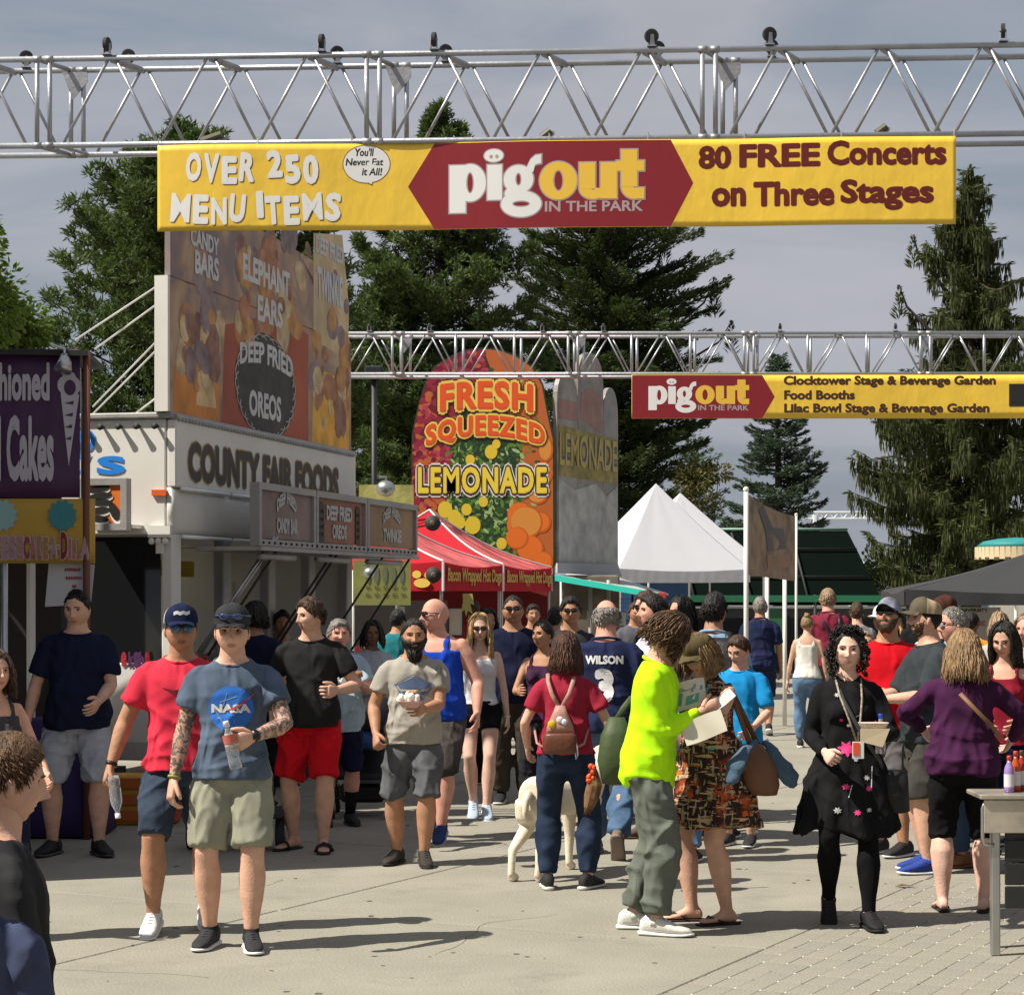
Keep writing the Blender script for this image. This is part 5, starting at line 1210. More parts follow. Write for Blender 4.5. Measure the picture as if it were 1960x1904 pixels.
# fascia, rounded light box and tubes
part('fascia', tbox(-.0, LS, -.035, .05, zF, ZR-.005), wh_p, tr)
g = G(); zc = (zF+zL)/2; hh = (zF-zL)/2
for s_ in (0.02,): pass
g.loft([np.array([TS.pt(s_, zc + hh*math.sin(a), -.02 + .05*math.cos(a)) for a in np.linspace(-math.pi/2, math.pi/2, 9)] + [TS.pt(s_, zF-.001, -.05), TS.pt(s_, zL+.001, -.05)]) for s_ in (0.0, LS)]); part('light_box', g, mat('light_box', (.70,.68,.62), .3, spec=.6), tr, True)
for z_, o_ in ((zF-.01, .05), (zL-.02, .06)):
    for k in range(4): g = G(); g.tube([TS.pt(.08+k*1.22, z_, o_), TS.pt(1.22+k*1.22, z_, o_)], .017, 8); part('light_tube', g, plain(.85,.85,.82,.3), tr, True)
# dots of rivets, light row on the fascia top rail
g = G(); g.tube([TS.pt(0, ZR+.01, .02), TS.pt(LS, ZR+.01, .02)], .03, 8)
for k in range(64): g.sphere(TS.pt(.04+k*.077, ZR-.01, .05), .018, 6, 4)
part('bulb_rail', g, gr_p, tr, kind='stuff')
# sunlit end: row of little lamps, letters, corner casting, marker light
for k in range(8):
    p = TE.pt(.13+k*.165, ZR-.07, .05); g = G(); g.tube([p - TE.n*.05, p, p + TE.n*.03], [.012,.022,.03], 8); part('end_lamp', g, dk, tr, True)
def tin(s, x0, y0, x1, y1, m, nm='lettering', bold=.05):
    sA, zA = TE.sz(x0, y0); sB, zB = TE.sz(x1, y1); g = G(); pl = Plane(C0, TE.u); a, b = sorted((sA, sB))
    v, f = text_arr(s, bold); lo, hi = v.min(0), v.max(0); q = (v-lo)/(hi-lo); g.add([TE.pt(b - x*(b-a), zB + y*(zA-zB), .008) for x, y in q], [t[::-1] for t in f]); part(nm, g, m, tr)
blue = plain(.01,.22,.72,.5)
tin('s', 186, 873, 240, 908, blue, bold=.025); tin('D', 150, 822, 184, 865, blue); tin('y', 150, 870, 176, 908, blue)
g = G(); sA, z_ = TE.sz(306, 943); g.box(TE.pt(sA, z_, .012), (.13, .03, .05), np.stack([TE.u, TE.n, V(0,0,1)], 1)); part('marker_light', g, plain(.7,.13,.03,.3), tr)
g = G(); g.box(TE.pt(.10, zL+.02, .03), (.2,.05,.10), np.stack([TE.u, TE.n, V(0,0,1)], 1))
for k in range(3): g.sphere(TE.pt(.05+k*.06, zL-.06, .04), .03, 8, 6)
g.box(TE.pt(.10, zL-.12, .03), (.06,.04,.09), np.stack([TE.u, TE.n, V(0,0,1)], 1)); part('corner_latch', g, wh_p, tr)
for x0, t_ in ((232, 'e'), (246, 'k'), (256, 's'), (266, 'h'), (278, 'a')): tin(t_, x0, 1247, x0+11, 1277, plain(.08,.02,.09) if t_ in 'ksh' else plain(.4,.02,.03), bold=.07)
# wheels under it
for s_ in (2.6, 3.4):
    g = G(); g.tube([TS.pt(s_, .36, -.30), TS.pt(s_, .36, .02)], .36, 22); w_ = part('wheel', g, rubber, tr, True); g = G(); g.tube([TS.pt(s_, .36, .0), TS.pt(s_, .36, .03)], .19, 16); part('rim', g, steel, w_)
# white tank on the drawbar end
g = G(); p0 = TE.pt(.55, .92, .42); p1 = TE.pt(1.65, .92, .42); g.tube([p0 - unit(p1-p0)*.16, p0 - unit(p1-p0)*.1, p0, p1, p1 + unit(p1-p0)*.1, p1 + unit(p1-p0)*.16], [.08,.2,.25,.25,.2,.08], 20)
tk = thing('gas_tank', 'large white gas tank on the sunny end of the snack trailer', 'gas tank', V(p0[0], p0[1], .3)); part('cylinder', g, wh_p, tk, True)
for k in (.8, 1.4): g = G(); g.box(TE.pt(k, .56, .42), (.08, .4, .3), np.stack([TE.u, TE.n, V(0,0,1)], 1)); part('saddle', g, dk, tk)
g = G(); g.box(TE.pt(1.1, .36, .35), (1.4, .6, .1), np.stack([TE.u, TE.n, V(0,0,1)], 1)); g.tube([TE.pt(.6, .3, .3), TE.pt(.6, 0, .3)], .03, 8); g.tube([TE.pt(1.6, .3, .3), TE.pt(1.6, 0, .3)], .03, 8); part('drawbar', g, dk, tk)
g = G(); g.sphere(TE.pt(.85, 1.2, .42), .05, 8, 6); g.tube([TE.pt(.8, 1.2, .42), TE.pt(.95, 1.22, .42)], .02, 6); part('valve', g, dk, tk)
# fascia words
text_on('lettering', 'COUNTY FAIR FOODS', TS, 360, 843, 648, 960, mat('paint_brown', (.07,.055,.045), .6), tr, off=.004, bold=.055, outline=mat('paint_gold', (.42,.27,.08), .6), ob=.03, base=.038, warp=None)
# flip-up sign panels in a row
OFF = .6
def fr(pl, a0, a1, z0, z1, off, w, th, nm, m, parent):
    for (x0, x1, y0, y1) in ((a0, a1, z1-w, z1), (a0, a1, z0, z0+w), (a0, a0+w, z0+w, z1-w), (a1-w, a1, z0+w, z1-w)):
        g = G(); g.quadbox([pl.pt(x0, y0, off), pl.pt(x1, y0, off), pl.pt(x1, y1, off), pl.pt(x0, y1, off)], th); part(nm, g, m, parent)
aw = [TS.sz(x, 1000, OFF)[0] for x in (496, 606, 704, 800)]; aw[3] = min(aw[3], LS+.5)
zA = TS.hit(496, 922, OFF)[2]; zB = TS.hit(496, 1044, OFF)[2]
CARD = [(.24,.17,.15), (.30,.13,.08), (.33,.21,.11)]
for k, (w1, w2) in enumerate((('DEEP FRIED', 'CANDY BAR'), ('DEEP FRIED', 'OREOS'), ('DEEP FRIED', 'TWINKIE'))):
    a, b = aw[k]+.01, aw[k+1]-.01
    t = thing('framed_sign', ('framed brown sign panel for candy bars, first of three on the trailer awning', 'framed red sign panel for fried cookies, middle of three on the trailer awning', 'framed tan sign panel, last of three on the trailer awning')[k], 'sign', TS.pt((a+b)/2, zB, OFF), 'framed sign panels along the trailer awning')
    g = G(); g.quadbox([TS.pt(a+.05, zB+.07, OFF-.03), TS.pt(b-.05, zB+.07, OFF-.03), TS.pt(b-.05, zA-.05, OFF-.03), TS.pt(a+.05, zA-.05, OFF-.03)], .03); part('board', g, mat('card_%d' % k, CARD[k], .6, var=.25, vscale=2.2), t)
    fr(TS, a, b, zB, zA, OFF, .06, .09, 'frame', gr_p, t)
    H_ = zA-zB; W_ = b-a; g = G(); off = OFF-.02
    if k == 1:
        put_text(g, w1, TS, a+W_*.22, zB+H_*.52, W_*.5, H_*.26, off, .05); put_text(g, w2, TS, a+W_*.33, zB+H_*.2, W_*.28, H_*.26, off, .05)
        g3 = G()
        for q in range(5): disc_on(g3, TS, a+W_*.13, zB+H_*(.2+.13*q), .08, .06, off, n=12); disc_on(g3, TS, a+W_*.84, zB+H_*(.2+.13*q), .08, .06, off, n=12)
        part('printed_cookies', g3, blk, t, kind='stuff')
    else:
        put_text(g, w1, TS, a+W_*.33, zB+H_*.55, W_*.34, H_*.2, off, .05, warp=lambda q: np.stack([q[:,0], q[:,1] + .8*(1-(2*q[:,0]-1)**2)], 1)); put_text(g, w2, TS, a+W_*.33, zB+H_*.22, W_*.36, H_*.26, off, .05)
    part('lettering', g, mat('faded_white', (.5,.49,.46), .6), t)
g = G(); g.quadbox([TS.pt(aw[0], zB-.04, OFF+.02), TS.pt(aw[3], zB-.04, OFF+.02), TS.pt(aw[3], zB-.005, OFF+.02), TS.pt(aw[0], zB-.005, OFF+.02)], OFF); part('awning_deck', g, gr_p, tr)
for k in range(3): g = G(); g.tube([TS.pt(aw[k]+.15, zB-.09, OFF-.05), TS.pt(aw[k+1]-.5, zB-.09, OFF-.05)], .03, 10); part('roller', g, gr_p, tr, True)
g = G()
for q in range(34): g.sphere(TS.pt(aw[0]+.1+q*(aw[3]-aw[0]-.2)/33, zB+.03, OFF+.004), .013, 6, 4)
part('rivets', g, dk, tr, kind='stuff')
# orange cookie sign on the end
t = thing('framed_sign', 'orange framed sign with stacked black cookies beside the purple banner', 'sign', TE.pt(1.0, 2.35, .32))
EP = Plane(TE.pt(0, 0, .35), -TE.u); s0, z0 = EP.sz(150, 1015); s1, z1 = EP.sz(242, 915)
g = G(); g.quadbox([EP.pt(s0+.05, z0+.05, -.02), EP.pt(s1-.05, z0+.05, -.02), EP.pt(s1-.05, z1-.05, -.02), EP.pt(s0+.05, z1-.05, -.02)], .03)
mo = mat('orange_print', (.72,.17,.02), .5); tt = mo.node_tree
part('board', g, mo, t); fr(EP, s0, s1, z0, z1, 0, .055, .10, 'frame', gr_p, t)
g = G(); g2 = G(); W_ = s1-s0; H_ = z1-z0
for x, y, ra, rz_, ro in ((.42,.80,.10,.028,.15), (.45,.66,.11,.03,.1), (.46,.54,.11,.03,-.05), (.42,.38,.10,.03,.1), (.42,.22,.09,.03,-.1), (.74,.36,.04,.08,.4)):
    disc_on(g2, EP, s0+x*W_, z0+y*H_-.02, ra*1.04, rz_*1.2, -.014, n=16, rot=ro); disc_on(g, EP, s0+x*W_, z0+y*H_, ra, rz_, -.010, n=16, rot=ro)
part('printed_cream', g2, wht, t, kind='stuff'); part('printed_cookies', g, blk, t, kind='stuff')
g = G(); g.quadbox([EP.pt(s0, z0+.02, -.11), EP.pt(s1, z0+.02, -.11), EP.pt(s1, z0+.05, -.11), EP.pt(s0, z0+.05, -.11)], .25); part('bracket', g, steel, t)
# ---- painted tower on the trailer roof
tw = thing('sign_tower', 'tall faded painted sign board standing on the snack trailer roof', 'sign', TS.pt(2.5, ZR+.05))
TW = Plane(TS.pt(0, 0, -.02), TS.u); TW.n = TS.n; TW.flatk = .22; TW.step = .0003
a1 = TW.sz(672, 800)[0]; zt_ = TW.hit(330, 352)[2]; zb_ = ZR+.055
def edge_top(a): k = a/a1; return zt_ - .15*k**2 - (.9*sst(k, .80, 1.0)**1.5)
prof = [(0, zb_), (a1, zb_)] + [(a, edge_top(a)) for a in np.linspace(a1, 0, 24)]
def solid_outline(pl, prof, off, th):
    n = len(prof); g = G(); vs = [pl.pt(a, z, off) for a, z in prof] + [pl.pt(a, z, off-th) for a, z in prof]
    g.add(vs, [tuple(range(n)), tuple(range(n, 2*n))[::-1]] + [(k, k+n, (k+1) % n+n, (k+1) % n) for k in range(n)]); return g
mt = mat('mural', (.30,.235,.20), .65, var=.14, vscale=1.1, bump=.05)
tt = mt.node_tree; bs = tt.nodes['Principled BSDF']; src = bs.inputs['Base Color'].links[0].from_socket
tc_ = N(tt, 'ShaderNodeTexCoord'); nz_ = N(tt, 'ShaderNodeTexNoise'); nz_.inputs['Scale'].default_value = 1.6; nz_.inputs['Detail'].default_value = 4; nz_.inputs['Distortion'].default_value = 1.2
rp = N(tt, 'ShaderNodeValToRGB'); e = rp.color_ramp.elements; e[0].position = .35; e[0].color = (.22,.17,.18,1); e[1].position = .66; e[1].color = (.62,.44,.27,1); q = e.new(.5); q.color = (.46,.28,.18,1)
mm = N(tt, 'ShaderNodeMix', data_type='RGBA'); mm.inputs[0].default_value = .75
tt.links.new(tc_.outputs['Object'], nz_.inputs[0]); tt.links.new(nz_.outputs[0], rp.inputs[0]); tt.links.new(src, mm.inputs[6]); tt.links.new(rp.outputs[0], mm.inputs[7]); tt.links.new(mm.outputs[2], bs.inputs['Base Color'])
zs1 = TW.hit(330, 530)[2]
for nm, lo_, hi_ in (('lower_board', zb_, zs1-.008), ('upper_board', zs1+.008, 99)):
    pf = [(0, lo_), (a1, lo_)] + ([(a, edge_top(a)) for a in np.linspace(a1, 0, 24)] if hi_ > 50 else [(a1, hi_), (0, hi_)])
    part(nm, solid_outline(TW, pf, 0, .05), mt, tw)
g = G(); g.quadbox([TW.pt(-.06, zb_, .01), TW.pt(-.012, zb_, .01), TW.pt(-.012, zs1, .01), TW.pt(-.06, zs1, .01)], .12); part('edge_trim', g, wh_p, tw)
def mural(nm, pts, m, off): g = G(); g.add([TW.pt(*TW.sz(x, y), off) for x, y in pts], [tuple(range(len(pts)))]); part(nm, g, m, tw, kind=None)
brick = mat('mural_red', (.42,.10,.05), .65, var=.25, vscale=1.5); mural('painted_red_field', [(424,812),(590,854),(590,640),(530,600),(430,622)], brick, .004)
mural('painted_orange_field', [(332,802),(420,824),(420,740),(390,690),(332,700)], mat('mural_orange', (.66,.25,.05), .65, var=.35, vscale=2), .004)
mural('painted_amber_field', [(597,856),(668,874),(668,690),(640,720),(600,700)], mat('mural_amber', (.85,.44,.06), .65, var=.4, vscale=2.4), .004)
mural('painted_cream_field', [(600,650),(666,690),(668,590),(655,450),(600,446)], mat('mural_cream', (.62,.47,.27), .65, var=.3, vscale=2), .004)
mural('painted_cone', [(375,775),(414,782),(404,690),(388,560),(380,690)], mat('mural_tan', (.66,.45,.22), .65, var=.4, vscale=3), .007)
g = G(); c_ = TW.sz(509, 740); 
for k in range(22):
    an_ = k/22*6.283; disc_on(g, TW, c_[0] + .62*math.cos(an_), c_[1] + .36*math.sin(an_), .24, .15, .009 + .0003*k, n=14)
disc_on(g, TW, c_[0], c_[1], .7, .42, .0085, n=24); part('painted_cookies', g, mat('mural_black', (.05,.048,.045), .6, var=.4, vscale=5), tw, kind='stuff')
g = G()
for k in range(22):
    an_ = k/22*6.283+.1; p = [TW.pt(c_[0] + .62*math.cos(an_) + .22*math.cos(b), c_[1] + .36*math.sin(an_) + .13*math.sin(b), .020) for b in np.linspace(an_-1, an_+.8, 6)]; g.tube(p, .006, 4)
part('painted_highlights', g, mat('faded_white', (.5,.49,.46), .6), tw, kind='stuff')
fw = mat('mural_white', (.62,.62,.62), .6, var=.12, vscale=4)
bend = lambda amp: (lambda q: np.stack([q[:,0], q[:,1] + amp*(1-(2*q[:,0]-1)**2)], 1))
for s, x0, y0, x1, y1, w in (('CANDY', 364, 445, 418, 480, None), ('BARS', 372, 486, 418, 532, None), ('ELEPHANT', 464, 503, 554, 552, None), ('EARS', 492, 572, 540, 622, None), ('DEEP FRIED', 458, 672, 560, 712, bend(.35)), ('OREOS', 476, 752, 537, 802, None), ('DEEP FRIED', 604, 462, 656, 495, None), ('TWINKIE', 606, 520, 655, 580, None)):
    sa, za = TW.sz(x0, y0); sb, zb__ = TW.sz(x1, y1); z_m = (za + TW.sz(x0, y1)[1])/2; z_a = TW.sz((x0+x1)/2, y0)[1]; z_b = TW.sz((x0+x1)/2, y1)[1]
    g = G(); put_text(g, s, TW, sa, z_b, sb-sa, z_a-z_b, .026, .042, warp=w); part('lettering', g, fw, tw)
r_ = np.random.default_rng(12); pms = [mat('mural_spot_%d' % k, c, .65, var=.4, vscale=6) for k, c in enumerate(((.52,.26,.09),(.60,.44,.25),(.30,.15,.10),(.44,.20,.10),(.27,.20,.20)))]
for k in range(5):
    g = G()
    for q in range(26):
        x, y = [(r_.uniform(600, 664), r_.uniform(600, 860)), (r_.uniform(336, 418), r_.uniform(600, 800)), (r_.uniform(440, 590), r_.uniform(470, 640))][q % 3]
        if k == 4: y -= 90
        a, z = TW.sz(x, max(y, 452)); rr = r_.uniform(.05, .20)
        if .05+rr < a < a1-rr-.05 and z > zb_+rr+.1: disc_on(g, TW, a, z, rr, rr*r_.uniform(.6, 1.7), .004 + .0006*q + .0001*k, n=16, jag=.04, rot=r_.uniform(0, 3))
    part('painted_food', g, pms[k], tw, kind='stuff')
# wire stays
for k, (x0, y0, x1, y1) in enumerate(((325,540,145,650),(325,573,182,668),(322,638,178,778),(322,655,178,792),(325,750,240,806))):
    g = G(); a = TW.sz(330, y0)[1]; p0 = TW.pt(-.03, a, -.03); p1 = P(x1, y1, 20.5); g.tube([p0, p1], .009, 6); part('stay_wire', g, plain(.6,.6,.58,.4), tw, True)
for k in range(3): g = G(); g.tube([TW.pt(.5+k*2, zb_, -.08), TW.pt(.5+k*2, zt_-.6, -.08)], .03, 8); part('back_post', g, gr_p, tw, True); 

# ---- purple stall on the left
PY = 16.2; PB = WPlane(P(0, 1000, PY)*V(1,1,0), (1, -.03)); PB.wave = lambda a, z: .012*math.sin(a*8)+.004*math.sin(a*17)
st = thing('market_stall', 'market stall with dark roof, steel post and brown corner post behind the purple banner', 'stall', PB.pt(-1.2, 0, -1.5))
aL, aR = PB.sz(-420, 900)[0], PB.sz(160, 900)[0]
zT = PB.sz(150, 668)[1]; zM = PB.sz(150, 952)[1]; zY = PB.sz(150, 1078)[1]
g = G(); g.quadbox([PB.pt(aL, zT+.02, .1), PB.pt(aR+.05, zT-.02, .1), PB.pt(aR-.1, zT+.0, -1.1), PB.pt(aL, zT+.14, -1.1)], .04); part('roof', g, dk, st)
for nm, vx, off, zt2_, r_, m in (('corner_post', 166, .02, PB.sz(166, 672)[1], .028, mat('rust_brown', (.16,.055,.03), .6)), ('post', 8, -.0, zY, .03, steel)):
    g = G(); a = PB.sz(vx, 900)[0]; g.tube([PB.pt(a, 0, off), PB.pt(a, zt2_, off)], r_, 10); part(nm, g, m, st, True)
g = G(); a = PB.sz(28, 1200)[0]; g.tube([PB.pt(a, 0, -.5), PB.pt(a, zY+.1, -.5)], .035, 4); part('post', g, wh_p, st)
for off in (-1.1,):
    for a in (aL+.1, aR-.25): g = G(); g.tube([PB.pt(a, 0, off), PB.pt(a, zT, off)], .03, 8); part('post', g, steel, st, True)
g = G(); g.quadbox([PB.pt(aL, 0, -1.15), PB.pt(aR-.45, 0, -1.15), PB.pt(aR-.45, zT-.1, -1.15), PB.pt(aL, zT, -1.15)], .02); part('rear_sheet', g, mat('stall_dark', (.035,.028,.026), .9), st)
g = G(); g.quadbox([PB.pt(aL, 0, .1), PB.pt(aL, 0, -1.1), PB.pt(aL, zT, -1.1), PB.pt(aL, zT, .1)], .02); part('side_sheet', g, mat('stall_dark', (.035,.028,.026), .9), st)
pur = mat('purple_vinyl', (.075,.028,.085), .5, bump=.6, bscale=5, bstretch=(1,1,.3), var=.15, vscale=2)
pb = thing('banner', 'purple banner with white dessert lettering and a cone on the left stall', 'banner', PB.pt(-.3, zM))
part('sheet', banner_sheet(Plane(PB.c, PB.u[:2]), aL, PB.sz(152, 900)[0], zM, zT, lambda a, t: PB.wave(a+aL, 0), 140, 6), pur, pb, True)
lav = mat('print_lavender', (.52,.48,.52), .5)
for s, x0, y0, x1, y1 in (('Old Fashioned', -112, 694, 96, 768), ('Funnel Cakes', -92, 795, 104, 922)):
    a, z1 = PB.sz(x0, y0); b, z0 = PB.sz(x1, y1); g = G(); put_text(g, s, PB, a, z0, b-a, z1-z0, .014, .04); part('lettering', g, lav, pb)
g = G(); a, z = PB.sz(133, 742); 
for dx, dy, r_ in ((0,.06,.05), (-.03,.02,.055), (.035,.015,.05), (.0,-.03,.06), (-.02,.10,.03)): disc_on(g, PB, a+dx, z+dy, r_*1.1, r_*1.3, .012, n=14)
g.add([PB.pt(a-.065, z-.05, .012), PB.pt(a-.005, z-.60, .012), PB.pt(a+.075, z-.05, .012)], [(0,1,2)]); part('printed_cone', g, lav, pb, kind='stuff')
g = G(); disc_on(g, PB, a+.005, z+.0, .045, .06, .016, n=12); 
for k in range(4): g.add([PB.pt(a-.04+k*.003, z-.12-k*.09, .016), PB.pt(a+.035-k*.006, z-.10-k*.09, .016), PB.pt(a+.03-k*.006, z-.13-k*.09, .016)], [(0,1,2)])
part('printed_cone_lines', g, pur, pb, kind='stuff')
yb = thing('banner', 'mustard yellow banner with pink lettering and teal starbursts under the purple one', 'banner', PB.pt(-.3, zY, .02))
YB = WPlane(PB.pt(0, 0, .02), PB.u[:2]); a, _ = YB.sz(182, 1000)
part('sheet', banner_sheet(YB, aL, a, zY, zM-.01, lambda a, t: .006*math.sin(a*5), 40, 4), mat('vinyl_mustard', (.55,.33,.05), .5, bump=.3, bscale=3), yb, True)
for vx, m in ((7, plain(.30,.48,.48,.5)), (120, plain(.05,.25,.26,.5))):
    a, z = YB.sz(vx, 986); g = G(); disc_on(g, YB, a, z, .105, .115, .014, n=24, jag=.12); part('starburst', g, m, yb)
ws = [('C',-45,1028,-28,1070),('H',-26,1028,-12,1070),('E',-10,1026,3,1070),('E',5,1026,16,1070),('S',18,1026,31,1070),('E',33,1026,45,1070),('C',46,1026,58,1070),('A',59,1026,70,1070),('K',71,1026,82,1070),('E',84,1028,93,1070),('-',94,1045,98,1049),('A',99,1028,109,1068),('-',110,1044,115,1050),('D',117,1018,130,1070),('I',132,1030,137,1070),('L',139,1032,146,1070),('L',148,1032,156,1070),('A',157,1028,170,1070)]
pk = [(.42,.16,.16), (.45,.17,.15), (.40,.17,.10), (.45,.25,.32), (.42,.22,.30), (.45,.22,.20), (.30,.06,.08)]
for k, (s, x0, y0, x1, y1) in enumerate(ws):
    a, z1 = YB.sz(x0, y0); b, z0 = YB.sz(x1, y1); g = G(); put_text(g, s, YB, a-.008, z0-.008, b-a+.016, z1-z0+.016, .012, .09 if s != '-' else .0); part('letter_outline', g, plain(.6,.48,.36,.5), yb)
    g = G(); put_text(g, s, YB, a, z0, b-a, z1-z0, .017, .06 if s != '-' else .0); part('letter', g, plain(*((.24,.02,.015) if s == 'D' else pk[k % 7]), .5), yb)
mb = thing('menu_board', 'white menu sheet with red prices hanging under the mustard banner', 'menu', PB.pt(-.1, 1.7, -.1))
MB = Plane(PB.pt(0, 0, -.06), PB.u[:2]); a0_, z1_ = MB.sz(86, 1080); b0_, z0_ = MB.sz(181, 1156)
g = G(); g.quadbox([MB.pt(a0_, z0_-.02), MB.pt(b0_-.03, z0_), MB.pt(b0_, z1_), MB.pt(a0_+.03, z1_+.01)], .008); part('sheet', g, plain(.62,.60,.60,.6), mb)
for k, (s, x0, x1, m) in enumerate((('Cake Bites', .40, .72, (.45,.03,.05)), ('w/Cheesecake', .42, .74, (.45,.03,.05)), ('S', .55, .63, (.4,.05,.08)))):
    w_ = b0_-a0_; h_ = z1_-z0_; z = z1_ - h_*(.17+.21*k); g = G(); dashes(g, MB, a0_+w_*x0, z, w_*(x1-x0), h_*.08, .004); part('small_print', g, plain(*m, .5), mb, kind='stuff')
for k, s in enumerate(('$4', '$6', '$4', '$3')): z = z1_ - h_*(.17+.21*k); g = G(); put_text(g, s, MB, a0_+w_*.80, z, w_*.10, h_*.1, .004, .03); part('lettering', g, plain(.45,.03,.05,.5), mb)
# counter with purple cloth and an orange crate
def cloth_table(label, c, w, d, h, m, rz=0, name='table', sag=0):
    r_ = thing(name, label, 'table', c); M_ = rotz(rz); g = G(); nn_ = 80; t = np.arange(nn_)*2*math.pi/nn_; rings = []
    for z, k in ((.02, 1.10), (.25, 1.06), (h*.6, 1.02), (h-.02, 1.0), (h, .985)):
        x = np.sign(np.cos(t))*np.abs(np.cos(t))**.16*w/2*k; y = np.sign(np.sin(t))*np.abs(np.sin(t))**.16*d/2*k; rp_ = 1 + .03*np.sin(t*26)*(1-z/h)
        rings.append(np.stack([x*rp_, y*rp_, np.full(nn_, z)], 1) @ M_.T + V(*c))
    g.loft(rings); part('cloth', g, m, r_, True); return r_
c = GP(105, 1612); cloth_table('stall table draped in a dark purple cloth behind the man in navy', (c[0]-.25, c[1]+.55, 0), 1.0, .6, .9, mat('purple_cloth', (.045,.025,.12), .8, bump=.4, bscale=6))
c = GP(240, 1575); t = thing('crate', 'yellow and orange crate on the ground beside the trailer end', 'crate', c)
g = G(); g.bbox(V(c[0], c[1], .2), (.42, .35, .40), .02); part('box', g, plain(.55,.28,.03,.6), t)
for k in range(3): g = G(); g.bbox(V(c[0], c[1]-.18, .08+k*.13), (.43, .02, .09), .008); part('slat', g, plain(.50,.12,.02,.6), t)
g = G(); g.bbox(V(c[0]+.33, c[1]+.05, .2), (.2, .3, .4), .02); part('box', g, plain(.45,.07,.02,.6), t)
# silver lamp at the stall corner
c = PB.pt(aR-.12, zT-.06, .12); t = thing('work_lamp', 'small silver work lamp clamped at the top corner of the purple banner', 'lamp', c)
g = G(); g.tube([c, c + V(.01,-.03,-.05), c + V(.0,-.06,-.12)], [.03,.05,.07], 14); part('reflector', g, steel, t, True); g = G(); g.tube([c + V(-.1,0,.08), c + V(0,0,.05), c], .012, 6); part('cable', g, plain(.6,.6,.6,.5), t)
# neighbouring stall just outside the frame: its roof shades the left side
nb_ = thing('market_stall', 'tall neighbouring stall just past the left edge beside the purple banner', 'stall', (-6.2, 14.8, 0))
g = G(); ns_ = (-8.4, -4.05, 13.5, 16.05); zc_ = 4.5; cr4 = [V(ns_[0], ns_[2], zc_), V(ns_[1], ns_[2], zc_), V(ns_[1], ns_[3], zc_), V(ns_[0], ns_[3], zc_)]
g.quadbox([q + V(0,0,.15) for q in cr4], .15); part('roof', g, mat('canvas_blue', (.05,.08,.15), .8), nb_)
for q in cr4: g = G(); g.tube([V(q[0], q[1], 0), q], .025, 8); part('leg', g, steel, nb_, True)
g = G(); g.quadbox([V(ns_[1], ns_[2], .0), V(ns_[1], ns_[3], .0), V(ns_[1], ns_[3], zc_-.02), V(ns_[1], ns_[2], zc_-.02)], .03); part('side_sheet', g, MATS['canvas_blue'], nb_)

# ---- lemonade stand
LY = 36.0; LP = Plane(V((785-CX)/F*LY, LY, 0), (1, 0)); LP.flatk = .3; LP.step = .0007; lem = thing('lemonade_stand', 'tall arched lemonade sign board printed with fruit above a low stand', 'stand', LP.pt(1.2, 0, -1))
Lk = LY/F; wL = 278*Lk; zLb = H0 + (HY-1100)*Lk; lx = lambda vx: (vx-785)*Lk; lz = lambda vy: H0 + (HY-vy)*Lk
outl = [(785,1100),(1062,1100),(1062,840),(1050,791),(1040,735),(1020,701),(990,680),(955,668),(925,665),(890,669),(860,682),(830,701),(812,735),(800,775),(788,830)]
bd_ = solid_outline(LP, [(lx(x), lz(y)) for x, y in outl], 0, .10); part('sign_board', bd_, plain(.02,.045,.018,.5), lem)
pr = [plain(*c, .45) for c in ((.30,.02,.045), (.16,.01,.03), (.78,.17,.02), (.70,.28,.05), (.75,.55,.04), (.10,.22,.03), (.03,.09,.02), (.35,.5,.2), (.50,.13,.03), (.42,.05,.10), (.55,.11,.01))]
def inside(x, y):
    if y > 1098 or y < 668: return False
    return np.interp(y, [665,701,735,791,840,1100],[900,832,812,797,789,787]) < x < np.interp(y, [665,701,735,791,840,1100],[940,1018,1038,1048,1060,1060])
g = G(); r_ = np.random.default_rng(3)
def fr_disc(x, y, rx, ry, mi, off, n=14, jag=0, rot=0):
    for a_ in np.linspace(0, 6.28, 8):
        if not inside(x + rx*1.02*math.cos(a_), y + ry*1.02*math.sin(a_)): return
    disc_on(g, LP, lx(x), lz(y), rx*Lk, ry*Lk, off, mi, n, jag, rot)
def region(pts, mi, off):
    g.add([LP.pt(lx(x), lz(y), off) for x, y in pts], [tuple(range(len(pts)))], mi)
region([(788,1000),(850,1000),(862,860),(850,760),(920,740),(925,668),(892,671),(862,684),(833,703),(814,737),(802,777),(790,832)], 1, .0012)
region([(925,668),(955,671),(988,683),(1017,703),(1037,737),(1047,792),(1058,842),(1059,1098),(985,1098),(975,960),(1000,860),(960,760)], 8, .0014)
for k in range(800):                                                     # leaves
    x, y = r_.uniform(850, 1000), r_.uniform(850, 1098)
    if r_.random() < .1: x, y = r_.uniform(800, 1050), r_.uniform(700, 1098)
    fr_disc(x, y, r_.uniform(3, 10), r_.uniform(1.5, 4), int(r_.choice([5, 5, 6, 6, 7])), .003 + k*8e-6, 6, 0, r_.uniform(0, 3))
for k in range(900):                                                     # berries up the left side
    y = r_.uniform(668, 1000); x = r_.uniform(789, 800 + 50 + (920-y)*.25 if y < 920 else 850)
    if y < 740: x = r_.uniform(820, 930)
    fr_disc(x, y, r_.uniform(4, 9), r_.uniform(4, 8), int(r_.choice([0, 0, 1, 8, 9])), .003 + k*7e-6, 10)
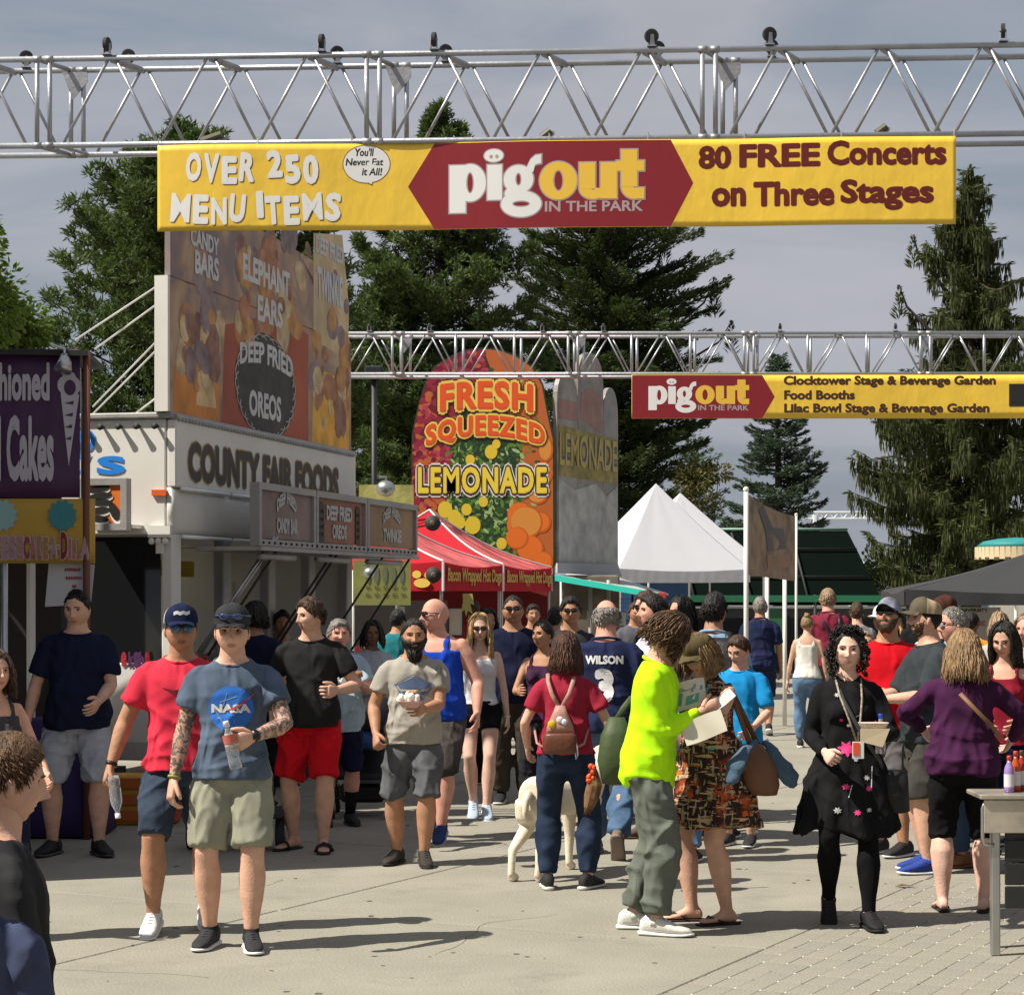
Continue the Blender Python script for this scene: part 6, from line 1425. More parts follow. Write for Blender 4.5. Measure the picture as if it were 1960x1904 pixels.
for n_, (x, y, rr, mi) in enumerate(((975,690,30,3),(940,672,20,3),(1005,715,28,2),(1030,760,30,3),(1035,810,28,2),(1045,860,24,3),(1040,905,22,2),(1030,945,20,3),(995,985,24,2),(1035,1000,20,2),(1000,1005,30,2),(1008,1000,31,3),(1015,1050,26,2),(990,1030,22,2),(1040,1075,20,2))):
    fr_disc(x, y, min(rr, 1059-x), rr, 10, .010 + n_*.0008, 22); fr_disc(x-1.5, y-1.5, min(rr, 1059-x)-2.2, rr-2.5, mi, .0104 + n_*.0008, 22)
for n_, (x, y, rr) in enumerate(((852,975,14),(835,1000,13),(870,990,13),(893,975,10),(905,1005,15),(940,865,12),(900,880,9),(880,1000,11),(990,1090,8),(925,960,9),(960,1040,10),(950,850,8))): fr_disc(x, y, rr, rr*1.15, 4, .023 + n_*.0005, 16)
part('printed_fruit', g, pr, lem, kind='stuff')
arcw = lambda amp, tilt=0: (lambda q: np.stack([q[:,0], q[:,1]*(1 - 0*amp) + amp*(1-(2*q[:,0]-1)**2) + tilt*q[:,0]], 1))
oy, orr, dbr = plain(.85,.62,.12,.45), plain(.78,.10,.02,.45), plain(.05,.02,.015,.5)
for s, x0, y0, x1, y1, am in (('FRESH', 842, 735, 1020, 790, .12), ('SQUEEZED', 815, 815, 1043, 862, .45)):
    for m, bo, of in ((dbr, .16, .038), (oy, .12, .050), (orr, .045, .062)):
        g = G(); put_text(g, s, LP, lx(x0), lz(y1), lx(x1)-lx(x0), lz(y0)-lz(y1), of, bo, warp=arcw(am), ref=.045, space=1.12); part('lettering', g, m, lem)
for m, bo, of in ((plain(.8,.78,.74,.5), .15, .038), (dbr, .10, .050), (plain(.85,.66,.06,.45), .04, .062)):
    g = G(); put_text(g, 'LEMONADE', LP, lx(800), lz(945), lx(1047)-lx(800), lz(893)-lz(945), of, bo, ref=.04, space=1.15); part('lettering', g, m, lem)
# shaded side board with cup-shaped tops
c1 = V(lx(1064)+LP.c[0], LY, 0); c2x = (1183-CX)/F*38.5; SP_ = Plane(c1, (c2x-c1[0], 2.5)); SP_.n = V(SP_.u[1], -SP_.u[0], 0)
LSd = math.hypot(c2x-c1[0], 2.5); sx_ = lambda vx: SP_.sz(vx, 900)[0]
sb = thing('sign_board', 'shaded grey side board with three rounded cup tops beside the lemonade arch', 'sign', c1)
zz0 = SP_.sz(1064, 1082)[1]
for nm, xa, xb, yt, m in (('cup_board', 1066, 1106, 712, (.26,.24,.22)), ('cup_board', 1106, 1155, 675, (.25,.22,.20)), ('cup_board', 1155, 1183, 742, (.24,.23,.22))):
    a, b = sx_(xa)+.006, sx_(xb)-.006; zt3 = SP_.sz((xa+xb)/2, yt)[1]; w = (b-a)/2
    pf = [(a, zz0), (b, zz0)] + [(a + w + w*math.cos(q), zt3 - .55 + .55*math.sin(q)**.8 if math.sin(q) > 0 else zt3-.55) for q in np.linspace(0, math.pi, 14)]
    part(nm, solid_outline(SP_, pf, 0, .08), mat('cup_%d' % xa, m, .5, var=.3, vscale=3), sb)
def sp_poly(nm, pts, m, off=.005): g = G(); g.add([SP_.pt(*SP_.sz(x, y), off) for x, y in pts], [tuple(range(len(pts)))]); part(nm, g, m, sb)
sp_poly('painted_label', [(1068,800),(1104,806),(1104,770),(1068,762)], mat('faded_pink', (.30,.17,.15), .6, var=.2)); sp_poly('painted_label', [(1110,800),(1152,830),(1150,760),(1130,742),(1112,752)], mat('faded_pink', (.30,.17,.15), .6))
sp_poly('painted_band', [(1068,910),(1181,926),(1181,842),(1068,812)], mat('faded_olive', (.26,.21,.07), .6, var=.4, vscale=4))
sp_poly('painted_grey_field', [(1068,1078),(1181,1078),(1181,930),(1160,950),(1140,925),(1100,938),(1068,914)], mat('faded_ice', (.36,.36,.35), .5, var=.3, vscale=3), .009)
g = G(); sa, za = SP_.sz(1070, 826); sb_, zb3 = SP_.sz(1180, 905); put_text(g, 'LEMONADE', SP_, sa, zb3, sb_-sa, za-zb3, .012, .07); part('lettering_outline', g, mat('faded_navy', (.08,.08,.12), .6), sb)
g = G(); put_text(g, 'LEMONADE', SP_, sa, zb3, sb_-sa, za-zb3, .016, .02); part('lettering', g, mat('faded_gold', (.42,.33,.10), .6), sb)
# body, awning with turquoise lip
g = G(); g.bbox(LP.pt(wL/2+.5, zLb/2, -1.3), (wL+1.2, 2.2, zLb), .03); part('body', g, mat('stand_body', (.13,.11,.085), .7, var=.3), lem)
g = G(); w1 = P(1062, 1100, 35.6); w2 = P(1258, 1134, 34.2); w3 = P(1280, 1136, 38); w4 = P(1180, 1104, 39); g.quadbox([w1, w2, w3, w4], .03); part('awning', g, mat('awning_grey', (.42,.44,.42), .7), lem)
g = G(); g.quadbox([w1 - V(0,.02,.10), w2 - V(0,.02,.09), w2 + V(0,-.02,.0), w1 - V(0,.02,0)], .03); part('awning_lip', g, plain(.02,.42,.33,.5), lem)
g = G(); p = w2 + V(.07,-.03,-.045); g.bbox(p, (.14,.05,.10), .01); part('end_tab', g, plain(.5,.05,.03,.5), lem)
g = G(); g.quadbox([P(1064, 1078, 35.9), P(1180, 1080, 38), P(1188, 1104, 38), P(1064, 1096, 35.8)], .03); part('grey_skirt', g, mat('skirt_grey', (.33,.33,.34), .7), lem)
for vx in (1075, 1130, 1165): g = G(); p = P(vx, 1136, 35.8); g.tube([V(p[0], p[1], 0), V(p[0], p[1], 2.1)], .035, 8); part('post', g, gr_p, lem, True)

# ---- red canopy tents
redm = canvas('red_canvas', (.55,.022,.035), .3); wht_t = plain(.8,.8,.78,.7)
def canopy(label, c0, d, w, ze, zp, val, m, roofm=None, legs=steel, trim=None, name='canopy_tent', n=14, valm=None, sg_=.04):
    """square pop-up canopy: c0 front corner, d direction of one side, the other side runs to its left"""
    d = unit(V(d[0], d[1], 0)); e = V(-d[1], d[0], 0); c0 = V(*c0); root = thing(name, label, 'canopy tent', c0 + d*w/2 + e*w/2)
    cs = [c0, c0 + d*w, c0 + (d+e)*w, c0 + e*w]; pk = c0 + (d+e)*w/2 + V(0,0,zp); roofm = roofm or [m]*4
    for k in range(4):
        a, b = cs[k] + V(0,0,ze), cs[(k+1) % 4] + V(0,0,ze); g = G(); vs = []; fs = []
        for i in range(n+1):
            t = i/n
            for j in range(n+1):
                u = j/n; q = a + (b-a)*u; s_ = q + (pk-q)*t; sag = -sg_*math.sin(math.pi*t) - .05*math.sin(math.pi*u)*(1-t)**2 + .010*math.sin(u*17+k+t*2)*(1-t)*(.3+t*2)
                vs.append(s_ + V(0,0,sag))
        N1 = len(vs); vs2 = [q - V(0,0,.012) for q in vs]; fs = [(i*(n+1)+j, i*(n+1)+j+1, (i+1)*(n+1)+j+1, (i+1)*(n+1)+j) for i in range(n) for j in range(n)]
        g.add(vs + vs2, fs + [tuple(x+N1 for x in f[::-1]) for f in fs]); part('roof_panel', g, roofm[k], root, True)
        g = G(); nx = 24; outn = unit(V((b-a)[1], -(b-a)[0], 0)); vs = []
        for z_ in (ze, ze-val*.5, ze-val):
            for j in range(nx+1): q = a + (b-a)*j/nx; vs.append(V(q[0], q[1], z_ - .05*math.sin(math.pi*j/nx)*(1 if z_ == ze else 0)) + outn*(.012 + .012*math.sin(j*1.7+k)*(ze-z_)/val))
        N1 = len(vs); fs = [(r*(nx+1)+j+1, r*(nx+1)+j, (r+1)*(nx+1)+j, (r+1)*(nx+1)+j+1) for r in range(2) for j in range(nx)]; g.add(vs + [q - outn*.008 for q in vs], fs + [tuple(x+N1 for x in f[::-1]) for f in fs]); part('valance', g, valm or m, root, True)
        g = G(); q = cs[k] + (pk*V(1,1,0)-cs[k])*.02; g.tube([q, q + V(0,0,ze-.02)], .022, 6); part('leg', g, legs, root)
        g = G()
        if trim: g.tube([cs[k] + V(0,0,ze+.012)] + [cs[k] + V(0,0,ze) + (pk-cs[k]-V(0,0,ze))*t + V(0,0,-sg_*math.sin(math.pi*t)+.010) for t in np.linspace(.05,1,10)], .013, 6); g.tube([cs[k] + V(0,0,ze)-e*0, cs[k] + V(0,0,ze-val)], .018, 6); part('trim', g, trim, root)
    return root, d, e, cs
ct = V((848-CX)/F*27, 27, 0); dd_ = V(.635-ct[0], 6.1, 0)
zE = H0 + (HY-1075)/F*27; vl = .37
pl_ = mat('red_print', (.52,.10,.10), .75, var=.5, vscale=2.2)
for k, txt in enumerate(('red canopy tent with bacon hot dog lettering, nearer of two', 'red canopy tent with bacon hot dog lettering, further of two')):
    cc_ = ct + unit(dd_)*3.12*k; rt_, d_, e_, cs_ = canopy(txt, cc_, dd_, 3.05, zE, 3.12, vl, redm, [pl_, redm, redm, redm], trim=wht_t, sg_=.12)
    VP = Plane(cc_, d_[:2]); VP.n = V(d_[1], -d_[0], 0)
    g = G(); put_text(g, 'Bacon Wrapped Hot Dogs', VP, .1, zE-.30, 2.8, .23, .035, .03, shear=.1); part('lettering', g, plain(.55,.36,.06,.6), rt_)
    if k == 0:
        FP_ = Plane(cc_, -e_[:2]); FP_.n = -d_
        g = G()
        for a, z, ra, rz_ in ((-.34,-.16,.06,.05),(-.18,-.17,.06,.05),(-.27,-.27,.11,.06)): disc_on(g, FP_, a, zE+z, ra, rz_, .03, n=14)
        part('printed_flames', g, plain(.75,.5,.08,.6), rt_, kind='stuff')
for vx, vy, Y in ((830, 1100, 26.8), (828, 1001, 26.9)):
    c = P(vx, vy, Y); t = thing('speaker_disc', 'round dark loudspeaker hung on the %s of the red tent' % ('front valance' if vy > 1050 else 'roof edge'), 'speaker', c)
    g = G(); g.tube([c + V(0,.04,0), c + V(0,-.03,0)], [.10,.10], 18); part('rim', g, dk, t, True); g = G(); g.tube([c + V(0,-.031,0), c + V(0,-.05,0)], [.035,.02], 12); part('cone', g, plain(.12,.08,.05,.5), t)
g = G(); c = P(895, 1158, 27.2); g.add([P(x, y, 27.2) for x, y in ((886,1136),(904,1136),(908,1158),(900,1155),(905,1176),(896,1168),(892,1180),(889,1166),(882,1174),(886,1152))], [tuple(range(10))]); g.v.append(g.v[0] + V(0,.01,0)); g.f.append(tuple(range(19, 9, -1))); g.m.append(0); g.n += 10
tag(part('corn_cutout', g, plain(.42,.36,.10,.6)), 'yellow green cut-out hanging from the red valance', 'decoration')
# things under the red tents
t = thing('serving_table', 'serving table with red cloth under the red tents', 'table', V(-.4, 30, 0)); g = G(); g.bbox(V(-.3, 30.2, .45), (.7, 5, .9), .03); part('cloth', g, redm, t)
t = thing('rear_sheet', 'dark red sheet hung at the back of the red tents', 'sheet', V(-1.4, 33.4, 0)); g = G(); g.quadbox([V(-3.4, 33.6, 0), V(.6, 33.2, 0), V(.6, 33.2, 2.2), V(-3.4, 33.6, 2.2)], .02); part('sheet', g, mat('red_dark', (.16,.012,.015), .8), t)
g = G(); c = P(872, 1190, 28); g.bbox(c, (.19,.02,.36), .01); t = thing('notice', 'pale framed notice hanging beside the white tent pole', 'notice', c); part('sheet', g, plain(.5,.45,.38,.7), t); fr(Plane(c - V(0,.02,0), (1,0)), -.10, .10, c[2]-.19, c[2]+.19, 0, .015, .02, 'frame', dk, t)

# ---- small green stand between trailer and red tents
GYd = 25.4; gs_ = thing('food_stand', 'small stand with olive menu board and yellow cloth between trailer and red tents', 'stand', P(730, 1136, GYd)*V(1,1,0))
GPn = Plane(P(672, 1136, GYd)*V(1,1,0), (1, .05)); gx = lambda vx, vy: GPn.sz(vx, vy)
def gq(nm, x0, y0, x1, y1, m, off=0, th=.03): a, z1 = gx(x0, y0); b, z0 = gx(x1, y1); g = G(); g.quadbox([GPn.pt(a, z0, off), GPn.pt(b, z0, off), GPn.pt(b, z1, off), GPn.pt(a, z1, off)], th); return part(nm, g, m, gs_)
olive = mat('olive_board', (.27,.28,.085), .7, var=.25, vscale=3)
gq('menu_board', 676, 1072, 786, 1158, olive, .05)
g = G()
for k in range(5):
    for q in range(2): a, z = gx(700+k*17, 1128+q*14); put_text(g, ['$4','$6','$5','$8','$3'][(k+q) % 5], GPn, a, z, .055, .045, .056, .03)
part('lettering', g, plain(.15,.14,.04,.6), gs_)
g = G()
for k in range(5): a, z = gx(705+k*16, 1100); disc_on(g, GPn, a, z, .03, .11, .056, n=10)
part('printed_bottles', g, plain(.17,.18,.13,.6), gs_, kind='stuff')
gq('cloth_top', 686, 925, 792, 968, mat('yellow_cloth', (.45,.42,.13), .8, bump=.5, bscale=8, var=.3), -.3)
a, z = gx(675, 1240); g = G(); g.tube([GPn.pt(.02, 0, 0), GPn.pt(.02, 2.15, 0)], .022, 8); part('post', g, wh_p, gs_, True)
g = G(); g.tube([GPn.pt(.02, 2.9, -.2), GPn.pt(.02, 3.15, -.2)], .035, 8); part('pink_post', g, plain(.7,.13,.16,.5), gs_, True)
g = G(); g.tube([GPn.pt(.55, 0, -.4), GPn.pt(.55, 3.05, -.4)], .025, 8); part('post', g, steel, gs_, True)
gq('counter', 778, 1214, 860, 1240, wh_p, .1, .5); gq('counter_front', 690, 1240, 860, 1330, mat('stand_body', (.13,.11,.085), .7), .0, .4)
gq('rear_wall', 670, 1150, 860, 1240, mat('stall_dark', (.035,.028,.026), .9), -1.2)
gq('pennant', 762, 1160, 775, 1213, plain(.5,.5,.48,.7), .0, .01)
for vx, vy, r_, nm in ((738, 935, .115, 'upper'), (708, 1096, .08, 'lower')):
    c = P(vx, vy, GYd-.25); t = thing('dome_lamp', 'silver dome lamp, %s one on the stand with the olive menu' % nm, 'lamp', c, 'silver dome lamps'); g = G(); g.sphere(c, (r_, r_, r_*.85), 18, 12); part('dome', g, steel, t, True)
    g = G(); g.tube([c + V(0,0,r_*.8), c + V(.01,0,r_*1.15), c + V(-.08,0,r_*1.2)], .016, 6); part('bracket', g, steel, t)

# ---- lamp post, white tents, dark stage, fence
g = G(); c = P(716, 1136, 40); lp = thing('street_lamp', 'slim black lamp post under the left of the second truss', 'lamp post', c*V(1,1,0)); g.tube([V(c[0], c[1], 0), V(c[0], c[1], 5.95)], .055, 10); part('post', g, plain(.02,.02,.022,.5), lp, True); g = G(); g.bbox(V(c[0], c[1], 6.05), (.35,.35,.2), .03); part('lamp_head', g, plain(.02,.02,.022,.5), lp); g = G(); g.tube([V(c[0], c[1], 0), V(c[0], c[1], .4)], [.13,.08], 12); part('base', g, plain(.02,.02,.022,.5), lp)
wcan = canvas('white_canvas', (.80,.80,.83), .45)
def tent_rot(label, fx, fY, w, ang, vyp, vye, val):
    c0 = V((fx-CX)/F*fY, fY, 0); d = V(math.cos(ang), math.sin(ang), 0); ze = H0 + (HY-vye)/F*fY; ctr = c0 + (d + V(-d[1], d[0], 0))*w/2; zp = H0 + (HY-vyp)/F*ctr[1]
    return canopy(label, c0, d, w, ze, zp, val, wcan, trim=None, legs=wh_p)
tent_rot('white canopy tent with a tall peak, front one of the two', 1185, 41.2, 2.8, R(20), 925, 1088, .26)
tent_rot('white canopy tent mostly hidden behind the front white tent', 1240, 45.5, 2.8, R(20), 943, 1078, .24)
gt = mat('dark_green_cloth', (.0022,.0055,.004), .9, bump=.3, bscale=4, spec=.05)
sg = thing('stage_shelter', 'dark green sloped stage shelter with a pale top rail', 'stage', P(1560, 1136, 50)*V(1,1,0)); SYd = 50
g = G(); g.quadbox([P(1270, 1152, SYd), P(1690, 1152, SYd), P(1622, 1016, SYd+1.5), P(1270, 1016, SYd+1.5)], .12); part('sloping_sheet', g, gt, sg)
g = G(); g.tube([P(1270, 1013, SYd+1.5), P(1622, 1013, SYd+1.5)], .035, 8); part('top_rail', g, plain(.25,.42,.34,.5), sg, True)
for x0, x1 in ((1400,1440), (1515,1548), (1300,1330)): g = G(); g.tube([P(x0, 1020, SYd+1.38), P(x1, 1150, SYd-.12)], .03, 6); part('rib', g, dk, sg, True)
for y in (1050, 1103): g = G(); k = (1152-y)/136; g.tube([P(1270, y, SYd+1.5*k-.1), P(1690-68*k, y, SYd+1.5*k-.1)], .022, 6); part('seam', g, dk, sg, True)
g = G(); g.quadbox([P(1260, 1300, SYd-.3)*V(1,1,0), P(1735, 1300, SYd-.3)*V(1,1,0), P(1735, 1162, SYd-.3), P(1260, 1162, SYd-.3)], .05); part('lower_wall', g, mat('black_sheet', (.01,.012,.014), .8), sg)
g = G(); g.quadbox([P(1455, 1250, SYd-.4), P(1500, 1250, SYd-.4), P(1500, 1162, SYd-.4), P(1455, 1162, SYd-.4)], .05); part('green_panel', g, plain(.03,.13,.05,.6), sg)
g = G(); g.tube([P(1260, 1162, SYd-.4), P(1735, 1162, SYd-.4)], .03, 8); part('handrail', g, plain(.55,.58,.56,.4), sg, True)
g = G(); g.quadbox([P(1260, 1152, SYd-.5), P(1735, 1152, SYd-.5), P(1735, 1139, SYd-.5), P(1260, 1139, SYd-.5)], .06); part('green_beam', g, plain(.02,.15,.07,.5), sg)
for vx in (1300, 1430, 1560, 1700): g = G(); p = P(vx, 1136, SYd-.45); g.tube([p*V(1,1,0), V(p[0], p[1], 1.85)], .035, 8); part('post', g, dk, sg, True)
bl_ = thing('tarp_wall', 'blue tarp wall under the front white tent', 'tarp', P(1240, 1136, 48.5)*V(1,1,0)); g = G(); g.quadbox([P(1165, 1300, 48.5)*V(1,1,0), P(1320, 1300, 48.5)*V(1,1,0), P(1318, 1090, 48.5), P(1165, 1090, 48.5)], .04); part('sheet', g, mat('blue_tarp', (.035,.085,.20), .7, bump=.3, bscale=4, var=.2), bl_)
fe = thing('wire_fence', 'blue wire mesh fence panel left of the white tents', 'fence', P(1215, 1136, 37.5)*V(1,1,0)); FPn = Plane(P(1165, 1136, 37.5)*V(1,1,0), (1, 0))
for k in range(4): g = G(); a = k*.42; g.tube([FPn.pt(a, 0), FPn.pt(a, 1.85)], .02, 6); part('post', g, dk, fe, True)
g = G()
for k in range(30): g.tube([FPn.pt(k*.043, .05), FPn.pt(k*.043, 1.8)], .003, 3)
for k in range(24): g.tube([FPn.pt(0, .05+k*.075), FPn.pt(1.26, .05+k*.075)], .003 if k % 6 else .012, 3)
part('mesh', g, dk, fe, kind='stuff')
t = thing('notice', 'white paper notice on the blue mesh fence', 'notice', P(1187, 1200, 36.5)); g = G(); NP_ = Plane(P(1187, 1136, 36.5)*V(1,1,0), (1,0)); z0 = H0 + (HY-1220)/F*36.5; g.quadbox([NP_.pt(-.09, z0), NP_.pt(.10, z0), NP_.pt(.10, z0+.43), NP_.pt(-.09, z0+.43)], .01); part('sheet', g, plain(.62,.63,.6,.7), t)
for k, s in enumerate(('NO', 'SMOKING', 'NO', 'ALCOHOL')): g = G(); dashes(g, NP_, -.06 if len(s) > 3 else -.03, z0+.25-.07*k, .13 if len(s) > 3 else .07, .03, .004); part('small_print', g, plain(.2,.2,.2,.6), t, kind='stuff')
# pole banner
pf = thing('pole_banner', 'tan picture banner on a white pole in front of the dark stage', 'banner', P(1427, 1136, 27)*V(1,1,0)); FY = 27
for vx, vt, r_ in ((1428, 937, .030), (1524, 985, .018)): g = G(); p = P(vx, vt, FY + (vx-1428)*.02); g.tube([V(p[0], p[1], 0), p], r_, 10); g.sphere(p, r_*1.3, 10, 6); part('pole', g, wh_p, pf, True)
def fpt(x, y, o=0): return P(x, y, FY + (x-1428)*.02 - .03 + .03*math.sin((x-1428)*.09)*1 - o)
g = G(); nx, nz = 16, 10; vs = []
for j in range(nz+1):
    for i in range(nx+1):
        u = i/nx; t_ = j/nz; y0 = 946 + (988-946)*u + 6*math.sin(u*3.1); y1 = 1100 + 12*u; vs.append(fpt(1431 + (1522-1431)*u - 5*t_*u*0, y1 + (y0-y1)*t_))
n0 = len(vs); fs = [(j*(nx+1)+i, j*(nx+1)+i+1, (j+1)*(nx+1)+i+1, (j+1)*(nx+1)+i) for j in range(nz) for i in range(nx)]
g.add(vs + [q + V(0,.006,0) for q in vs], fs + [tuple(x+n0 for x in f[::-1]) for f in fs]); part('sheet', g, mat('tan_print', (.25,.17,.11), .7, var=.5, vscale=3.5, bump=.4, bscale=5), pf, True)
g = G(); vs = [fpt(x, y, .02) for x, y in ((1452,975),(1462,970),(1480,1010),(1500,1012),(1505,1050),(1470,1055),(1465,1015))]; g.add(vs, [tuple(range(7))]); part('printed_figure', g, plain(.10,.10,.10,.7), pf); g = G(); vs = [fpt(x, y, .02) for x, y in ((1468,1062),(1512,1060),(1514,1085),(1470,1090))]; g.add(vs, [(0,1,2,3)]); part('printed_patch', g, plain(.30,.17,.10,.7), pf)
for vx in (1468, 1502): g = G(); p = P(vx, 1100, 30); g.tube([p*V(1,1,0), p], .03, 6); tag(part('steel_post', g, wh_p, None, True), 'pale steel tent leg %s the pole banner' % ('just right of' if vx == 1468 else 'furthest right below'), 'post')
# black canopy on the right
bk = mat('black_canvas', (.035,.036,.038), .75, bump=.35, bscale=3)
c0 = P(1733, 1136, 23)*V(1,1,0); canopy('black canopy tent at the right edge over the poster table', c0, (1, -.10), 3.4, H0 + (HY-1128)/F*23, H0 + (HY-1050)/F*24.5, .17, bk, legs=dk)
t = thing('poster', 'white poster with black and red lettering under the black canopy', 'poster', P(1860, 1200, 25)); g = G(); QP = Plane(P(1808, 1136, 25)*V(1,1,0), (1,0)); z1 = H0 + (HY-1162)/F*25; z0 = H0 + (HY-1262)/F*25; g.quadbox([QP.pt(0, z0), QP.pt(.66, z0), QP.pt(.66, z1), QP.pt(0, z1)], .02); part('sheet', g, plain(.72,.70,.70,.6), t)
g = G(); put_text(g, 'UNIVERSITY', QP, .15, z1-.055, .36, .04, .005, .03); part('lettering', g, blk, t); g = G(); put_text(g, 'erac', QP, .30, z1-.22, .18, .06, .005, .04); part('lettering', g, plain(.6,.25,.25,.6), t)
t = thing('parasol', 'teal market parasol with fringed cream edge behind the black canopy', 'parasol', P(1945, 1136, 33)*V(1,1,0)); pc = P(1945, 1136, 33)*V(1,1,0); zt4 = H0 + (HY-1031)/F*33; g = G(); g.tube([pc, pc + V(0,0,zt4)], .03, 8); part('pole', g, wh_p, t, True)
g = G(); aa = np.arange(28)*2*math.pi/28; g.loft([np.stack([np.cos(aa)*r_, np.sin(aa)*r_, np.full(28, z_)], 1) + pc for r_, z_ in ((.62, zt4-.13),(.5, zt4-.04),(.28, zt4),(.02, zt4+.02))]); part('canopy', g, plain(.02,.22,.22,.6), t, True)
g = G()
for k in range(44): a = k/44*6.283; g.quadbox([pc + V(math.cos(a+b)*.63, math.sin(a+b)*.63, z_) for b, z_ in ((-.07, zt4-.29 - .03*(k % 2)),(.07, zt4-.29 - .03*(k % 2)),(.06, zt4-.13),(-.06, zt4-.13))], .01)
part('fringe', g, plain(.62,.50,.32,.7), t, kind='stuff')
# far white truss over the stage
t = thing('truss_beam', 'tiny distant white stage truss beyond the blue spruce', 'truss', P(1600, 1136, 110)*V(1,1,0)); g = G()
for y in (980, 992): g.tube([P(1530, y, 110), P(1680, y, 110)], .05, 5)
for k in range(16): g.tube([P(1530+k*9.4, 992 if k % 2 else 980, 110), P(1530+(k+1)*9.4, 980 if k % 2 else 992, 110)], .03, 4)
for x in (1560,): g.tube([P(x, 1136, 110)*V(1,1,0), P(x, 985, 110)], .12, 6)
part('lattice', g, plain(.75,.78,.8,.6), t, kind='stuff')
# ---- serving table at right front with bottles
TY = GY(1828); c = GP(1905, 1828); tb = thing('serving_table', 'wheeled steel serving table with black side boards at the right edge', 'table', c)
kx = TY/F; X_ = lambda vx: (vx-CX)*kx; Z_ = lambda vy: H0 + (HY-vy)*kx
zt5 = Z_(1527)
g = G(); g.bbox((X_(1905), TY, zt5/2), (.045,.045, zt5), .006); part('leg', g, steel, tb)
g = G(); g.bbox((X_(1905)+1.5, TY, zt5/2), (.045,.045, zt5), .006); part('leg', g, steel, tb)
for dx in (0, 1.5): g = G(); g.bbox((X_(1925)+dx, TY+.25, zt5/2), (.045,.045, zt5), .006); part('leg', g, steel, tb)
g = G(); g.bbox((X_(1880)+.85, TY+.10, zt5+.012), (1.75, .34, .024), .01); part('tabletop', g, mat('worn_steel', (.50,.45,.37), .35, .6, var=.3, vscale=5, bump=.1), tb)
g = G(); g.bbox((X_(1880)+.85, TY-.045, zt5-.09), (1.70, .012, .17), .006); part('apron', g, mat('worn_steel', (.50,.45,.37), .35, .6), tb)
g = G(); xx, y_ = X_(1882), TY-.03; g.tube([V(xx+.05, y_, zt5-.02), V(xx+.0, y_, zt5-.02), V(xx-.01, y_, zt5-.05), V(xx-.01, y_, zt5-.20), V(xx, y_, zt5-.235), V(xx+.05, y_, zt5-.24)], .01, 8); part('handle', g, steel, tb, True)
zs = [Z_(1560), Z_(1605), Z_(1650), Z_(1694), Z_(1738)]
for k in range(4): g = G(); g.bbox((X_(1912)+.75, TY-.005, (zs[k]+zs[k+1])/2 - 0), (1.44, .02, zs[k]-zs[k+1]-.006), .006); part('side_board', g, mat('black_board', (.022,.022,.02), .5, bump=.1), tb)
def bottle(label, c, h=.2, r=.03, m=None, capm=None, lab=None, d=(0,0,1), cat='bottle'):
    d = unit(d); a = unit(np.cross(d, V(.3,.9,.1))); b = np.cross(d, a); t = thing('bottle', label, cat, c)
    def rg_(z, r_): q = np.arange(16)*2*math.pi/16; return V(*c) + d*z + r_*(np.outer(np.cos(q), a) + np.outer(np.sin(q), b))
    g = G(); pr_ = [(0,.85),(.01,1),(.18,1),(.24,.94),(.30,1),(.55,1),(.62,.96),(.70,.82),(.80,.46),(.88,.40)]; g.loft([rg_(z*h, k*r) for z, k in pr_]); part('body', g, m, t, True)
    g = G(); g.loft([rg_(z*h, k*r) for z, k in ((.88,.47),(.98,.47),(1,.42))]); part('cap', g, capm, t, True)
    if lab: g = G(); g.loft([rg_(z*h, 1.03*r) for z in (lab[0], lab[1])], cap=False); part('label', g, lab[2], t, True)
    return t
clear = mat('clear_plastic', (.78,.82,.85), .08, trans=.82, spec=.6)
for vx, k, col, cap_ in ((1933, 0, (.30,.20,.45), (.6,.04,.03)), (1950, 1, (.42,.08,.02), (.65,.05,.02)), (1966, 2, (.35,.03,.02), (.1,.05,.03))):
    bottle(('purple labelled sauce bottle, leftmost on the steel table', 'orange sauce bottle with red cap, middle one on the steel table', 'dark red sauce bottle at the far right of the steel table')[k], V(X_(vx)+.01, TY+.06+.05*k, zt5+.025), .21-.02*(k == 0), .026, plain(*col, .2), plain(*cap_, .4), (.15, .5, plain(.6,.57,.6,.5)))

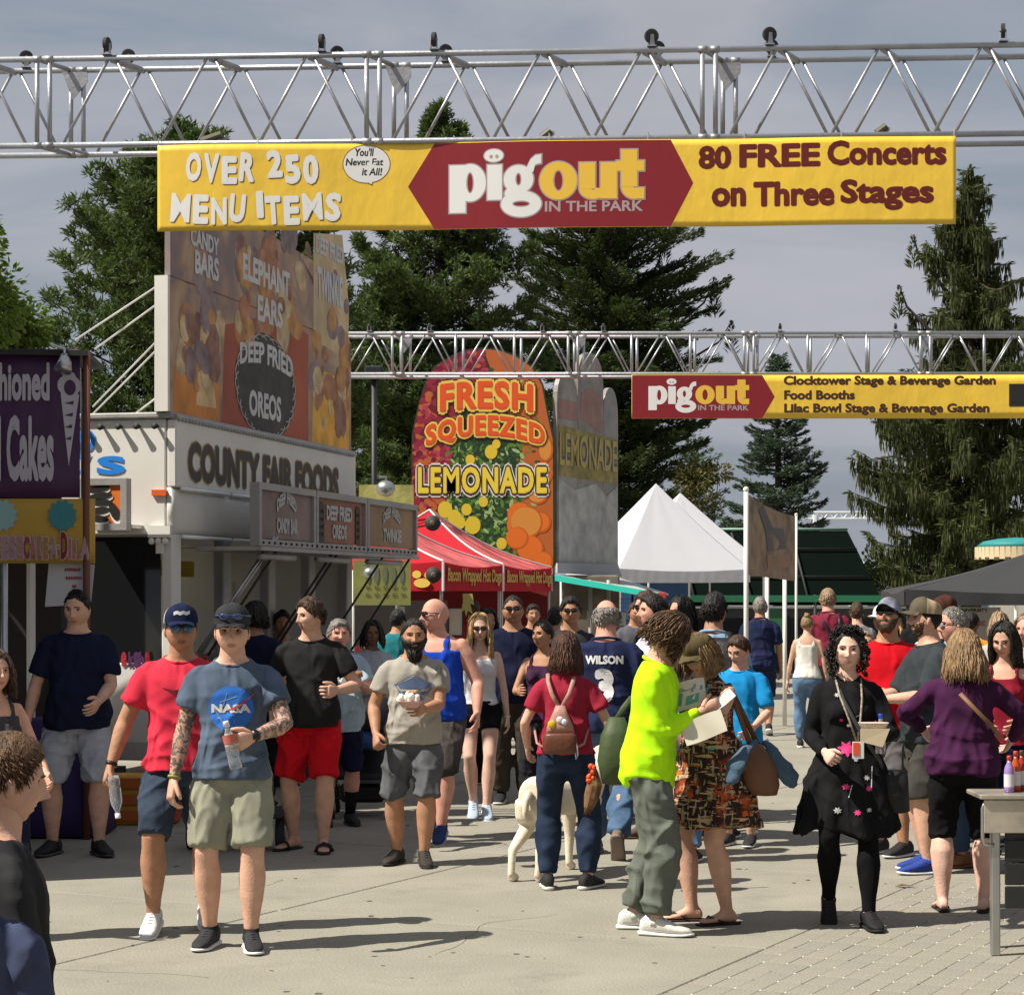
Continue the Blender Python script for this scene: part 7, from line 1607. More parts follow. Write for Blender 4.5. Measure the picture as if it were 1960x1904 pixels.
# unseen stalls added beside and behind the viewer to block sky fill and deepen shade
for k, (x0, x1, y0, y1, h_, txt) in enumerate(((5.2, 8.4, 4, 12, 3.6, 'unseen stall added beyond the right edge near the viewer to block sky light'), (6.4, 10, 13.5, 24, 3.4, 'unseen long stall added beyond the right edge further along to block sky light'), (-9.5, -5.4, -3, 7, 3.6, 'unseen stall added on the left beside the viewer to block sky light'), (-6, 7, -16, -12, 5.5, 'unseen tall row of stalls added behind the viewer to block sky light'))):
    r_ = thing('market_stall', txt, 'stall', ((x0+x1)/2, (y0+y1)/2, 0)); cm = mat('added_stall_canvas_%d' % k, [(.20,.19,.17), (.12,.10,.09), (.10,.12,.10), (.12,.11,.10)][k], .8)
    g = G(); g.bbox(((x0+x1)/2, (y0+y1)/2, h_-.1), (x1-x0, y1-y0, .2), .05); part('roof', g, cm, r_)
    for a, b in ((x0+.1, y0+.1), (x1-.1, y0+.1), (x1-.1, y1-.1), (x0+.1, y1-.1)): g = G(); g.tube([(a, b, 0), (a, b, h_-.2)], .04, 8); part('post', g, steel, r_)
    g = G(); g.bbox(((x0+x1)/2, (y0+y1)/2, .5), (x1-x0-.6, y1-y0-.6, 1.0), .03); part('counter', g, cm, r_); g = G(); g.bbox(((x0+x1)/2, (y0+y1)/2, 1.7), (x1-x0-.9, .1, h_-.8), .03) if k == 3 else g.bbox(((x0+x1)/2, (y0+y1)/2, 1.7), (.1, y1-y0-.9, h_-.8), .03); part('back_sheet', g, cm, r_)

# things on the trailer counter and in its window
r_ = np.random.default_rng(8)
for k in range(9):
    p = TS.pt(.35+k*.5, 1.135, .17); col = [(.55,.03,.02), (.70,.45,.03), (.5,.5,.48), (.12,.25,.08)][k % 4]
    if k % 3 == 2:
        t = thing('napkin_box', 'small steel napkin box on the trailer counter, %s' % ('nearest to the corner post', 'in the middle', 'at the far end')[k//3], 'box', p, 'things on the trailer counter'); g = G(); g.bbox(p + V(0,0,.07), (.14,.11,.14), .01); part('case', g, steel, t)
    else: bottle('%s squeeze bottle on the trailer counter, %s in the row' % (('red', 'yellow', 'white', 'green')[k % 4], ('first','second','','third','fourth','','fifth','sixth','')[k]), p, .2, .032, plain(*col, .4), plain(*col, .4), None)['group'] = 'things on the trailer counter'
for k in range(6):
    p = TE.pt(.55+k*.24, 1.33, -.25); g = G(); g.bbox(p + V(0,0,.1+.05*(k % 3)), (.16,.12,.2+.1*(k % 3)), .02); part('kitchen_item', g, plain(*[(.35,.08,.04),(.4,.38,.34),(.10,.12,.2),(.45,.30,.06),(.2,.2,.2),(.3,.05,.1)][k], .5), tr)
g = G(); g.box(TE.pt(1.25, 2.0, -.3), (1.5, .03, .12), np.stack([TE.u, TE.n, V(0,0,1)], 1)); part('yellow_valance', g, plain(.6,.42,.03), tr)
c = GP(1733, 1698); g = G(); g.add([c + V(x, y, z) for x, y, z in ((-.07,.0,.006),(-.02,.03,.02),(.04,.02,.012),(.08,-.03,.004),(.03,-.015,.016),(-.03,-.02,.01))], [(0,5,1),(1,5,4,2),(2,4,3)]); tag(part('dry_leaf', g, plain(.10,.06,.03,.8)), 'curled dry brown leaf lying where the slabs meet the pavers', 'leaf')
# ================================================================ the crowd
def at(vx, vy): p = GP(vx, vy); return p[0], p[1]
def atY(vx, Y): return (vx-CX)/F*Y, Y
NAVY = (.010,.013,.035); BLACK = (.012,.012,.013); CHAR = (.035,.037,.040)
WALK = [(-.09, .22, -4, 32), (.10, -.26, 6, 0)]; WALKB = [(-.10, -.26, -6, 0), (.09, .22, 4, 32)]
# --- the two men in front
x, y = at(445, 1812)
p1 = person('man in faded blue space agency t-shirt and olive shorts walking with a bottle', x, y, 1.80, 4, fat=.12, muscle=1.12, skin_='light', arm_ink=1,
    top=('tee', (.085,.115,.165,'washed_denim',.8,.28), .60, .865, .024), bottom=('shorts', (.27,.265,.20), .93, .042), hat=('cap', CHAR), hair=('buzz', 'dark'),
    feet=[(-.115, .02, -16, 0), (.10, -.10, 10, 0)], hands=[(-.30, -.05, .845), (.115, -.30, 1.10)], elbow=[None, (.9, .5, -.3)], thumb=[(.35,-1,0), (0, 0, 1)], curl=(.55, .75), shoes=('sneaker', (.02,.02,.022)), head=(0, 3), socks=((.02,.02,.02), .06))
g = G(); flat_disc(g, .118, ry=.118, rings=9, n=36); print_on(p1, g, 'chest_emblem', [mat('print_blue', (.02,.13,.47), .8)], 1.235, .2, off=.004)
g = G(); flat_text(g, 'NASA', .205, .048, bold=.05); print_on(p1, g, 'chest_lettering', [mat('print_cream', (.62,.60,.54), .8)], 1.235, .2, off=.008)
g = G()
for a, b in ((-.02, .125),):
    pts = [(-.03,-.012),(.02,.010),(.06,.035),(.10,.062),(.135,.092),(.10,.052),(.06,.020),(.02,-.006)]; g.add([(q[0], q[1], 0) for q in pts], [(0,1,6,7),(1,2,5,6),(2,3,4,5)])
print_on(p1, g, 'red_swoosh', [plain(.36,.06,.08,.8)], 1.235, .2, off=.0105)
g = G()
for (ax, ay, bx, by) in ((-.06,.03,.03,.06),(-.07,-.05,.02,-.07),(-.02,.08,-.05,-.02),(-.09,.0,-.04,-.08)):
    g.add([(ax, ay, 0),(bx, by, 0),(bx, by+.005, 0),(ax, ay+.005, 0)], [(0,1,2,3)])
print_on(p1, g, 'orbit_lines', [plain(.25,.35,.5,.8)], 1.235, .2, off=.007)
w_ = p1['wrist'][1]; e_ = p1['elbow'][1]; d_ = unit(w_-e_); g = G(); g.tube([w_ - d_*.03, w_ - d_*.004], [.034, .032], 14); g.sphere(w_ - d_*.018 + V(0,-.034,0), (.017,.006,.017), 10, 6); g.v = [g.arr() - p1['base']]; me_part('watch', g.mesh('watch', [plain(.01,.01,.01,.3)], True), [], p1['root'])
w_ = p1['wrist'][0]; e_ = p1['elbow'][0]; d_ = unit(w_-e_); g = G(); g.tube([w_ - d_*.02, w_ - d_*.008], [.036, .036], 14); g.v = [g.arr() - p1['base']]; me_part('wristband', g.mesh('wristband', [plain(.25,.28,.05,.6)], True), [], p1['root'])
# sunglasses pushed up on the cap
g = G()
for s_ in (-1, 1): q = G(); q.sphere((0,0,0), (.026,.007,.017), 12, 8); g.add(p1['H'](q.arr() @ rotz(s_*.25).T + V(s_*.031, -.118, .082)) - p1['base'], q.f, 0)
q = G(); q.tube([V(-.06,-.085,.085), V(-.03,-.117,.094), V(0,-.123,.088), V(.03,-.117,.094), V(.06,-.085,.085)], .004, 6); q.tube([V(-.06,-.085,.085), V(-.088,-.02,.08)], .004, 6); q.tube([V(.06,-.085,.085), V(.088,-.02,.08)], .004, 6); g.add(p1['H'](q.arr()) - p1['base'], q.f, 0)
tg_ = thing('sunglasses', 'dark sunglasses resting on the brim of the charcoal cap', 'sunglasses', p1['H'](V(0,-.118,.08))[0]); g.v = [g.arr() + p1['base']]; part('lenses', g, plain(.02,.03,.10,.1, spec=.9), tg_, True)
h = p1['hands'][1]; bottle('clear water bottle held in front of the blue space agency shirt', h[0] + V(.015,-.035,-.135), .25, .033, clear, plain(.75,.75,.75,.5), (.55,.72, plain(.55,.13,.10,.5)), d=(-.22,-.05,1))
x, y = at(347, 1782)
p2 = person('man in bright red t-shirt, trucker cap and mirrored sunglasses walking', x, y, 1.80, 6, fat=.10, muscle=1.15, skin_='tan',
    top=('tee', (.62,.035,.065,'red_jersey',.6,.08), .66, .87, .03), bottom=('shorts', (.040,.055,.085), .97, .040), hat=('cap', (.012,.018,.05), (.012,.018,.05), (.6,.6,.6)), hair=('buzz', 'dark'), glasses=((.01,.01,.012), (.03,.13,.30), .012, 1),
    feet=[(-.14, -.06, -10, 12), (.12, .20, 6, 10)], hands=[(-.37, -.06, .90), (.28, .0, .86)], thumb=[(0,-1,0), None], curl=(.8, .5), shoes=('sneaker', (.68,.68,.68)), head=(6, 0))
g = G(); g.add([(-.10,.018,0),(-.03,.004,0),(.03,.012,0),(.10,.022,0),(.03,-.035,0),(.01,-.05,0),(-.02,-.03,0)], [(0,1,6),(1,2,4,5,6),(2,3,4)]); print_on(p2, g, 'winged_emblem', [plain(.19,.005,.02,.8)], 1.30, .2)
g = G(); q = np.array([[a, z] for a in np.linspace(-.04,.04,9) for z in (.0,.018)]); pts = [V(a, -.099 + 5*a*a*1.2 - .006, .085 + z + .004*math.sin(a*200)) for a, z in q]; n9 = [(2*i, 2*i+2, 2*i+3, 2*i+1) for i in range(8)]; g.add(p2['H'](np.array(pts)) - p2['base'] + V(0,-.016,0), n9); me_part('cap_lettering', g.mesh('cap_lettering', [plain(.75,.75,.75,.7)]), [], p2['root'])
h = p2['hands'][0]; bottle('clear water bottle hanging upside down from the hand of the man in red', h[0] + V(.02,-.03,.05), .235, .033, clear, plain(.75,.75,.75,.5), None, d=(.13,-.08,-1))
w_ = p2['wrist'][0]; e_ = p2['elbow'][0]; d_ = unit(w_-e_); g = G(); g.tube([w_ - d_*.02, w_ - d_*.0], [.035, .033], 14); g.v = [g.arr() - p2['base']]; me_part('watch', g.mesh('watch', [plain(.012,.012,.012,.4)], True), [], p2['root'])
# --- left
x, y = at(148, 1634)
p3 = person('tall smiling man in navy t-shirt and pale grey shorts standing in the stall shade', x, y, 1.90, 12, fat=.35, muscle=1.08, skin_='light', top=('tee', NAVY, .75, .83, .05), bottom=('shorts', (.36,.37,.42), 1.02, .05), hair=('buzz', 'dark'), head=(-22, 12), feet=[(-.16,-.0,-30,0),(.14,-.08,20,0)], hands=[(-.33,-.02,.86),(.13,-.28,1.02)], curl=(.4,.3), thumb=(None,(0,-.3,1)), shoes=('sneaker', (.015,.015,.015), (.05,.05,.05)))
xb, yb_ = atY(-2, 5.0)
p4 = person('boy with short brown hair and black t-shirt seen from the side at the left corner', xb, yb_, 1.54, 114, fat=.1, skin_='light', top=('tee', (.028,.028,.03), .80, .84, .035), bottom=('shorts', (.05,.06,.08), .95), hair=('fade', 'chestnut', 3200), head=(0, 10), hands=[(-.25,-.08,.82),(.25,-.05,.80)])
x, y = atY(-96, 4.45)
p5 = person('person in slate blue hooded top cut off at the lower left corner', x, y, 1.44, 176, fat=.4, skin_='light', top=('tee', (.055,.068,.125,'slate_knit',.8,.15), 1.9, .82, .04), bottom=('pants', (.03,.03,.04), 1.95), hair=('short', 'brown'))
x, y = atY(-12, 11.5)
p6 = person('woman in grey vest with bare shoulders at the left edge behind the boy', x, y, 1.56, 40, 'f', fat=.6, skin_='light', top=('tank', (.06,.06,.062), 0, .88), bottom=('pants', NAVY, 1.95), hair=('bob', 'brown'), hands=[(-.10,-.30,1.08),(.20,-.30,1.0)])
x, y = at(597, 1626)
p7 = person('young man in plain black t-shirt and bright red shorts looking left', x, y, 1.84, -6, fat=.25, muscle=1.08, skin_='light', top=('tee', (.022,.021,.022), .66, .86, .035), bottom=('shorts', (.55,.008,.016), .98, .045), hair=('short', 'brown'), head=(-48, 4), lean=3, feet=[(-.14,.04,-30,0),(.10,-.10,12,0)], hands=[(-.30,.10,.92),(.22,-.26,1.12)], curl=(.4,.8), thumb=(None,(0,0,1)), shoes=('slide', (.02,.02,.02)))
x, y = atY(487, 18.5)
person('dark haired person in dark blue top seen from behind at the trailer window', x, y, 1.80, 170, skin_='tan', near=False, top=('tee', NAVY, .8, .86, .03), bottom=('pants', BLACK, 1.95), hair=('shag', 'dark'), fat=.4)
x, y = atY(648, 17.2)
p9 = person('grey haired person in pale blue top holding a hot dog behind the man in black', x, y, 1.66, 15, fat=.5, skin_='pink', near=True, top=('tee', (.36,.48,.55), .7, .80, .05), bottom=('shorts', NAVY, 1.05, .03), hair=('short', 'grey'), socks=(BLACK, .5), shoes=('sneaker', (.012,.012,.012), (.04,.04,.04)), hands=[(-.27,0,.8),(.12,-.30,1.22)], thumb=(None,(0,0,1)), curl=(.4,.8))
h = p9['hands'][1]; t = thing('hot_dog', 'hot dog in a white paper wrap held behind the man in black', 'food', h[0]); g = G(); g.tube([h[0] + V(-.09,-.04,.02), h[0] + V(0,-.05,.03), h[0] + V(.09,-.04,.05)], [.028,.034,.026], 10); part('bun', g, plain(.42,.22,.08,.7), t, True); g = G(); g.tube([h[0] + V(-.06,-.035,-.03), h[0] + V(.0,-.05,.06)], [.05,.075], 9, flat=(1,.7)); part('paper', g, plain(.7,.7,.68,.8), t)
x, y = atY(712, 19.5)
person('dark haired woman in white top in the shade behind the stroller', x, y, 1.62, 20, 'f', fat=.5, skin_='brown', near=False, eyes=True, top=('tee', (.42,.43,.46), .7, .86, .03), bottom=('pants', BLACK, 1.95), hair=('bob', 'dark'), head=(-12, 4))
x, y = at(792, 1652)
p11 = person('bearded man in grey t-shirt and dark grey shorts carrying food in a paper tray', x, y, 1.70, 4, fat=.38, muscle=1.1, skin_='tan', top=('tee', (.34,.315,.27,'heather_grey',.75,.06), .62, .86, .03), bottom=('shorts', (.095,.098,.102,'charcoal_cotton',.8,.2), 1.03, .04), hair=('back', 'dark'), beard=('dark', .014, .055), head=(2, 3), feet=[(-.12,.02,-26,0),(.07,-.12,6,6)], hands=[(-.27,-.13,.93),(.06,-.34,1.12)], curl=(.95,.6), thumb=((.4,-1,0),(0,0,1)), shoes=('sneaker', (.03,.024,.018), (.02,.02,.02)))
g = G(); flat_line(g, [(0,.10),(.135,.03),(0,-.15),(-.135,.03)], .008, close=True); print_on(p11, g, 'diamond_outline', [plain(.10,.13,.19,.8)], 1.25, .2, off=.005)
g = G(); dm = lambda y: (-(.12*(.085-y)/.06) if y > .03 else -.118*(y+.14)/.17, (.12*(.085-y)/.06) if y > .03 else .118*(y+.14)/.17)
flat_rows(g, dm, .005, .080, 7, 12); flat_rows(g, dm, -.04, -.015, 3, 10); flat_rows(g, dm, -.10, -.055, 3, 6); print_on(p11, g, 'diamond_picture', [plain(.07,.11,.20,.8)], 1.25, .2, off=.004)
h = p11['hands'][1]; c = h[0] + V(-.02,-.06,.02); t = thing('food_tray', 'paper tray heaped with whipped cream held by the bearded man', 'food', c); g = G(); g.loft([ering(c + V(0,0,z), a, b, 12, 3) for z, a, b in ((0,.05,.035),(.045,.085,.06))]); part('tray', g, plain(.6,.35,.30,.7), t)
g = G(); rr_ = np.random.default_rng(5)
for k in range(16): g.sphere(c + V(rr_.uniform(-.07,.07), rr_.uniform(-.04,.04), .05 + rr_.uniform(0,.04)), rr_.uniform(.016,.03), 8, 6)
part('cream', g, plain(.78,.77,.72,.7), t, True); g = G(); 
for k in range(4): g.sphere(c + V(rr_.uniform(-.01,.06), rr_.uniform(-.04,.0), .09 + rr_.uniform(0,.02)), .014, 8, 6)
part('topping', g, plain(.45,.22,.05,.6), t, True)
x, y = at(842, 1604)
p12 = person('bald man in bright blue tank top with sunglasses looking left behind the bearded man', x, y, 1.84, -12, fat=.35, muscle=1.2, skin_='pink', top=('tank', (.012,.055,.42), 0, .86, .03), bottom=('shorts', (.06,.052,.048,'camo_dark',.8,.4), 1.08, .04), hair=('none', 'brown'), glasses=((.02,.005,.005),(.02,.015,.015), .012, 1), head=(-52, 2), slean=-3, feet=[(-.08,.12,-6,8),(.06,-.18,4,16)], hands=[(-.28,0,.85),(.30,-.10,.92)], shoes=('sneaker', (.012,.035,.14), (.35,.38,.42)))
x, y = at(918, 1562)
p13 = person('blonde woman in white tank top, black shorts and sunglasses walking towards the camera', x, y, 1.70, 4, 'f', skin_='pale', top=('tank', (.66,.65,.66), 0, .97, .004), bottom=('shorts', (.008,.008,.009), .42, .018), hair=('long', 'blond', .28, .10), glasses=((.06,.02,.01),(.03,.012,.01), .010, 1), head=(0, 4), feet=[(-.05,.06,-4,34),(.05,-.16,0,14)], hands=[(-.22,.04,.84),(.24,-.03,.84)], shoes=('sneaker', (.45,.55,.66), (.65,.7,.72)))
w_ = p13['wrist'][1]; g = G(); g.tube([w_ + V(0,0,.012), w_ + V(0,0,-.002)], [.028,.028], 12); g.v = [g.arr() - p13['base']]; me_part('bracelet', g.mesh('bracelet', [plain(.6,.55,.4,.4)], True), [], p13['root'])
x, y = atY(982, 19)
person('large man in black t-shirt and sunglasses standing in shade behind the blonde woman', x, y, 1.86, 0, fat=.6, muscle=1.15, skin_='tan', near=False, top=('tee', NAVY, .75, .84, .04), bottom=('pants', (.05,.042,.03), 1.95, .03), hair=('buzz', 'dark'), glasses=((.01,.01,.01),(.01,.01,.012), .012, 1), hands=[(-.26,-.05,.80),(.26,-.05,.8)])
x, y = atY(930, 21)
person('person with dark hair and maroon top mostly hidden behind the blonde woman', x, y, 1.72, 30, 'f', skin_='tan', near=False, top=('tee', (.12,.015,.03), .8, .86), bottom=('pants', BLACK, 1.95), hair=('bob', 'dark'))
x, y = atY(1040, 17.2)
p15 = person('smiling dark haired woman in floral strap top turned to the left', x, y, 1.66, -20, 'f', skin_='tan', top=('tank', (.05,.02,.05,'floral_dark',.6,.5), 0, .90), bottom=('pants', (.02,.02,.025), 1.95, .01), hair=('back', 'dark'), head=(-22, 2), hands=[(-.10,-.34,1.15),(.25,-.02,.84)], thumb=((0,0,1),None))
# --- pink shirt, jersey
x, y = at(1083, 1700)
p16 = person('brown haired woman in crimson t-shirt and jeans with a small brown backpack, seen from behind', x, y, 1.625, 176, 'f', fat=.35, skin_='light', top=('tee', (.32,.022,.045), .66, .92, .012), bottom=('pants', (.020,.032,.062,'dark_denim',.6,.25), 1.95, .010), hair=('long', 'auburn', .14, .22), feet=[(-.15,.0,-28,0),(.12,.03,8,0)], hands=[(-.32,-.12,.93),(.27,-.14,.95)], shoes=('sneaker', (.015,.015,.018), (.55,.55,.5)), head=(-4, 6))
T_ = p16['T']
bp = thing('backpack', 'small brown leather drawstring backpack on the woman in crimson', 'backpack', T_(-.02,.18,.98))
def loc(p, i): return i['T'](*p)
def curved(name, pts, rad, info, m, parent, n=7, flat=None, ref=None):
    g = G(); g.tube([loc(p, info) for p in pts], rad, n, flat=flat, ref=ref); return part(name, g, m, parent, True)
lth = mat('brown_leather', (.13,.045,.025), .4, bump=.2, bscale=30, var=.2); tanl = mat('tan_leather', (.42,.22,.17), .5, bump=.2, bscale=30)
g = G(); rings = []
for z, hw, hd in ((.93,.02,.02),(.935,.10,.035),(.955,.118,.045),(1.02,.118,.05),(1.06,.11,.048),(1.075,.095,.04)): rings.append(np.array([loc((a[0], a[1], z), p16) for a in ering((.03,.195,z), hw, hd, 18, 3)]))
g.loft(rings); part('pouch', g, lth, bp, True)
g = G(); rings = []
for z, hw, hd in ((1.07,.10,.040),(1.12,.088,.042),(1.2,.055,.035),(1.26,.03,.022)): rings.append(np.array([loc((a[0], a[1], z), p16) for a in ering((.03,.18,z), hw, hd, 16, 2.6)]))
g.loft(rings); part('upper_flap', g, tanl, bp, True)
for s_ in (-1, 1): curved('strap', [(.03+s_*.012,.172,1.25),(.03+s_*.06,.150,1.34),(.03+s_*.085,.125,1.42),(.03+s_*.09,.05,1.468)], .011, p16, tanl, bp, flat=(1.3,.5)); curved('strap', [(.03+s_*.10,.18,.97),(.03+s_*.16,.13,1.0),(.03+s_*.185,.02,1.10)], .008, p16, tanl, bp)
for (a, z, r_, c_) in ((.085,1.135,.026,(.75,.5,.03)),(.03,1.165,.022,(.7,.7,.75)),(.0,1.15,.020,(.65,.65,.7)),(.03,1.01,.014,(.7,.7,.7))): g = G(); g.sphere(loc((a,.235 if z < 1.05 else .222,z), p16), (r_,.008,r_), 12, 6); part('badge', g, plain(*c_, .4), bp, True)
curved('cord', [(-.075,.20,1.03),(-.085,.22,.99),(-.09,.21,.93),(-.08,.215,.90),(-.072,.21,.95)], .005, p16, plain(.6,.6,.65,.5), bp)
ft_ = thing('fur_tail', 'brown striped fur tail with orange charm hanging at the hip of the woman in crimson', 'charm', T_(-.19,.13,.72)); g = G(); tl = [(-.185,.13,.86),(-.19,.15,.80),(-.20,.16,.72),(-.18,.16,.64),(-.16,.16,.57),(-.14,.15,.53)]; g.tube([loc(p, p16) for p in tl], [.015,.035,.05,.048,.03,.006], 10)
for k in range(220): 
    i0 = random.uniform(0, 4.6); a = V(*tl[int(i0)]); b = V(*tl[int(i0)+1]); q = a + (b-a)*(i0 % 1); r_ = np.interp(i0, range(6), [.015,.033,.048,.046,.028,.006]); u_ = rdirs(1)[0]; u_[2] *= .3; g.tube([loc(q + u_*r_*.8, p16), loc(q + u_*(r_+.006) + V(0,0,-.03), p16)], [.004,.0008], 3)
part('fur', g, mat('fur', (.15,.08,.035), .9, var=.6, vscale=14, island=.5), ft_, False)
g = G(); 
for k in range(9): g.sphere(loc((-.185+random.uniform(-.022,.022),.19,.80+random.uniform(-.05,.06)), p16), random.uniform(.014,.02), 8, 6)
part('charm', g, plain(.75,.09,.02,.5), ft_, True)
x, y = at(1160, 1640)
p17 = person('balding grey haired man in navy sports jersey with number 3 walking away', x, y, 1.85, 172, fat=.5, muscle=1.1, skin_='pink', top=('tee', (.016,.022,.062), .85, .86, .04), bottom=('pants', (.075,.13,.22,'light_denim',.6,.3), 1.93, .03), hair=('ring', 'grey'), feet=[(-.09,.30,-4,55),(.09,-.22,4,0)], hands=[(-.27,-.04,.82),(.28,-.02,.84)], shoes=('sneaker', (.16,.12,.09), (.22,.17,.14)), head=(8, 8))
jw = mat('jersey_white', (.68,.68,.68), .8)
g = G(); flat_text(g, 'WILSON', .27, .062, bold=.055, cx=.0, cy=.125); flat_text(g, '3', .14, .25, bold=.075, cy=-.06); print_on(p17, g, 'jersey_lettering', [jw], 1.225, .3, face=-1, off=.006)
x, y = atY(1092, 19.2)
person('young man in sunglasses and dark shirt peering past the grey haired man', x, y, 1.84, 0, skin_='tan', near=False, top=('tee', CHAR, .8, .86), bottom=('pants', BLACK, 1.95), hair=('short', 'dark'), glasses=((.01,.01,.01),(.008,.008,.01), .012, 1))
x, y = atY(1062, 23)
person('person with black hair far behind under the lemonade awning', x, y, 1.72, 160, skin_='tan', near=False, top=('tee', (.05,.04,.04), .8, .86), bottom=('pants', BLACK, 1.95), hair=('short', 'dark'))
# --- lime man and the woman in the patterned dress
x, y = at(1243, 1783)
p19 = person('man in neon yellow long sleeved shirt and grey green cargo pants reading a map', x, y, 1.78, 78, fat=.0, muscle=1.0, skin_='light', lean=7, top=('tee', (.50,.95,.012,'neon_jersey',.4,.04), 1.92, .80, .032), bottom=('pants', (.125,.14,.115,'cargo_twill',.9,.12), 1.93, .040), hair=('shag', 'chestnut'), head=(18, 38), feet=[(-.11,-.05,-6,0),(.09,.10,12,0)], hands=[(-.02,-.29,1.20),(.14,-.31,1.14)], thumb=((0,0,1),(0,0,1)), curl=(.9,.9), elbow=[(-.3,.6,-.8),(.3,.6,-.8)], shoes=('sneaker', (.68,.67,.62), (.72,.72,.68)))
def dress_mat():
    m = mat('patterned_dress', (.1,.04,.02), .85, bump=.4, bscale=9); t = m.node_tree; b = t.nodes['Principled BSDF']; tc = N(t, 'ShaderNodeTexCoord'); l = t.links.new
    def nz(sc, seed):
        mp = N(t, 'ShaderNodeMapping'); mp.inputs['Scale'].default_value = sc; mp.inputs['Location'].default_value = (seed, seed*1.7, seed*.3); n = N(t, 'ShaderNodeTexNoise'); n.inputs['Scale'].default_value = 1; n.inputs['Detail'].default_value = 3
        l(tc.outputs['Object'], mp.inputs[0]); l(mp.outputs[0], n.inputs[0]); return n.outputs[0]
    def ramp(src, a, c0, c1, w=.02):
        r = N(t, 'ShaderNodeValToRGB'); r.color_ramp.elements[0].position = a; r.color_ramp.elements[1].position = a+w; r.color_ramp.elements[0].color = (*c0, 1); r.color_ramp.elements[1].color = (*c1, 1); l(src, r.inputs[0]); return r.outputs[0]
    def mixc(f, a, b_):
        m_ = N(t, 'ShaderNodeMix', data_type='RGBA'); l(f, m_.inputs[0]); 
        for s_, k in ((a, 6), (b_, 7)):
            if isinstance(s_, tuple): m_.inputs[k].default_value = (*s_, 1)
            else: l(s_, m_.inputs[k])
        return m_.outputs[2]
    W0, W1 = (0,0,0), (1,1,1)
    c = mixc(ramp(nz((7,7,7), 1), .50, W0, W1, .1), (.035,.012,.008), (.42,.07,.012))
    c = mixc(ramp(nz((9,9,60), 3), .57, W0, W1), c, (.50,.36,.20)); c = mixc(ramp(nz((60,60,9), 6), .58, W0, W1), c, (.45,.33,.18)); c = mixc(ramp(nz((12,12,45), 9), .60, W0, W1), c, (.02,.01,.008))
    c = mixc(ramp(nz((45,45,10), 12), .60, W0, W1), c, (.02,.008,.006)); c = mixc(ramp(nz((16,16,30), 15), .67, W0, W1), c, (.10,.38,.30)); c = mixc(ramp(nz((11,11,24), 20), .64, W0, W1), c, (.60,.10,.01))
    l(c, b.inputs['Base Color']); return m
x, y = at(1362, 1764)
p20 = person('woman in patterned orange and brown dress and olive cap bending over a map', x, y, 1.66, -38, 'f', fat=.65, skin_='light', lean=10, top=('dress', dress_mat(), 0, .98, .0, (.60, .085), .10), bottom=None, hair=('long', 'dirty', .12, .1), hat=('cap', (.10,.075,.035)), head=(-6, 26), feet=[(-.12,-.03,-50,0),(.12,-.02,-34,0)], hands=[(-.13,-.36,1.27),(.0,-.33,1.34)], thumb=((0,0,1),(0,0,1)), curl=(.6,.4), elbow=[(-.6,.3,-.8),(.8,.3,-.8)], shoes=('flipflop', (.03,.012,.01)))
for s_ in (-1, 1):
    g = G(); g.tube([p20['T'](s_*.085,-.10,1.36), p20['T'](s_*.09,-.03,1.452), p20['T'](s_*.09,.07,1.42), p20['T'](s_*.09,.11,1.35)], .009, 6, flat=(1.6,.7)); part('dress_strap', g, plain(.25,.07,.02,.8), p20['root'], True)
# the maps they hold
hm = (p19['hands'][0][0] + p19['hands'][1][0])/2
def sheet(label, c, u, v, w, h, m, cat='map', bendk=.03, printed=None):
    u, v = unit(u), unit(v); n = np.cross(u, v); g = G(); nx = 10; vs = []
    for j in range(5):
        for i in range(nx+1): a = i/nx-.5; b = j/4-.5; vs.append(V(*c) + u*w*a + v*h*b + n*bendk*math.sin(a*5+b*2))
    N0 = len(vs); fs = [(j*(nx+1)+i, j*(nx+1)+i+1, (j+1)*(nx+1)+i+1, (j+1)*(nx+1)+i) for j in range(4) for i in range(nx)]; g.add(vs + [q - n*.002 for q in vs], fs + [tuple(x+N0 for x in f[::-1]) for f in fs])
    t = thing('folded_map', label, cat, c); part('paper', g, m, t, True)
    if printed:
        for k, (a0, a1, b0, b1, col) in enumerate(printed):
            for s_ in (1, -1):
                g = G(); g.add([V(*c) + u*w*a + v*h*b + n*(bendk*math.sin(a*5+b*2) + s_*.004) for a, b in ((a0,b0),(a1,b0),(a1,b1),(a0,b1))], [(0,1,2,3)]); part('printed_patch', g, plain(*col, .7), t)
    return t
paper = plain(.62,.58,.47,.75)
sheet('open printed map held between the man in neon yellow and the woman in the dress', P(1314, 1330, 11.75), (1, .35, .22), (.05, .35, 1), .22, .16, paper, printed=[(-.38,-.1,-.3,.1,(.10,.28,.16)), (.0,.3,-.35,-.05,(.12,.32,.28)), (-.3,.2,.15,.3,(.3,.3,.25)), (.1,.4,.05,.2,(.12,.25,.3))])
sheet('lower folded pamphlet in the hands of the man in neon yellow', P(1347, 1392, 11.6), (1, .2, .35), (-.25, .3, 1), .24, .13, plain(.66,.62,.48,.75), bendk=.02)
sheet('white receipt held up by the woman in the dress', P(1385, 1338, 11.7), (1, .2, .75), (-.5, .4, .6), .13, .06, plain(.7,.68,.64,.75), cat='paper', bendk=.005)
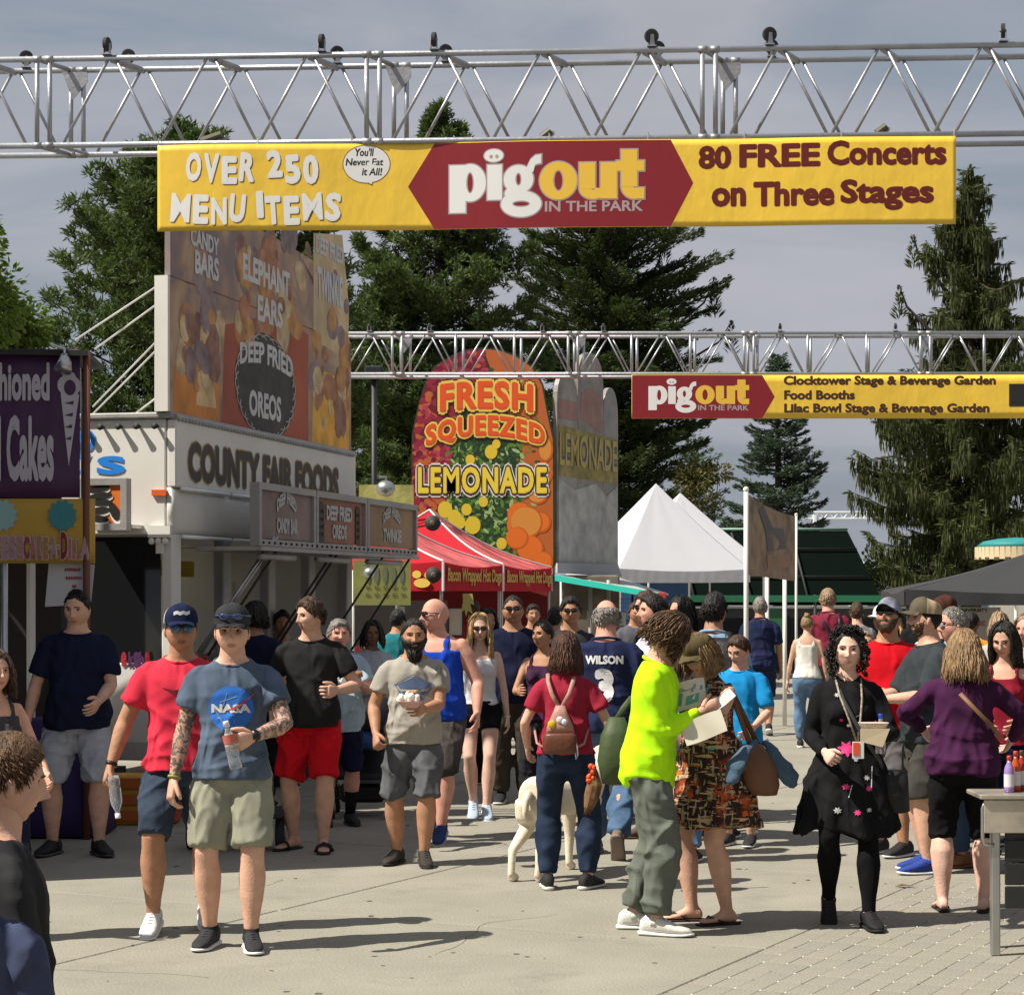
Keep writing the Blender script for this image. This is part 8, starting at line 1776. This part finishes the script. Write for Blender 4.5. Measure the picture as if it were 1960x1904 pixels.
# brown shoulder bag with denim jacket
T_ = p20['T']; c = P(1455, 1475, 11.95); hb = thing('shoulder_bag', 'brown slouchy shoulder bag hanging behind the woman in the patterned dress', 'bag', c)
g = G(); g.loft([ering(c + V(dx,0,z), hw, hd, 18, 2.3) for z, hw, hd, dx in ((-.14,.02,.02,.03),(-.135,.07,.05,.025),(-.08,.10,.07,.01),(.02,.105,.07,-.01),(.10,.08,.055,-.03),(.15,.05,.03,-.04))]); part('pouch', g, mat('bag_brown', (.14,.062,.03), .6, bump=.35, bscale=12, var=.2), hb, True)
g = G(); g.tube([c + V(-.05,0,.13), T_(.19,.03,1.30), T_(.15,.03,1.44), T_(.13,.08,1.40), c + V(0,.05,.13)], .010, 6, flat=(1.5,.6)); part('strap', g, MATS['bag_brown'], hb, True)
den = mat('jacket_denim', (.055,.10,.15), .85, bump=.8, bscale=10, var=.2, vscale=6)
jk = thing('denim_jacket', 'blue denim jacket slung over the brown shoulder bag', 'jacket', P(1470, 1450, 11.9)*V(1,1,0) + V(0,0,.9))
def cloth_blob(pts, rad, m, nm, parent, vox=.012, amp=.018, seed=5, flat=None):
    g = G(); g.tube(pts, rad, 14, flat=flat); me = remeshed(g, vox, 3, nm); wrinkle(me, amp, seed, 1.3); v = np.empty(len(me.vertices)*3); me.vertices.foreach_get('co', v); v = v.reshape(-1,3) - world_loc(parent); me.vertices.foreach_set('co', v.ravel()); me.update(); return me_part(nm, me, m, parent)
cloth_blob([P(1462,1418,12.0), P(1478,1440,11.95), P(1497,1470,11.95), P(1512,1492,11.95), P(1522,1506,11.95)], [.02,.035,.055,.055,.02], den, 'sleeve', jk, flat=(1,.45), amp=.03)
cloth_blob([P(1446,1420,11.8), P(1425,1435,11.7), P(1410,1462,11.65), P(1400,1488,11.65), P(1392,1498,11.65)], [.02,.035,.055,.05,.02], den, 'body', jk, seed=8, flat=(1,.45), amp=.03)
gp = thing('shoulder_bag', 'olive green bag hanging behind the man in neon yellow', 'bag', P(1180, 1440, 13.2)); c = P(1180, 1440, 13.2); g = G(); g.loft([ering(c + V(.0,0,z), hw, hd, 18, 2.6) for z, hw, hd in ((-.20,.03,.03),(-.19,.09,.08),(-.05,.12,.10),(.10,.10,.09),(.22,.05,.05))]); part('pouch', g, mat('olive_nylon', (.05,.075,.025), .6, bump=.5, bscale=8), gp, True)
g = G(); g.tube([c + V(.0,0,.2), c + V(.05,.02,.28), c + V(.10,.03,.34)], .014, 6, flat=(1.5,.5)); part('strap', g, MATS['olive_nylon'], gp, True)
# --- middle distance, behind the map readers
x, y = atY(1172, 13.4); 
x, y = atY(1253, 16.2)
p21 = person('dark haired man in white t-shirt facing left behind the man in neon yellow', x, y, 1.86, -62, skin_='pink', top=('tee', (.60,.62,.66), .75, .86, .03), bottom=('pants', (.12,.2,.3), 1.95, .02), hair=('short', 'dark'), head=(-10, -4), shoes=('sneaker', (.10,.06,.04), (.12,.08,.05)), hands=[(-.2,-.2,1.1),(.2,-.2,1.1)])
x, y = atY(1243, 17.8)
person('person in sunglasses facing left just beyond the dark haired man in white', x, y, 1.88, -70, skin_='pink', near=False, top=('tee', BLACK, .8, .86), bottom=('pants', BLACK, 1.95), hair=('short', 'brown'), glasses=((.03,.01,.01),(.02,.01,.01), .012, 1))
x, y = atY(1308, 17.4)
person('man with black hair looking left between two taller men', x, y, 1.84, -55, skin_='pink', near=False, eyes=True, top=('tee', (.05,.03,.03), .8, .86), bottom=('pants', BLACK, 1.95), hair=('bob', 'dark'), beard=('dark', .004, .0))
x, y = atY(1300, 14.8)
person('woman with long brown hair in taupe top hidden behind the map readers', x, y, 1.63, 170, 'f', skin_='light', near=False, top=('tee', (.30,.22,.20), .8, .86), bottom=('pants', (.10,.16,.25), 1.95), hair=('long', 'brown', .25))
x, y = atY(1366, 16.2)
p24 = person('man with black hair and light blue shirt wearing a large black backpack', x, y, 1.87, 162, skin_='tan', fat=.2, top=('tee', (.22,.36,.50), .8, .86, .03), bottom=('pants', (.03,.04,.07), 1.95), hair=('short', 'dark'), head=(-6, 0))
T_ = p24['T']; bp2 = thing('backpack', 'large black hiking backpack on the man in the light blue shirt', 'backpack', T_(0,.2,1.1)); bkn = mat('black_nylon', (.012,.013,.015), .5, bump=.6, bscale=10, var=.3)
g = G(); g.loft([np.array([loc((a[0], a[1], z), p24) for a in ering((-.08,yc,z), hw, hd, 18, 2.8)]) for z, hw, hd, yc in ((.84,.05,.03,.18),(.85,.14,.07,.2),(1.0,.17,.10,.22),(1.25,.165,.09,.2),(1.4,.13,.07,.18),(1.44,.06,.03,.17))]); part('main_bag', g, bkn, bp2, True)
g = G(); g.loft([np.array([loc((a[0], a[1], z), p24) for a in ering((-.08,.31,z), hw, hd, 14, 2.8)]) for z, hw, hd in ((.88,.03,.02),(.89,.11,.045),(1.1,.115,.05),(1.16,.08,.03))]); part('front_pocket', g, bkn, bp2, True)
for s_ in (-1, 1): curved('strap', [(s_*.11-.02,.12,1.40),(s_*.12,.06,1.475),(s_*.12,-.08,1.44),(s_*.13,-.13,1.30)], .020, p24, bkn, bp2, flat=(1.3,.5))
g = G(); g.box(loc((.03,.145,1.42), p24), (.05,.008,.03)); part('label_patch', g, plain(.45,.45,.45,.6), bp2)
x, y = atY(1416, 15.8)
p25 = person('young boy with brown hair in bright blue t-shirt beside the black backpack', x, y, 1.56, -25, skin_='light', top=('tee', (.012,.23,.52), .85, .84, .03), bottom=('shorts', NAVY, 1.0), hair=('fade', 'brown'), head=(-15, 22), hands=[(-.2,-.25,1.0),(.2,-.25,1.0)])
x, y = atY(1384, 18)
person('child with dark hair tied up half hidden behind the black backpack', x, y, 1.52, 150, 'f', skin_='tan', near=False, top=('tee', (.3,.05,.03), .8, .86), bottom=('pants', BLACK, 1.95), hair=('bun', 'dark'))
x, y = at(1455, 1406)
p26 = person('grey haired man in navy t-shirt and shorts walking away in the middle distance', x, y, 1.83, 176, fat=.35, skin_='tan', near=True, top=('tee', (.018,.022,.06), .8, .84, .035), bottom=('shorts', (.02,.026,.055), 1.0, .03), hair=('short', 'grey'), feet=[(-.1,.2,-4,20),(.1,-.2,4,0)])
g = G(); c = p26['hands'][1][0] + V(.02,.0,-.22); g.loft([ering(c + V(0,0,z), hw, hd, 12, 2.2) for z, hw, hd in ((-.16,.05,.04),(-.14,.12,.06),(0,.11,.06),(.12,.05,.03),(.2,.015,.015))]); tag(part('carrier_bag', g, plain(.62,.64,.66,.6), None, True), 'pale plastic carrier bag held by the man in navy walking away', 'bag')
x, y = at(1545, 1432)
person('small woman in white top and jeans with dark bun walking away', x, y, 1.62, 168, 'f', skin_='light', near=False, top=('tank', (.7,.68,.62), 0, .92), bottom=('pants', (.12,.20,.32), 1.95, .01), hair=('bun', 'dirty'), feet=[(-.1,.25,-4,45),(.1,-.15,4,0)])
x, y = at(1585, 1418)
p28 = person('man in maroon t-shirt with a black strap backpack walking away', x, y, 1.93, 178, fat=.25, muscle=1.1, skin_='pink', near=True, eyes=False, top=('tee', (.20,.022,.045), .8, .86, .04), bottom=('pants', (.10,.10,.11), 1.95, .02), hair=('fade', 'light'))
T_ = p28['T']; bp3 = thing('backpack', 'grey backpack with yellow stripe slung low on the man in maroon', 'backpack', T_(-.15,.2,.9))
g = G(); g.loft([np.array([loc((a[0], a[1], z), p28) for a in ering((-.10,.21,z), hw, hd, 16, 2.8)]) for z, hw, hd in ((.66,.05,.03),(.68,.14,.08),(.9,.15,.10),(1.08,.13,.08),(1.14,.06,.04))]); part('main_bag', g, mat('grey_nylon', (.13,.135,.14), .6, bump=.5, bscale=9, var=.4, vscale=8), bp3, True)
curved('stripe', [(-.02,.30,1.08),(.0,.315,.95),(-.01,.31,.80)], .010, p28, plain(.55,.6,.05,.5), bp3)
for s_ in (-1, 1): curved('strap', [(s_*.02-.10,.17,1.12),(s_*.09-.03,.135,1.36),(s_*.12,.05,1.475),(s_*.12,-.10,1.42)], .016, p28, bkn, bp3, flat=(1.3,.5))
# --- black dress
x, y = at(1622, 1766)
p29 = person('curly haired woman in black floral dress and tights striding with food in hand', x, y, 1.68, -2, 'f', fat=.22, skin_='pale', near=True, hipw=1.0, top=('dress', (.010,.010,.011,'black_jersey',.7,.1), 1.9, .98, .0, (.55, .11), .07), bottom=('tights', (.006,.006,.007), 1.97, .0), hair=('curly', 'dark'), head=(-6, 2), feet=[(-.10,.12,-4,48),(.10,-.20,10,0)], hands=[(-.15,-.22,1.02),(.16,-.31,1.14)], elbow=[(-.35,.8,-.3),(.45,.7,-.4)], thumb=((.6,-.5,.6),(0,0,1)), curl=(1.0,.5), shoes=('sneaker', (.008,.008,.009), (.01,.01,.01)))
pinkm, whm = plain(.72,.04,.22,.7), plain(.55,.55,.54,.7)
def flower(cx_, cy_, r_):
    q = G()
    for k in range(7):
        a = k*.9+.3
        for d_, w_ in ((.25,.30),(.52,.25),(.78,.17),(.97,.08)): flat_disc(q, r_*w_, cx_ + r_*d_*math.cos(a), cy_ + r_*d_*.85*math.sin(a), n=8, rings=1)
    return q
for nm, m, fl_ in (('pink_flower', pinkm, [(-.02,-.0,.05),(.10,-.22,.02),(-.03,-.21,.022),(-.05,.16,.012),(.03,-.35,.02)]), ('pale_leaf', whm, [(.09,-.16,.018),(-.07,.30,.014),(.03,-.06,.014),(-.08,-.34,.022),(.10,-.34,.016),(-.01,.13,.010)])):
    for fx, fy_, r_ in fl_: print_on(p29, flower(fx, fy_, r_), nm, [m], 1.05, .2, off=.006)
g = G()
for (ax, ay, bx, by) in ((-.02,-.04,.03,-.02),(.03,-.05,.06,.05),(.0,.16,.05,.19),(-.02,-.27,.0,-.20),(.11,-.22,.12,-.10)): g.add([(ax, ay, 0),(bx, by, 0),(bx+.006, by+.004, 0),(ax+.006, ay+.004, 0)], [(0,1,2,3)])
print_on(p29, g, 'pale_stems', [whm], 1.05, .2, off=.006)['kind'] = 'stuff'
T_ = p29['T']
g = G(); g.tube([T_(-.075,-.03,1.46), T_(-.06,-.125,1.36), T_(-.01,-.17,1.22), T_(.03,-.175,1.10)], .007, 5); g.tube([T_(.075,-.03,1.46), T_(.07,-.125,1.34), T_(.055,-.17,1.22), T_(.04,-.175,1.10)], .007, 5)
ly = thing('lanyard', 'beaded lanyard with an orange and white badge on the woman in black', 'lanyard', T_(.03,-.17,1.0)); part('cord', g, mat('beads', (.30,.25,.18), .5, var=.6, vscale=60), ly, True)
c = T_(.04,-.185,1.045); g = G(); g.bbox(c, (.065,.006,.095), .004); part('badge', g, plain(.72,.70,.68,.5), ly); g = G(); g.bbox(c + V(-.012,-.005,.008), (.035,.004,.07), .003); part('badge_print', g, plain(.75,.10,.03,.5), ly)
g = G(); g.tube([T_(-.08,.0,1.475), T_(-.04,-.13,1.34), T_(.06,-.19,1.14), T_(.17,-.16,.98), T_(.21,-.02,.90)], .009, 6, flat=(1.4,.6)); bg_ = thing('shoulder_bag', 'small black cross-body bag at the hip of the woman in the floral dress', 'bag', T_(.24,-.02,.85)); part('strap', g, plain(.04,.04,.045,.5), bg_, True)
c = T_(.27,0,.80); g = G(); g.loft([ering(c + V(0,0,z), hw, hd, 16, 3) for z, hw, hd in ((-.13,.06,.07),(-.12,.09,.09),(.08,.08,.08),(.11,.05,.05))]); part('pouch', g, plain(.012,.012,.012,.6), bg_, True)
h = p29['hands'][1]; c = h[0] + V(-.01,-.06,.035); t = thing('food_tray', 'beige paper food tray with napkins held by the woman in black', 'food', c)
g = G(); g.loft([ering(c + V(0,0,z), a, b, 12, 3.5) for z, a, b in ((-.01,.06,.045),(.03,.085,.06))]); part('tray', g, plain(.60,.50,.40,.8), t); g = G(); g.quadbox([c + V(-.08,-.062,-.07), c + V(.04,-.066,-.10), c + V(.08,-.062,.0), c + V(-.08,-.062,.0)], .01); part('napkin', g, plain(.56,.46,.30,.8), t)
bottle('small clear bottle with blue cap behind the food tray of the woman in black', h[0] + V(.04,.0,-.11), .22, .028, clear, plain(.01,.06,.45,.4), None)
# --- right-hand group
x, y = at(1700, 1634)
p30 = person('man in red polo shirt, patterned cap and sunglasses looking upwards', x, y, 1.82, -8, fat=.45, muscle=1.1, skin_='tan', lean=-3, top=('polo', (.50,.005,.012), .78, .86, .035), bottom=('shorts', (.11,.10,.105), 1.0, .04), hair=('buzz', 'dark'), hat=('cap', (.20,.21,.26,'speckled_cap',.3,.9), (.02,.02,.03)), glasses=((.01,.01,.01),(.008,.008,.01), .012, 1), beard=('brown', .004, .0), head=(-18, -24), feet=[(-.06,.05,-40,0),(.10,-.12,-40,0)], hands=[(.0,-.28,1.12),(.22,-.26,1.10)], thumb=((0,0,1),(0,0,1)), shoes=('sneaker', (.015,.013,.012), (.65,.65,.65)))
x, y = at(1776, 1668)
p31 = person('man in charcoal t-shirt and tan mesh cap facing left in blue shoes', x, y, 1.83, -78, fat=.3, muscle=1.08, skin_='light', top=('tee', (.035,.042,.046), .95, .83, .04), bottom=('shorts', (.055,.052,.045), 1.02, .045), hair=('short', 'dark'), hat=('cap', (.10,.085,.055), (.10,.085,.055), (.36,.27,.17)), head=(-6, -4), feet=[(-.12,.04,0,0),(.10,-.04,0,0)], hands=[(-.10,-.36,1.10),(.12,-.34,1.12)], thumb=((0,0,1),(0,0,1)), curl=(.4,.6), shoes=('sneaker', (.012,.04,.24), (.72,.72,.72)), beard=('brown', .002, .0))
x, y = at(1842, 1744)
p32 = person('woman with long dark blond hair, plum top and black knee shorts seen from behind', x, y, 1.66, 168, 'f', fat=.8, hipw=1.06, muscle=1.08, skin_='pale', near=True, slean=-1, top=('tee', (.055,.014,.050,'plum_knit',.8,.1), 1.9, .85, .02), bottom=('shorts', (.010,.010,.011), 1.10, .012), hair=('long', 'dirty', .20, .36), head=(20, 6), feet=[(-.13,-.02,-12,0),(.12,.0,10,0)], hands=[(-.30,-.24,1.05),(.24,-.30,1.1)], elbow=[(-1,.3,-.2),(1,.2,-.2)], shoes=('flipflop', (.02,.012,.01)))
T_ = p32['T']; g = G(); g.tube([T_(.02,.185,1.36), T_(-.07,.21,1.27), T_(-.17,.19,1.17), T_(-.235,.06,1.08)], .009, 6, flat=(1.6,.5)); st_ = thing('cross_body_bag', 'thin tan cross-body bag strap across the back of the woman in plum', 'bag', T_(-.1,.2,1.2)); part('strap', g, plain(.20,.10,.045,.6), st_, True)
x, y = atY(1830, 14.6)
p33 = person('bald man with glasses facing left just beyond the woman in plum', x, y, 1.78, -80, fat=.4, skin_='pink', top=('tee', (.48,.50,.55), .8, .84), bottom=('pants', (.05,.09,.16), 1.95), hair=('buzz', 'grey'), glasses=((.03,.01,.01),(.35,.3,.3), .012, 1), head=(0, 2), shoes=('sneaker', (.30,.14,.06), (.2,.1,.05)))
x, y = atY(1806, 16.0)
person('man in dark brown cap facing away behind the bald man', x, y, 1.84, 150, skin_='tan', near=False, top=('tee', (.42,.42,.45), .8, .86), bottom=('shorts', CHAR, 1.0), hair=('short', 'brown'), hat=('cap', (.06,.022,.015)))
x, y = atY(1922, 14.2)
p35 = person('young woman with straight dark hair and red sleeveless top looking down', x, y, 1.68, -15, 'f', skin_='light', fat=.15, top=('tank', (.20,.010,.022), 0, .90, .01), bottom=('pants', NAVY, 1.95), hair=('long', 'dark', .20, .06), head=(-14, 20), hands=[(-.12,-.28,1.05),(.10,-.30,1.05)], thumb=((0,0,1),(0,0,1)))
x, y = atY(1968, 15.8)
person('woman with light curly hair and pale lavender top at the right edge', x, y, 1.72, -40, 'f', skin_='pink', near=False, eyes=True, fat=.3, top=('tee', (.36,.34,.42), .7, .86), bottom=('pants', NAVY, 1.95), hair=('bob', 'light'))
x, y = atY(1858, 21.5)
person('far person in orange shirt with black hair beneath the poster', x, y, 1.70, 150, skin_='brown', near=False, top=('tee', (.75,.26,.02), .8, .86), bottom=('pants', BLACK, 1.95), hair=('buzz', 'dark'))
x, y = atY(1912, 20)
person('far person with light curly hair in front of the poster', x, y, 1.69, 160, 'f', skin_='light', near=False, top=('tee', (.4,.38,.35), .8, .86), bottom=('pants', BLACK, 1.95), hair=('bob', 'light'))
x, y = atY(1770, 22)
person('far man with brown head just under the corner of the black canopy', x, y, 1.84, 170, skin_='brown', near=False, top=('tee', BLACK, .8, .86), bottom=('pants', BLACK, 1.95), hair=('buzz', 'dark'))
x, y = atY(1693, 21)
person('far person in black with a white sun hat holding a bottle', x, y, 1.74, -60, skin_='tan', near=False, top=('tee', BLACK, .8, .86), bottom=('pants', BLACK, 1.95), hair=('short', 'dark'), hat=('cap', (.7,.7,.7)))
x, y = atY(1655, 20)
person('child with light hair in teal t-shirt behind the curly haired woman', x, y, 1.52, 10, skin_='light', near=False, eyes=True, top=('tee', (.02,.16,.20), .8, .86), bottom=('shorts', CHAR, 1.0), hair=('fade', 'light'))
x, y = atY(1708, 23)
person('far woman in pale green sleeveless top between the red polo and the sun hat', x, y, 1.66, 0, 'f', skin_='light', near=False, top=('tank', (.45,.55,.42), 0, .90), bottom=('pants', CHAR, 1.95), hair=('bob', 'blond'))
x, y = atY(1640, 27)
person('distant man in grey shirt between the maroon shirt and the black canopy', x, y, 1.75, 175, skin_='light', near=False, top=('tee', (.2,.2,.22), .8, .86), bottom=('pants', CHAR, 1.95), hair=('short', 'brown'))
for k, (vx, Yp, H_, col, hk, txt) in enumerate(((1020, 26, 1.74, (.05,.05,.06), 'dark', 'shaded person in charcoal waiting under the red tent'), (905, 29.2, 1.78, (.25,.02,.03), 'brown', 'shaded vendor in dark red behind the serving table'), (540, 20.5, 1.70, (.04,.03,.03), 'dark', 'shaded customer in black at the trailer counter'), (760, 24.8, 1.68, (.02,.16,.18), 'dark', 'shaded person in teal shirt near the olive menu board'), (1215, 27, 1.75, (.1,.1,.12), 'brown', 'distant person in dark grey by the blue fence'))):
    x, y = atY(vx, Yp); person(txt, x, y, H_, 160 if k % 2 else 10, skin_='tan', near=False, top=('tee', col, .8, .86), bottom=('pants', BLACK, 1.95), hair=('short', hk))
# ---- the dog
def dog():
    M = mat('dog_coat', (.70,.62,.48), .85, bump=.15, bscale=90, var=.12, vscale=5)
    o = GP(978, 1686) + V(.31, .30, 0); root = thing('dog', 'pale yellow labrador standing behind the legs of the woman in crimson', 'dog', o); a = R(57); M3 = rotz(a)
    D = lambda x, y, z: V(*o) + V(x, y, z) @ M3.T     # x to the right is forward
    g = G(); g.tube([D(-.34,0,.55), D(-.28,0,.55), D(-.12,0,.53), D(.10,0,.52), D(.28,0,.53), D(.38,0,.56), D(.50,0,.66), D(.58,0,.74)], [.09,.13,.125,.13,.145,.12,.085,.08], 16)
    g.tube([D(.57,0,.75), D(.66,0,.76), D(.74,0,.735), D(.80,0,.725)], [.085,.075,.05,.035], 12)
    for s_ in (-1, 1):
        y_ = s_*.085; fx = -.02 if s_ > 0 else .0
        g.tube([D(-.27,y_*.75,.51), D(-.24+fx,y_*.9,.40), D(-.22+fx,y_,.33), D(-.36+fx*3,y_,.20), D(-.37+fx*3,y_,.10), D(-.38+fx*3,y_,.035)], [.088,.078,.052,.032,.026,.026], 12)
        g.tube([D(-.385+fx*3,y_,.03), D(-.31+fx*3,y_,.022)], [.032,.028], 8)
        g.tube([D(.30,y_,.50), D(.28,y_,.38), D(.29,y_,.24), D(.285,y_,.10), D(.285,y_,.035)], [.075,.055,.036,.028,.027], 12); g.tube([D(.28,y_,.028), D(.345,y_,.022)], [.032,.028], 8)
    me = remeshed(g, .012, 4, 'body'); v = np.empty(len(me.vertices)*3); me.vertices.foreach_get('co', v); me.vertices.foreach_set('co', (v.reshape(-1,3) - o).ravel()); me.update(); me_part('body', me, M, root)
    g = G(); g.tube([D(-.36,0,.58), D(-.39,0,.52), D(-.40,0,.44), D(-.38,0,.38)], [.03,.026,.018,.006], 10); part('tail', g, M, root, True)
    for s_ in (-1, 1): g = G(); g.tube([D(.60,s_*.07,.80), D(.60,s_*.10,.75), D(.61,s_*.095,.68)], [.03,.035,.012], 8, flat=(1,.4)); part('ear', g, M, root, True)
    g = G(); g.sphere(D(.83,0,.735), .02, 8, 6); part('nose', g, plain(.02,.015,.015,.4), root, True)
    g = G(); g.tube([D(.49,.0,.60) + V(.085*math.cos(t), 0, 0) + V(0, .085*math.sin(t), 0) for t in np.linspace(0, 6.28, 16)], .012, 6); part('collar', g, plain(.03,.03,.03,.6), root, True)
dog()
# ---- stroller in the shade
def stroller():
    c = GP(695, 1560); t = thing('stroller', 'dark folding stroller with a blue cloth parked in the shade', 'stroller', c); dkm = plain(.012,.012,.014,.5)
    for sx in (-.24, .24):
        for sy, r_ in ((-.25,.09),(.28,.12)):
            g = G(); g.tube([c + V(sx-.02,sy,r_), c + V(sx+.02,sy,r_)], r_, 18); w_ = part('wheel', g, rubber, t, True); g = G(); g.tube([c + V(sx-.025,sy,r_), c + V(sx+.025,sy,r_)], r_*.5, 12); part('rim', g, steel, w_, True)
        g = G(); g.tube([c + V(sx,-.25,.1), c + V(sx,.05,.55), c + V(sx,.42,1.05)], .014, 8); part('frame_tube', g, steel, t, True); g = G(); g.tube([c + V(sx,.28,.12), c + V(sx,-.05,.62)], .014, 8); part('frame_tube', g, steel, t, True)
    g = G(); g.tube([c + V(-.24,.42,1.05), c + V(.24,.42,1.05)], .018, 8); part('handle', g, dkm, t, True)
    g = G(); g.loft([ering(c + V(0,y_,z), .21, .05, 14, 3) for y_, z in ((-.2,.32),(-.05,.38),(.1,.5),(.2,.85))]); part('seat', g, dkm, t, True)
    g = G()
    g.loft([np.array([c + V(x_, .05-.30*math.cos(a_), .72+.30*math.sin(a_)*k_) for a_ in np.linspace(.1, 2.4, 9)] + [c + V(x_, .05-.27*math.cos(a_), .70+.27*math.sin(a_)*k_) for a_ in np.linspace(2.4, .1, 9)]) for x_, k_ in ((-.23,.9),(-.1,1.05),(.1,1.05),(.23,.9))]); part('hood', g, dkm, t, True)
    g = G(); g.bbox(c + V(0,.05,.2), (.38,.4,.16), .03); part('basket', g, dkm, t)
    bc = thing('blanket', 'blue blanket bunched on top of the dark stroller', 'blanket', c + V(0,-.1,.62)); cloth_blob([c + V(-.18,-.15,.60), c + V(-.05,-.2,.66), c + V(.1,-.17,.64), c + V(.2,-.1,.60)], [.05,.08,.08,.04], mat('blue_blanket', (.03,.08,.26), .8, bump=.6, bscale=10), 'cloth', bc)
stroller()
c = GP(505, 1630); t = thing('hand_truck', 'low black cart with rubber wheels behind the man in the blue shirt', 'cart', c)
for sx in (-.55, .10): g = G(); g.tube([c + V(sx-.03,.2,.12), c + V(sx+.03,.2,.12)], .12, 18); w_ = part('wheel', g, rubber, t, True); g = G(); g.tube([c + V(sx-.035,.2,.12), c + V(sx+.035,.2,.12)], .05, 12); part('rim', g, steel, w_, True)
g = G(); g.bbox(c + V(-.22,.2,.27), (.7,.5,.05), .01); part('deck', g, plain(.02,.02,.02,.6), t); g = G(); g.bbox(c + V(-.22,.2,.42), (.5,.4,.26), .02); part('box', g, plain(.03,.03,.035,.7), t)
